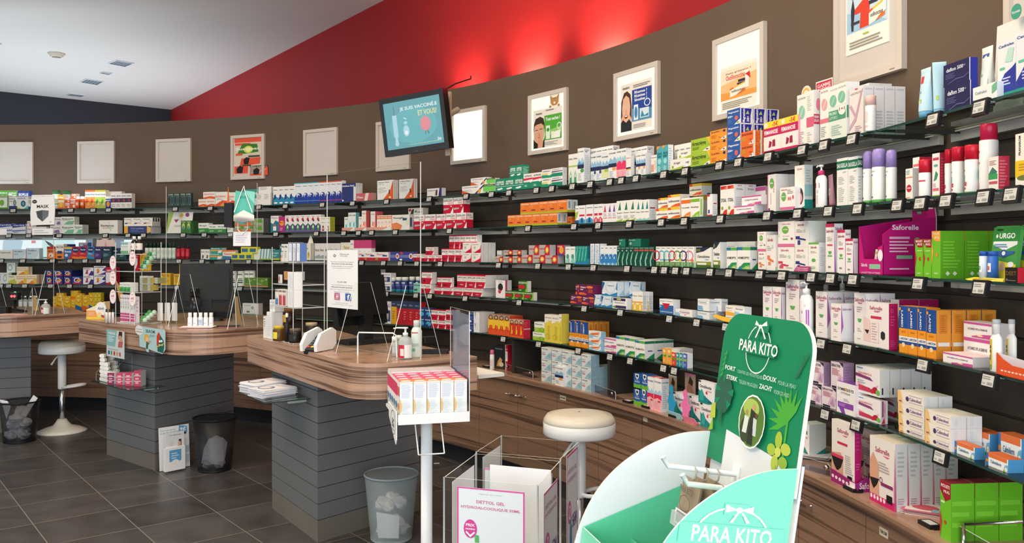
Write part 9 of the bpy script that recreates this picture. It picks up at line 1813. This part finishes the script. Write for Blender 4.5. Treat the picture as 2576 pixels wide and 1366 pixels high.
mm = MB(); mm.slab([(.02, 0, .22), (.06, 0, .20), (.16, 0, .36), (.125, 0, .385)], .003, 'e4e6ec'); tag(mm.build('cardboard_strip', None, (B1[0], B1[1]-.02, 0)), 'pale cardboard strip sticking out of the left mesh bin', 'card')
xx, yy = at_z(1098, 1166, 0); mm = MB(); mm.prism([(-.02, -.012), (.02, -.015), (.022, .012), (-.018, .014)], .0005, .002, 'd8d8d6'); tag(mm.build('paper_scrap', None, (xx, yy, 0), .3), 'tiny white paper scrap lying on the dark floor', 'paper')
# ------------------------------------------------------------------ white stand with a tray of cartons
ax, ay = -.384, 2.90; bx_, by_ = -.1553, 2.963; an = atan2(by_-ay, bx_-ax); Wd = hypot(bx_-ax, by_-ay); Dp = .33
TS = Matrix.Translation((ax, ay, 1.004))@Matrix.Rotation(an, 4, 'Z')
cx, cy, _ = TS@Vector((Wd*.5, Dp*.45, 0))
root = empty('display_stand', (cx, cy, 0), an)
o_ = lambda X, Y: (X-Wd*.5, Y-Dp*.45)
p = MB(); p.lathe([(.021, .01, 'f0f2f4s'), (.021, 1.0)], 20); p.build('pole', root)
p = MB(); p.lathe([(.19, 0, 'e8eaec'), (.19, .012), (.03, .02), (0, .02)], 28); p.build('foot_plate', root)
t_ = MB(); x0, y0 = o_(-.006, -.006); x1, y1 = o_(Wd+.006, Dp); t_.box(x0, y0, .992, x1, y1, 1.002, 'f4f5f6'); t_.box(x0, y0-.003, .985, x1, y0, 1.02, 'f4f5f6'); t_.build('tray', root)
g_ = MB()
g_.box(x0, y0-.004, 1.02, x1, y0-.002, 1.06, 'acrylic'); g_.box(x0-.002, y0, 1.002, x0, y1, 1.06, 'acrylic'); g_.box(x0, y1, 1.002, x1, y1+.002, 1.10, 'acrylic'); g_.build('clear_rail', root)
e_ = MB(); e_.slab([(x0-.003, y1-.12, 1.03), (x0-.003, y0, 1.03), (x0-.003, y0, .935), (x0-.003, y0+.02, .915), (x0-.003, y1-.14, .98)], .003, 'f0f1f2'); e_.art((x0-.006, y1-.12, .93), (0, -(y1-y0-.12), 0), (0, 0, .1), 't .62 .48 .22 .3 444 EG;o .62 .5 .28 .42 .06 666;g .5 .2 .8 .3 1 888'); e_.build('logo_plate', root)
h_ = MB(); X = x1+.001; h_.slab([(X, y0, 1.0), (X, y1, 1.0), (X, y1, 1.362), (X, y0, 1.368)], .003, 'acrylicdull', 'acryledge'); h_.art((X, y0+.02, 1.04), (0, Dp-.05, 0), (0, 0, .32), 'r 0 0 1 .98 9fb4c0;p c0ccd4 0 0 .5 0 .2 .5 0 .4;t .72 .82 .42 .1 3f5a70 SILKOM;e .3 .68 .2 .24 a83a5a;t .3 .7 .2 .12 f0d0dc 3+1;p c8a890 .2 0 .6 0 .56 .36 .3 .4;p b04a5a .1 .0 .3 .0 .26 .2 .12 .24;e .62 .32 .16 .16 e4e8ea'); h_.build('header_card', root)
s_ = MB(); zb_ = .99; s_.slab([(-.055, -.155, .88), (.035, -.155, .88), (.025, -.14, zb_), (-.065, -.14, zb_)], .003, 'acrylic', 'acryledge')
for a_, b_ in (((-.055, -.158, .88), (.035, -.158, .88)), ((.035, -.158, .88), (.025, -.143, zb_)), ((-.055, -.158, .88), (-.065, -.143, zb_))): s_.tube([a_, b_], .0025, 'acryledge', 6)
s_.build('sign_holder', root)
tag(root, 'white floor stand carrying a tray of orange topped cartons', 'display stand')
DES['egO'] = ['f4f4f4', 'f0b890', 'ee7a4a', 'g .12 .55 .88 .92 9 c8d4ec;p f4c88a 0 .14 .14 .18 .2 .34 .1 .5 0 .52;r .14 .03 .86 .06 e0707f;g .2 .1 .8 .5 8 dfe4ee;r .0 .95 1 1 f8e8dc;^p f4e8e0 .1 .1 .9 .1 .8 .6 .2 .5']
DES['egP'] = ['f4f2f2', 'e0506e', 'e04a74', 'g .12 .3 .88 .9 9 d8c8d4;e .3 .3 .2 .1 5a8ac0;^p f0d0dc .1 .1 .9 .1 .8 .6 .2 .5']
DES['egS'] = ['efeef0', 'e4e2e6', 'b8b0b4', 'g .12 .3 .88 .9 9 d8c8d4']
for j in range(6):
    for i in range(5):
        des = 'egO' if j == 0 else ('egP' if j < 4 else 'egS'); w_ = Wd/5
        c = carton_mesh(des, w_-.001, .126 if j < 4 else .13, .052)
        c.art((-w_/2+.0005, .052, 0), (0, -.052, 0), (0, 0, .126), 'r 0 0 1 1 f4f2f2;'+('e .5 .3 .4 .1 e8804a;r 0 .6 1 .85 e8605a' if j == 0 else 'e .5 .3 .4 .1 4a8ac0;r 0 .55 1 .9 e0406a'))
        put(c, 'cream_carton', f"{'orange topped' if j == 0 else 'pink topped' if j < 4 else 'grey topped'} white carton in the tray, {ORD[i]} from left, {ORD[j]} rank", 'cream box', TS, w_*(i+.5), .003+.0535*j, .0, 0, f"{'orange' if j == 0 else 'pink' if j < 4 else 'grey'} topped tray cartons")
# ------------------------------------------------------------------ clear floor bins with hand gel posters
ZT = .88
def clear_bin(P4, label, arts, ztop=ZT, zb_=.36):
    """P4: front-left, front-right, back-right, back-left in plan"""
    ox, oy = P4[0]; q = [(x-ox, y-oy, 0) for x, y in P4]; root = empty('clear_bin', (ox, oy, 0))
    for nm, i, j in (('front_wall', 0, 1), ('right_wall', 1, 2), ('back_wall', 2, 3), ('left_wall', 3, 0)):
        mm = MB(); a, b = q[i], q[j]; mm.slab([(a[0], a[1], zb_), (b[0], b[1], zb_), (b[0], b[1], ztop), (a[0], a[1], ztop)], .003, 'acrylic', 'acryledge')
        mm.tube([(a[0], a[1], zb_), (a[0], a[1], ztop)], .003, 'acryledge', 6); mm.build(nm, root)
        if nm in arts:
            u0, u1, v0, v1, base, ops = arts[nm]; A = Vector((a[0], a[1], 0)); Bv = Vector((b[0], b[1], 0)); u = Bv-A; nn = Vector((u.y, -u.x, 0)).normalized()
            hh = ztop-zb_; o = A+u*u0+Vector((0, 0, zb_+hh*v0))-nn*.004; s = MB(); U = u*(u1-u0); V = Vector((0, 0, hh*(v1-v0)))
            s.slab([o, o+U, o+U+V, o+V], .001, base); s.art(o, U, V, ops); s.build('poster_insert', root)
    mm = MB(); mm.slab([(p[0], p[1], zb_) for p in q], .004, 'acrylicdull'); mm.build('floor_plate', root)
    mm = MB(); mm.prism([(p[0]*.9+.01, p[1]*.9+.01) for p in q], 0, zb_-.004, 'e8eaee'); mm.build('pedestal', root)
    return tag(root, label, 'display bin')
FL, FR, BR, BL = (-.21, 2.624), (.077, 2.531), (.16, 2.822), (-.125, 2.925); BR2, BL2 = (.242, 3.078), (-.04, 3.185)
DET = 'r 0 0 1 .012 ee5aa8;r 0 .985 1 1 ee5aa8;r 0 0 .022 1 ee5aa8;r .978 0 1 1 ee5aa8;d .5 .94 .34 .02 b8bcc4 hygiène des mains;t .5 .855 .42 .034 d8789a DETTOL GEL;t .5 .79 .88 .034 d8789a HYDROALCOOLIQUE 50ML;e .2 .56 .10 .10 dc4a9c;t .2 .6 .13 .03 fff PRIX;t .2 .56 .14 .022 fff moins;p fff .13 .52 .2 .47 .27 .52 .26 .535 .2 .495 .14 .535;t .70 .355 .1 .13 d0307a 2;t .80 .33 .07 .08 d0307a €;t .90 .31 .09 .05 d0307a 24;p e8eef0 .24 .04 .36 .04 .36 .36 .33 .42 .27 .42 .24 .36;r .27 .42 .33 .5 5fb86a;e .3 .24 .05 .05 8fc49a;t .3 .24 .06 .02 3f8a5a Dettol'
SMALL = 'r 0 0 1 .012 ee5aa8;r 0 .985 1 1 ee5aa8;r 0 0 .022 1 ee5aa8;r .978 0 1 1 ee5aa8;t .5 .88 .8 .03 c8a0b0 DETTOL GEL;t .5 .82 .8 .03 c8a0b0 HYDRO;e .25 .6 .14 .08 d85a9a;o .25 .6 .08 .05 .3 fff;t .7 .52 .4 .1 6a5a9a %s;r .28 .3 .44 .5 4a8ac0;r .3 .5 .42 .56 5fb0b8;g .2 .1 .8 .2 2 c8c8d0'
clear_bin([FL, FR, BR, BL], 'front clear plastic bin with pink bordered hand gel poster', {'front_wall': (.14, .86, .40, .95, 'f3f4f8', DET), 'right_wall': (.30, .92, .1, .9, 'f0f0f6', SMALL % '2€24'), 'left_wall': (.1, .8, .1, .94, 'f4f4f6', 'g .2 .2 .8 .4 2 e4e4ea'), 'back_wall': (.1, .82, .1, .94, 'f4f4f6', 'r 0 .98 1 1 ee9ac4')})
e2 = Vector((BL[0]-FL[0], BL[1]-FL[1])).normalized()*.006
clear_bin([(BL[0]+e2.x, BL[1]+e2.y), (BR[0]+e2.x, BR[1]+e2.y), BR2, BL2], 'rear clear plastic bin with pink bordered poster, behind the front one', {'right_wall': (.38, .98, .0, .97, 'f0f0f6', SMALL % '5€49'), 'left_wall': (.1, .8, .1, .94, 'f4f4f6', 'g .2 .2 .8 .4 2 e4e4ea'), 'front_wall': (.1, .9, .1, .9, 'f4f4f6', 'r 0 .98 1 1 ee9ac4')}, ZT+.006)
rnd = random.Random(9)
for k in range(7):
    mm = MB(); mm.slab([(-.05, -.03, 0), (.05, -.03, .004), (.05, .035, .012), (-.05, .035, .008)], .012, ['5fb8c0', 'e4ecec', '8fd0d0', 'f0c8b0', '4aa0b0', 'dfe8ea', 'e89a8a'][k]); mm.art((-.05, -.03, 0.0), (.1, 0, .004), (0, .065, .008), 'e .5 .5 .2 .3 f4f6f6;g .2 .1 .8 .3 2 3f8a9a', .002)
    tag(mm.build('wipes_pack', None, (.10+.008*rnd.random(), 2.93+.015*k, .366+.026*k), rnd.random()*.7+.2), f'teal and white wipes pack inside the rear clear bin, {ORD[k]} from bottom', 'wipes', 'wipes packs in the rear bin')
for k in range(4):
    mm = MB(); mm.lathe([(0, 0), (.02, 0, 'e6ecee'), (.021, .07), (.012, .085), (0, .085)], 14); wrap(mm, .0215, .02, .055, -60, 60, '6fc09a'); o = mm.build('gel_bottle', None, (-.12+.05*k, 2.66+.03*(k % 2)-.012*k, .362)); c = MB(); c.lathe([(.013, .085, '5fb86a'), (.012, .11), (0, .11)], 12); c.build('cap', o); tag(o, f'small gel bottle with green cap in the front clear bin, {ORD[k]} from left', 'bottle', 'gel bottles in the front bin')
# ------------------------------------------------------------------ green and white cardboard display in the foreground
PO = Vector((.51006, 2.0, 1.29923)); dv = Vector((.25193, -.96774, 0)); nv = Vector((-.96774, -.25193, 0)); LN = radians(9); vv = Vector((0, 0, cos(LN)))-nv*sin(LN); wv = nv*cos(LN)+Vector((0, 0, sin(LN)))
UL, UR = -.045, .315
zf = PO.z/cos(LN)
base_pt = PO+dv*((UL+UR)/2)+vv*(-zf)
root = empty('cardboard_display', (base_pt.x, base_pt.y, 0))
def G(u, v, w=0.0): p = PO+dv*u+vv*v+wv*w; return (p.x-base_pt.x, p.y-base_pt.y, p.z)
hb = MB(); out = [G(UL+x*(UR-UL), -.215+y*.35, 0) for x, y in rounded([(0, 0), (1, 0), (1, 1), (0, 1)], [0, 0, .19, .19], 8)]
hb.slab(out, .010, '0e8458', 'e6e2d8')
def hu(u): return (u-UL)/(UR-UL)
def hv(v): return (v+.215)/.35
LEAF1 = 'e .13 .45 .11 .13 2d5f4c;p 0e8458 .02 .50 .10 .47 .02 .46;p 0e8458 .03 .41 .10 .42 .05 .37;p 0e8458 .25 .50 .17 .47 .25 .45;p 0e8458 .24 .40 .17 .42 .20 .36;p 0e8458 .10 .58 .12 .51 .14 .58;p 2d5f4c .11 .34 .15 .34 .14 .22'
def fern(cx, cy, s, col, n=7, flip=1):
    r_ = []
    for k in range(n):
        a = radians(200-k*18*1.0) if flip > 0 else radians(-20+k*18); x1, y1 = cx+s*cos(a), cy+s*1.1*sin(a); px_, py_ = -sin(a)*s*.09, cos(a)*s*.09
        r_.append('p %s %.3f %.3f %.3f %.3f %.3f %.3f %.3f %.3f' % (col, cx, cy, cx+(x1-cx)*.5+px_, cy+(y1-cy)*.5+py_, x1, y1, cx+(x1-cx)*.5-px_, cy+(y1-cy)*.5-py_))
    return ';'.join(r_)
def spray(x0, y0, dx, dy, col, n=6, ln=.09):
    r_ = []
    for k in range(n):
        bx, by = x0+dx*k/n, y0+dy*k/n
        for sg in (-1, 1): ex, ey = bx+sg*ln*(1-k/n*.5), by+ln*.9; r_.append('p %s %.3f %.3f %.3f %.3f %.3f %.3f' % (col, bx, by, (bx+ex)/2+.012, (by+ey)/2-.012, ex, ey))
    return ';'.join(r_)
LOGO = 'o .5 .5 .36 .46 .06 %s'
hb.art(G(UL, -.215), dv*(UR-UL), vv*.35, ';'.join([
    fern(.86, .40, .2, '4aa83a', 9), 'p 4aa83a .85 .2 .87 .2 .87 .42 .85 .42', 'e .80 .29 .035 .05 a4bc3c;e .88 .25 .05 .035 b4c44a;e .74 .22 .045 .035 a4bc3c;e .87 .17 .045 .035 8fb43a;e .79 .15 .035 .05 b4c44a;e .81 .22 .03 .03 c8cc5a;r .80 .0 .815 .14 8fb43a', spray(.86, .66, .10, .14, '2d6f52', 6, .07), spray(.03, .52, .05, .22, '4aa04a', 6, .05), LEAF1, 'p b4c44a .0 .26 .07 .28 .05 .38 .0 .36;p 8fb83a .0 .18 .06 .2 .04 .28',
    'o .47 .79 .14 .155 .05 f2f4f0;r .30 .755 .66 .845 0e8458;p 0e8458 .42 .9 .56 .9 .56 .96 .42 .96', 'p f2f4f0 .46 .935 .41 .97 .40 .94;p f2f4f0 .46 .935 .53 .975 .54 .945;e .465 .935 .02 .012 f2f4f0;p f2f4f0 .455 .93 .42 .86 .435 .86 .47 .93;p f2f4f0 .475 .93 .53 .86 .545 .865 .49 .93',
    't .47 .80 .44 .075 f2f4f0 PARA KITO', 't .18 .63 .13 .03 e8f0ea FORT', 'd .42 .622 .3 .024 a8d0bc CONTRE LES MOUSTIQUES', 't .65 .63 .14 .03 e8f0ea DOUX', 'd .83 .622 .18 .024 a8d0bc POUR LA PEAU', 't .22 .57 .14 .03 e8f0ea STERK', 'd .42 .562 .22 .024 a8d0bc TEGEN MUGGEN', 't .62 .57 .14 .03 e8f0ea ZACHT', 'd .79 .562 .16 .024 a8d0bc VOOR DE HUID',
    'e .52 .34 .148 .168 f2f4f0;e .52 .34 .138 .157 5a7a34;e .5 .42 .09 .06 a8c060;e .46 .28 .06 .08 38482a;p 2f3426 .5 .2 .55 .2 .56 .4 .5 .42;p d8dcd8 .43 .26 .48 .26 .49 .36 .44 .37;p c8d0d0 .55 .26 .59 .26 .58 .36 .54 .37;e .53 .43 .018 .02 c89a7a;e .46 .39 .014 .016 b88a6a;e .57 .385 .014 .016 6a4a3a;p 2a2e2a .5 .2 .56 .2 .55 .3 .51 .3']), .0005)
hb.build('header_board', root)
bk = MB(); bk.slab([G(UL, -1.25, -.012), G(UR, -1.25, -.012), G(UR, -.15, -.012), G(UL, -.15, -.012)], .006, 'e4e7ec'); bk.slab([G(UL+.075, -.30, .001), G(UR-.05, -.30, .001), G(UR-.05, -.155, .001), G(UL+.075, -.135, .001)], .002, 'e2e5ea'); bk.build('back_panel', root)
curve = [(0, -.155), (.027, -.158), (.071, -.166), (.132, -.191), (.184, -.226), (.226, -.264), (.262, -.312), (.29, -.378), (.302, -.45), (.305, -.55), (.305, -1.26), (0, -1.26)]
for _ in range(2):      # round the curve
    c9 = curve[:-1]; c9 = [c9[0]]+[q for p, r in zip(c9, c9[1:]) for q in ((p[0]*.75+r[0]*.25, p[1]*.75+r[1]*.25), (p[0]*.25+r[0]*.75, p[1]*.25+r[1]*.75))]+[c9[-1]]; curve = c9+[(0, -1.26)]
nr = MB(); nr.slab([G(UR-.001, v, w) for w, v in curve][::-1], .005, '86e8c8', 'd8f4e8')
# printed logo on the outer side of the near panel
o0 = G(UR+.006, -.62, .30); uvec = Vector(G(UR, -.62, 0))-Vector(G(UR, -.62, .30)); vvec = Vector(G(UR, -.16, .3))-Vector(G(UR, -.62, .3))
nr.build('near_side_panel', root)
near = [q for q in bpy.data.objects if q.name.startswith('near_side_panel')][-1]
lg = MB(); lg.art(o0, uvec, vvec, 'o .58 .70 .27 .125 .06 f2fffa;r .2 .665 .96 .75 86e8c8;p 86e8c8 .5 .79 .68 .79 .68 .84 .5 .84;p f2fffa .60 .815 .51 .835 .51 .80;p f2fffa .62 .815 .71 .835 .71 .80;e .61 .815 .025 .012 f2fffa;p f2fffa .595 .805 .545 .76 .57 .76 .61 .805;p f2fffa .625 .805 .67 .76 .695 .765 .64 .805;t .58 .707 .58 .07 f2fffa PARA KITO', .001); lg.build('logo_print', near)
fr_ = MB(); fr_.slab([G(UL, v, w) for w, v in curve], .005, 'f3f4f7', 'e8e4dc'); fr_.build('far_side_panel', root)
bn = MB()
bn.slab([G(UL+.006, -.56, .02), G(UL+.006, -.56, .288), G(UL+.006, -.405, .288), G(UL+.006, -.285, .05), G(UL+.006, -.27, .02)][::-1], .002, '66d2a8')
bn.slab([G(UL+.006, -.56, .288), G(UR-.004, -.56, .288), G(UR-.004, -.405, .288), G(UL+.006, -.405, .288)], .003, '7fe0bc', 'e8f4ee'); bn.slab([G(UL+.006, -.56, .01), G(UR-.004, -.56, .01), G(UR-.004, -.56, .288), G(UL+.006, -.56, .288)][::-1], .003, '66d2a8')
bn.slab([G(UL+.006, -.46, .17), G(UR-.004, -.46, .17), G(UR-.004, -.42, .17), G(UL+.006, -.42, .17)], .003, '66d2a8'); bn.build('bin', root)
for u, v, nm in ((.10, -.222, 'a'), (.20, -.235, 'b')):
    hk = MB(); hk.tube([G(u, v, 0), G(u, v+.004, .17), G(u, v+.022, .185)], .006, 'f4f5f6', 8); hk.slab([G(u-.015, v-.02, .004), G(u+.015, v-.02, .004), G(u+.015, v+.02, .004), G(u-.015, v+.02, .004)], .003, 'f0f2f4'); hk.build('hook_rod', root)
tag(root, 'green and white cardboard mosquito repellent display in the foreground', 'display')
for k in range(5):
    u, w = (.10, .05+.028*k) if k < 3 else (.20, .05+.04*(k-3)); v = -.222 if k < 3 else -.235
    mm = MB(); O = Vector(G(u, v, w))+base_pt; O.z -= base_pt.z
    bp = Vector((base_pt.x, base_pt.y, 0)); O = Vector(G(u, v, w))+bp
    T = lambda a, b, c=0: tuple(dv*a+vv*b+wv*c)
    mm.tube([T(0, .008), T(.012, .002), T(.010, -.015), T(0, -.02)], .002, 'b8b0a0', 6)
    mm.slab([T(-.042, -.02), T(-.042, -.20, .01), T(.042, -.20, .01), T(.042, -.02)], .004, '9d8a74'); mm.art(T(-.042, -.20, .0105), dv*.084, vv*.18, 't .5 .86 .7 .08 6a5a48 PARA KITO;o .5 .7 .3 .1 .1 6a5a48;r .06 .42 .94 .6 e4e8ea;r .14 .44 .86 .58 8a8f92;g .1 .1 .8 .36 6 7a6a58;e .7 .16 .14 .08 5a6064', .001)
    mm.slab([T(-.043, -.10, .018), T(-.043, -.13, .018), T(.043, -.13, .018), T(.043, -.10, .018)], .012, 'clearplastic')
    tag(mm.build('repellent_pack', None, O), f"brown hanging repellent pack on the {'far' if k < 3 else 'near'} rod, {ORD[k if k < 3 else k-3]} from the back", 'repellent pack', 'brown repellent packs on the rods')
# ------------------------------------------------------------------ wall screen
MTV = Matrix.Translation((-.71, 6.2, 2.506))@Matrix.Rotation(-.507, 4, 'Z')@Matrix.Rotation(.111, 4, 'X')@Matrix.Rotation(-.064, 4, 'Y')
root = empty('television'); root.matrix_world = MTV
w_, h_ = .573, .426
for nm, c in (('tvteal', (0.035, 0.34, 0.40)), ('tvteal2', (0.05, 0.42, 0.46)), ('tvwhite', (0.82, 0.92, 0.92)), ('tvyel', (0.80, 0.74, 0.30)), ('tvpale', (0.38, 0.66, 0.76)), ('tvpink', (0.78, 0.20, 0.26)), ('tvdark', (0.10, 0.08, 0.12))): em(nm, c, 0.85)
f = MB(); f.box(-w_/2, -.02, -h_/2, w_/2, .045, h_/2, '141416s'); f.box(-w_/2+.06, .045, -h_/2+.06, w_/2-.06, .075, h_/2-.06, '1a1a1c'); f.art((-.02, -.0201, -h_/2+.006), (.04, 0, 0), (0, 0, .012), 't .5 .5 .8 .7 55575a LG'); f.build('housing', root)
s = MB(); x0, z0, W_, H_ = -w_/2+.036, -h_/2+.046, w_-.072, h_-.084; s.box(x0, -.0206, z0, x0+W_, -.0196, z0+H_, 'tvteal')
s.art((x0, -.0206, z0), (W_, 0, 0), (0, 0, H_), 'e .5 .45 .42 .38 tvteal2;p tvteal .0 .0 .5 .0 .4 .1 .0 .2;t .62 .83 .66 .11 tvwhite JE SUIS VACCINÉ.E;t .77 .69 .33 .11 tvyel ET VOUS?;p tvpale .14 .25 .22 .25 .22 .72 .14 .72;r .175 .72 .185 .92 tvdark;p tvpale .15 .12 .21 .12 .20 .25 .16 .25;e .18 .1 .035 .04 tvpale;e .37 .36 .055 .12 tvpale;e .37 .53 .035 .035 tvpale;r .345 .28 .395 .36 tvwhite;e .36 .63 .012 .014 tvwhite;e .385 .61 .01 .012 tvwhite;e .72 .45 .085 .15 tvpink;'+';'.join('r %.3f %.3f %.3f %.3f tvpink' % (.72+.10*cos(k*pi/5)-.008, .45+.17*sin(k*pi/5)-.012, .72+.10*cos(k*pi/5)+.008, .45+.17*sin(k*pi/5)+.012) for k in range(10))+';p tvdark .70 .30 .715 .30 .71 .22 .70 .22;p tvdark .74 .30 .755 .30 .77 .23 .75 .23;t .93 .1 .07 .07 tvwhite .be;t .68 .055 .56 .022 tvyel www.info-coronavirus.be   www.jemevaccine.be', .0008)
s.build('screen', root)
b = MB(); b.box(-.05, .075, -.12, .05, .10, .12, 'b8ac98'); b.tube([(0, .10, 0), (.10, .30, .05), (.12, .42, .10)], .022, 'a89c88', 10); b.slab([(.2, .05, -.26), (.24, .05, -.26), (.26, .12, .2), (.2, .12, .2)], .02, 'b8ac98'); b.build('wall_bracket', root)
c = MB(); c.tube([(.2, .08, .2), (.26, .2, .26), (.30, .36, .30), (.22, .5, .34)], .006, '1a1a1c', 6); c.build('cable', root)
tag(root, 'tilted black television showing a turquoise vaccination message', 'television')
label_products()
label_tags()
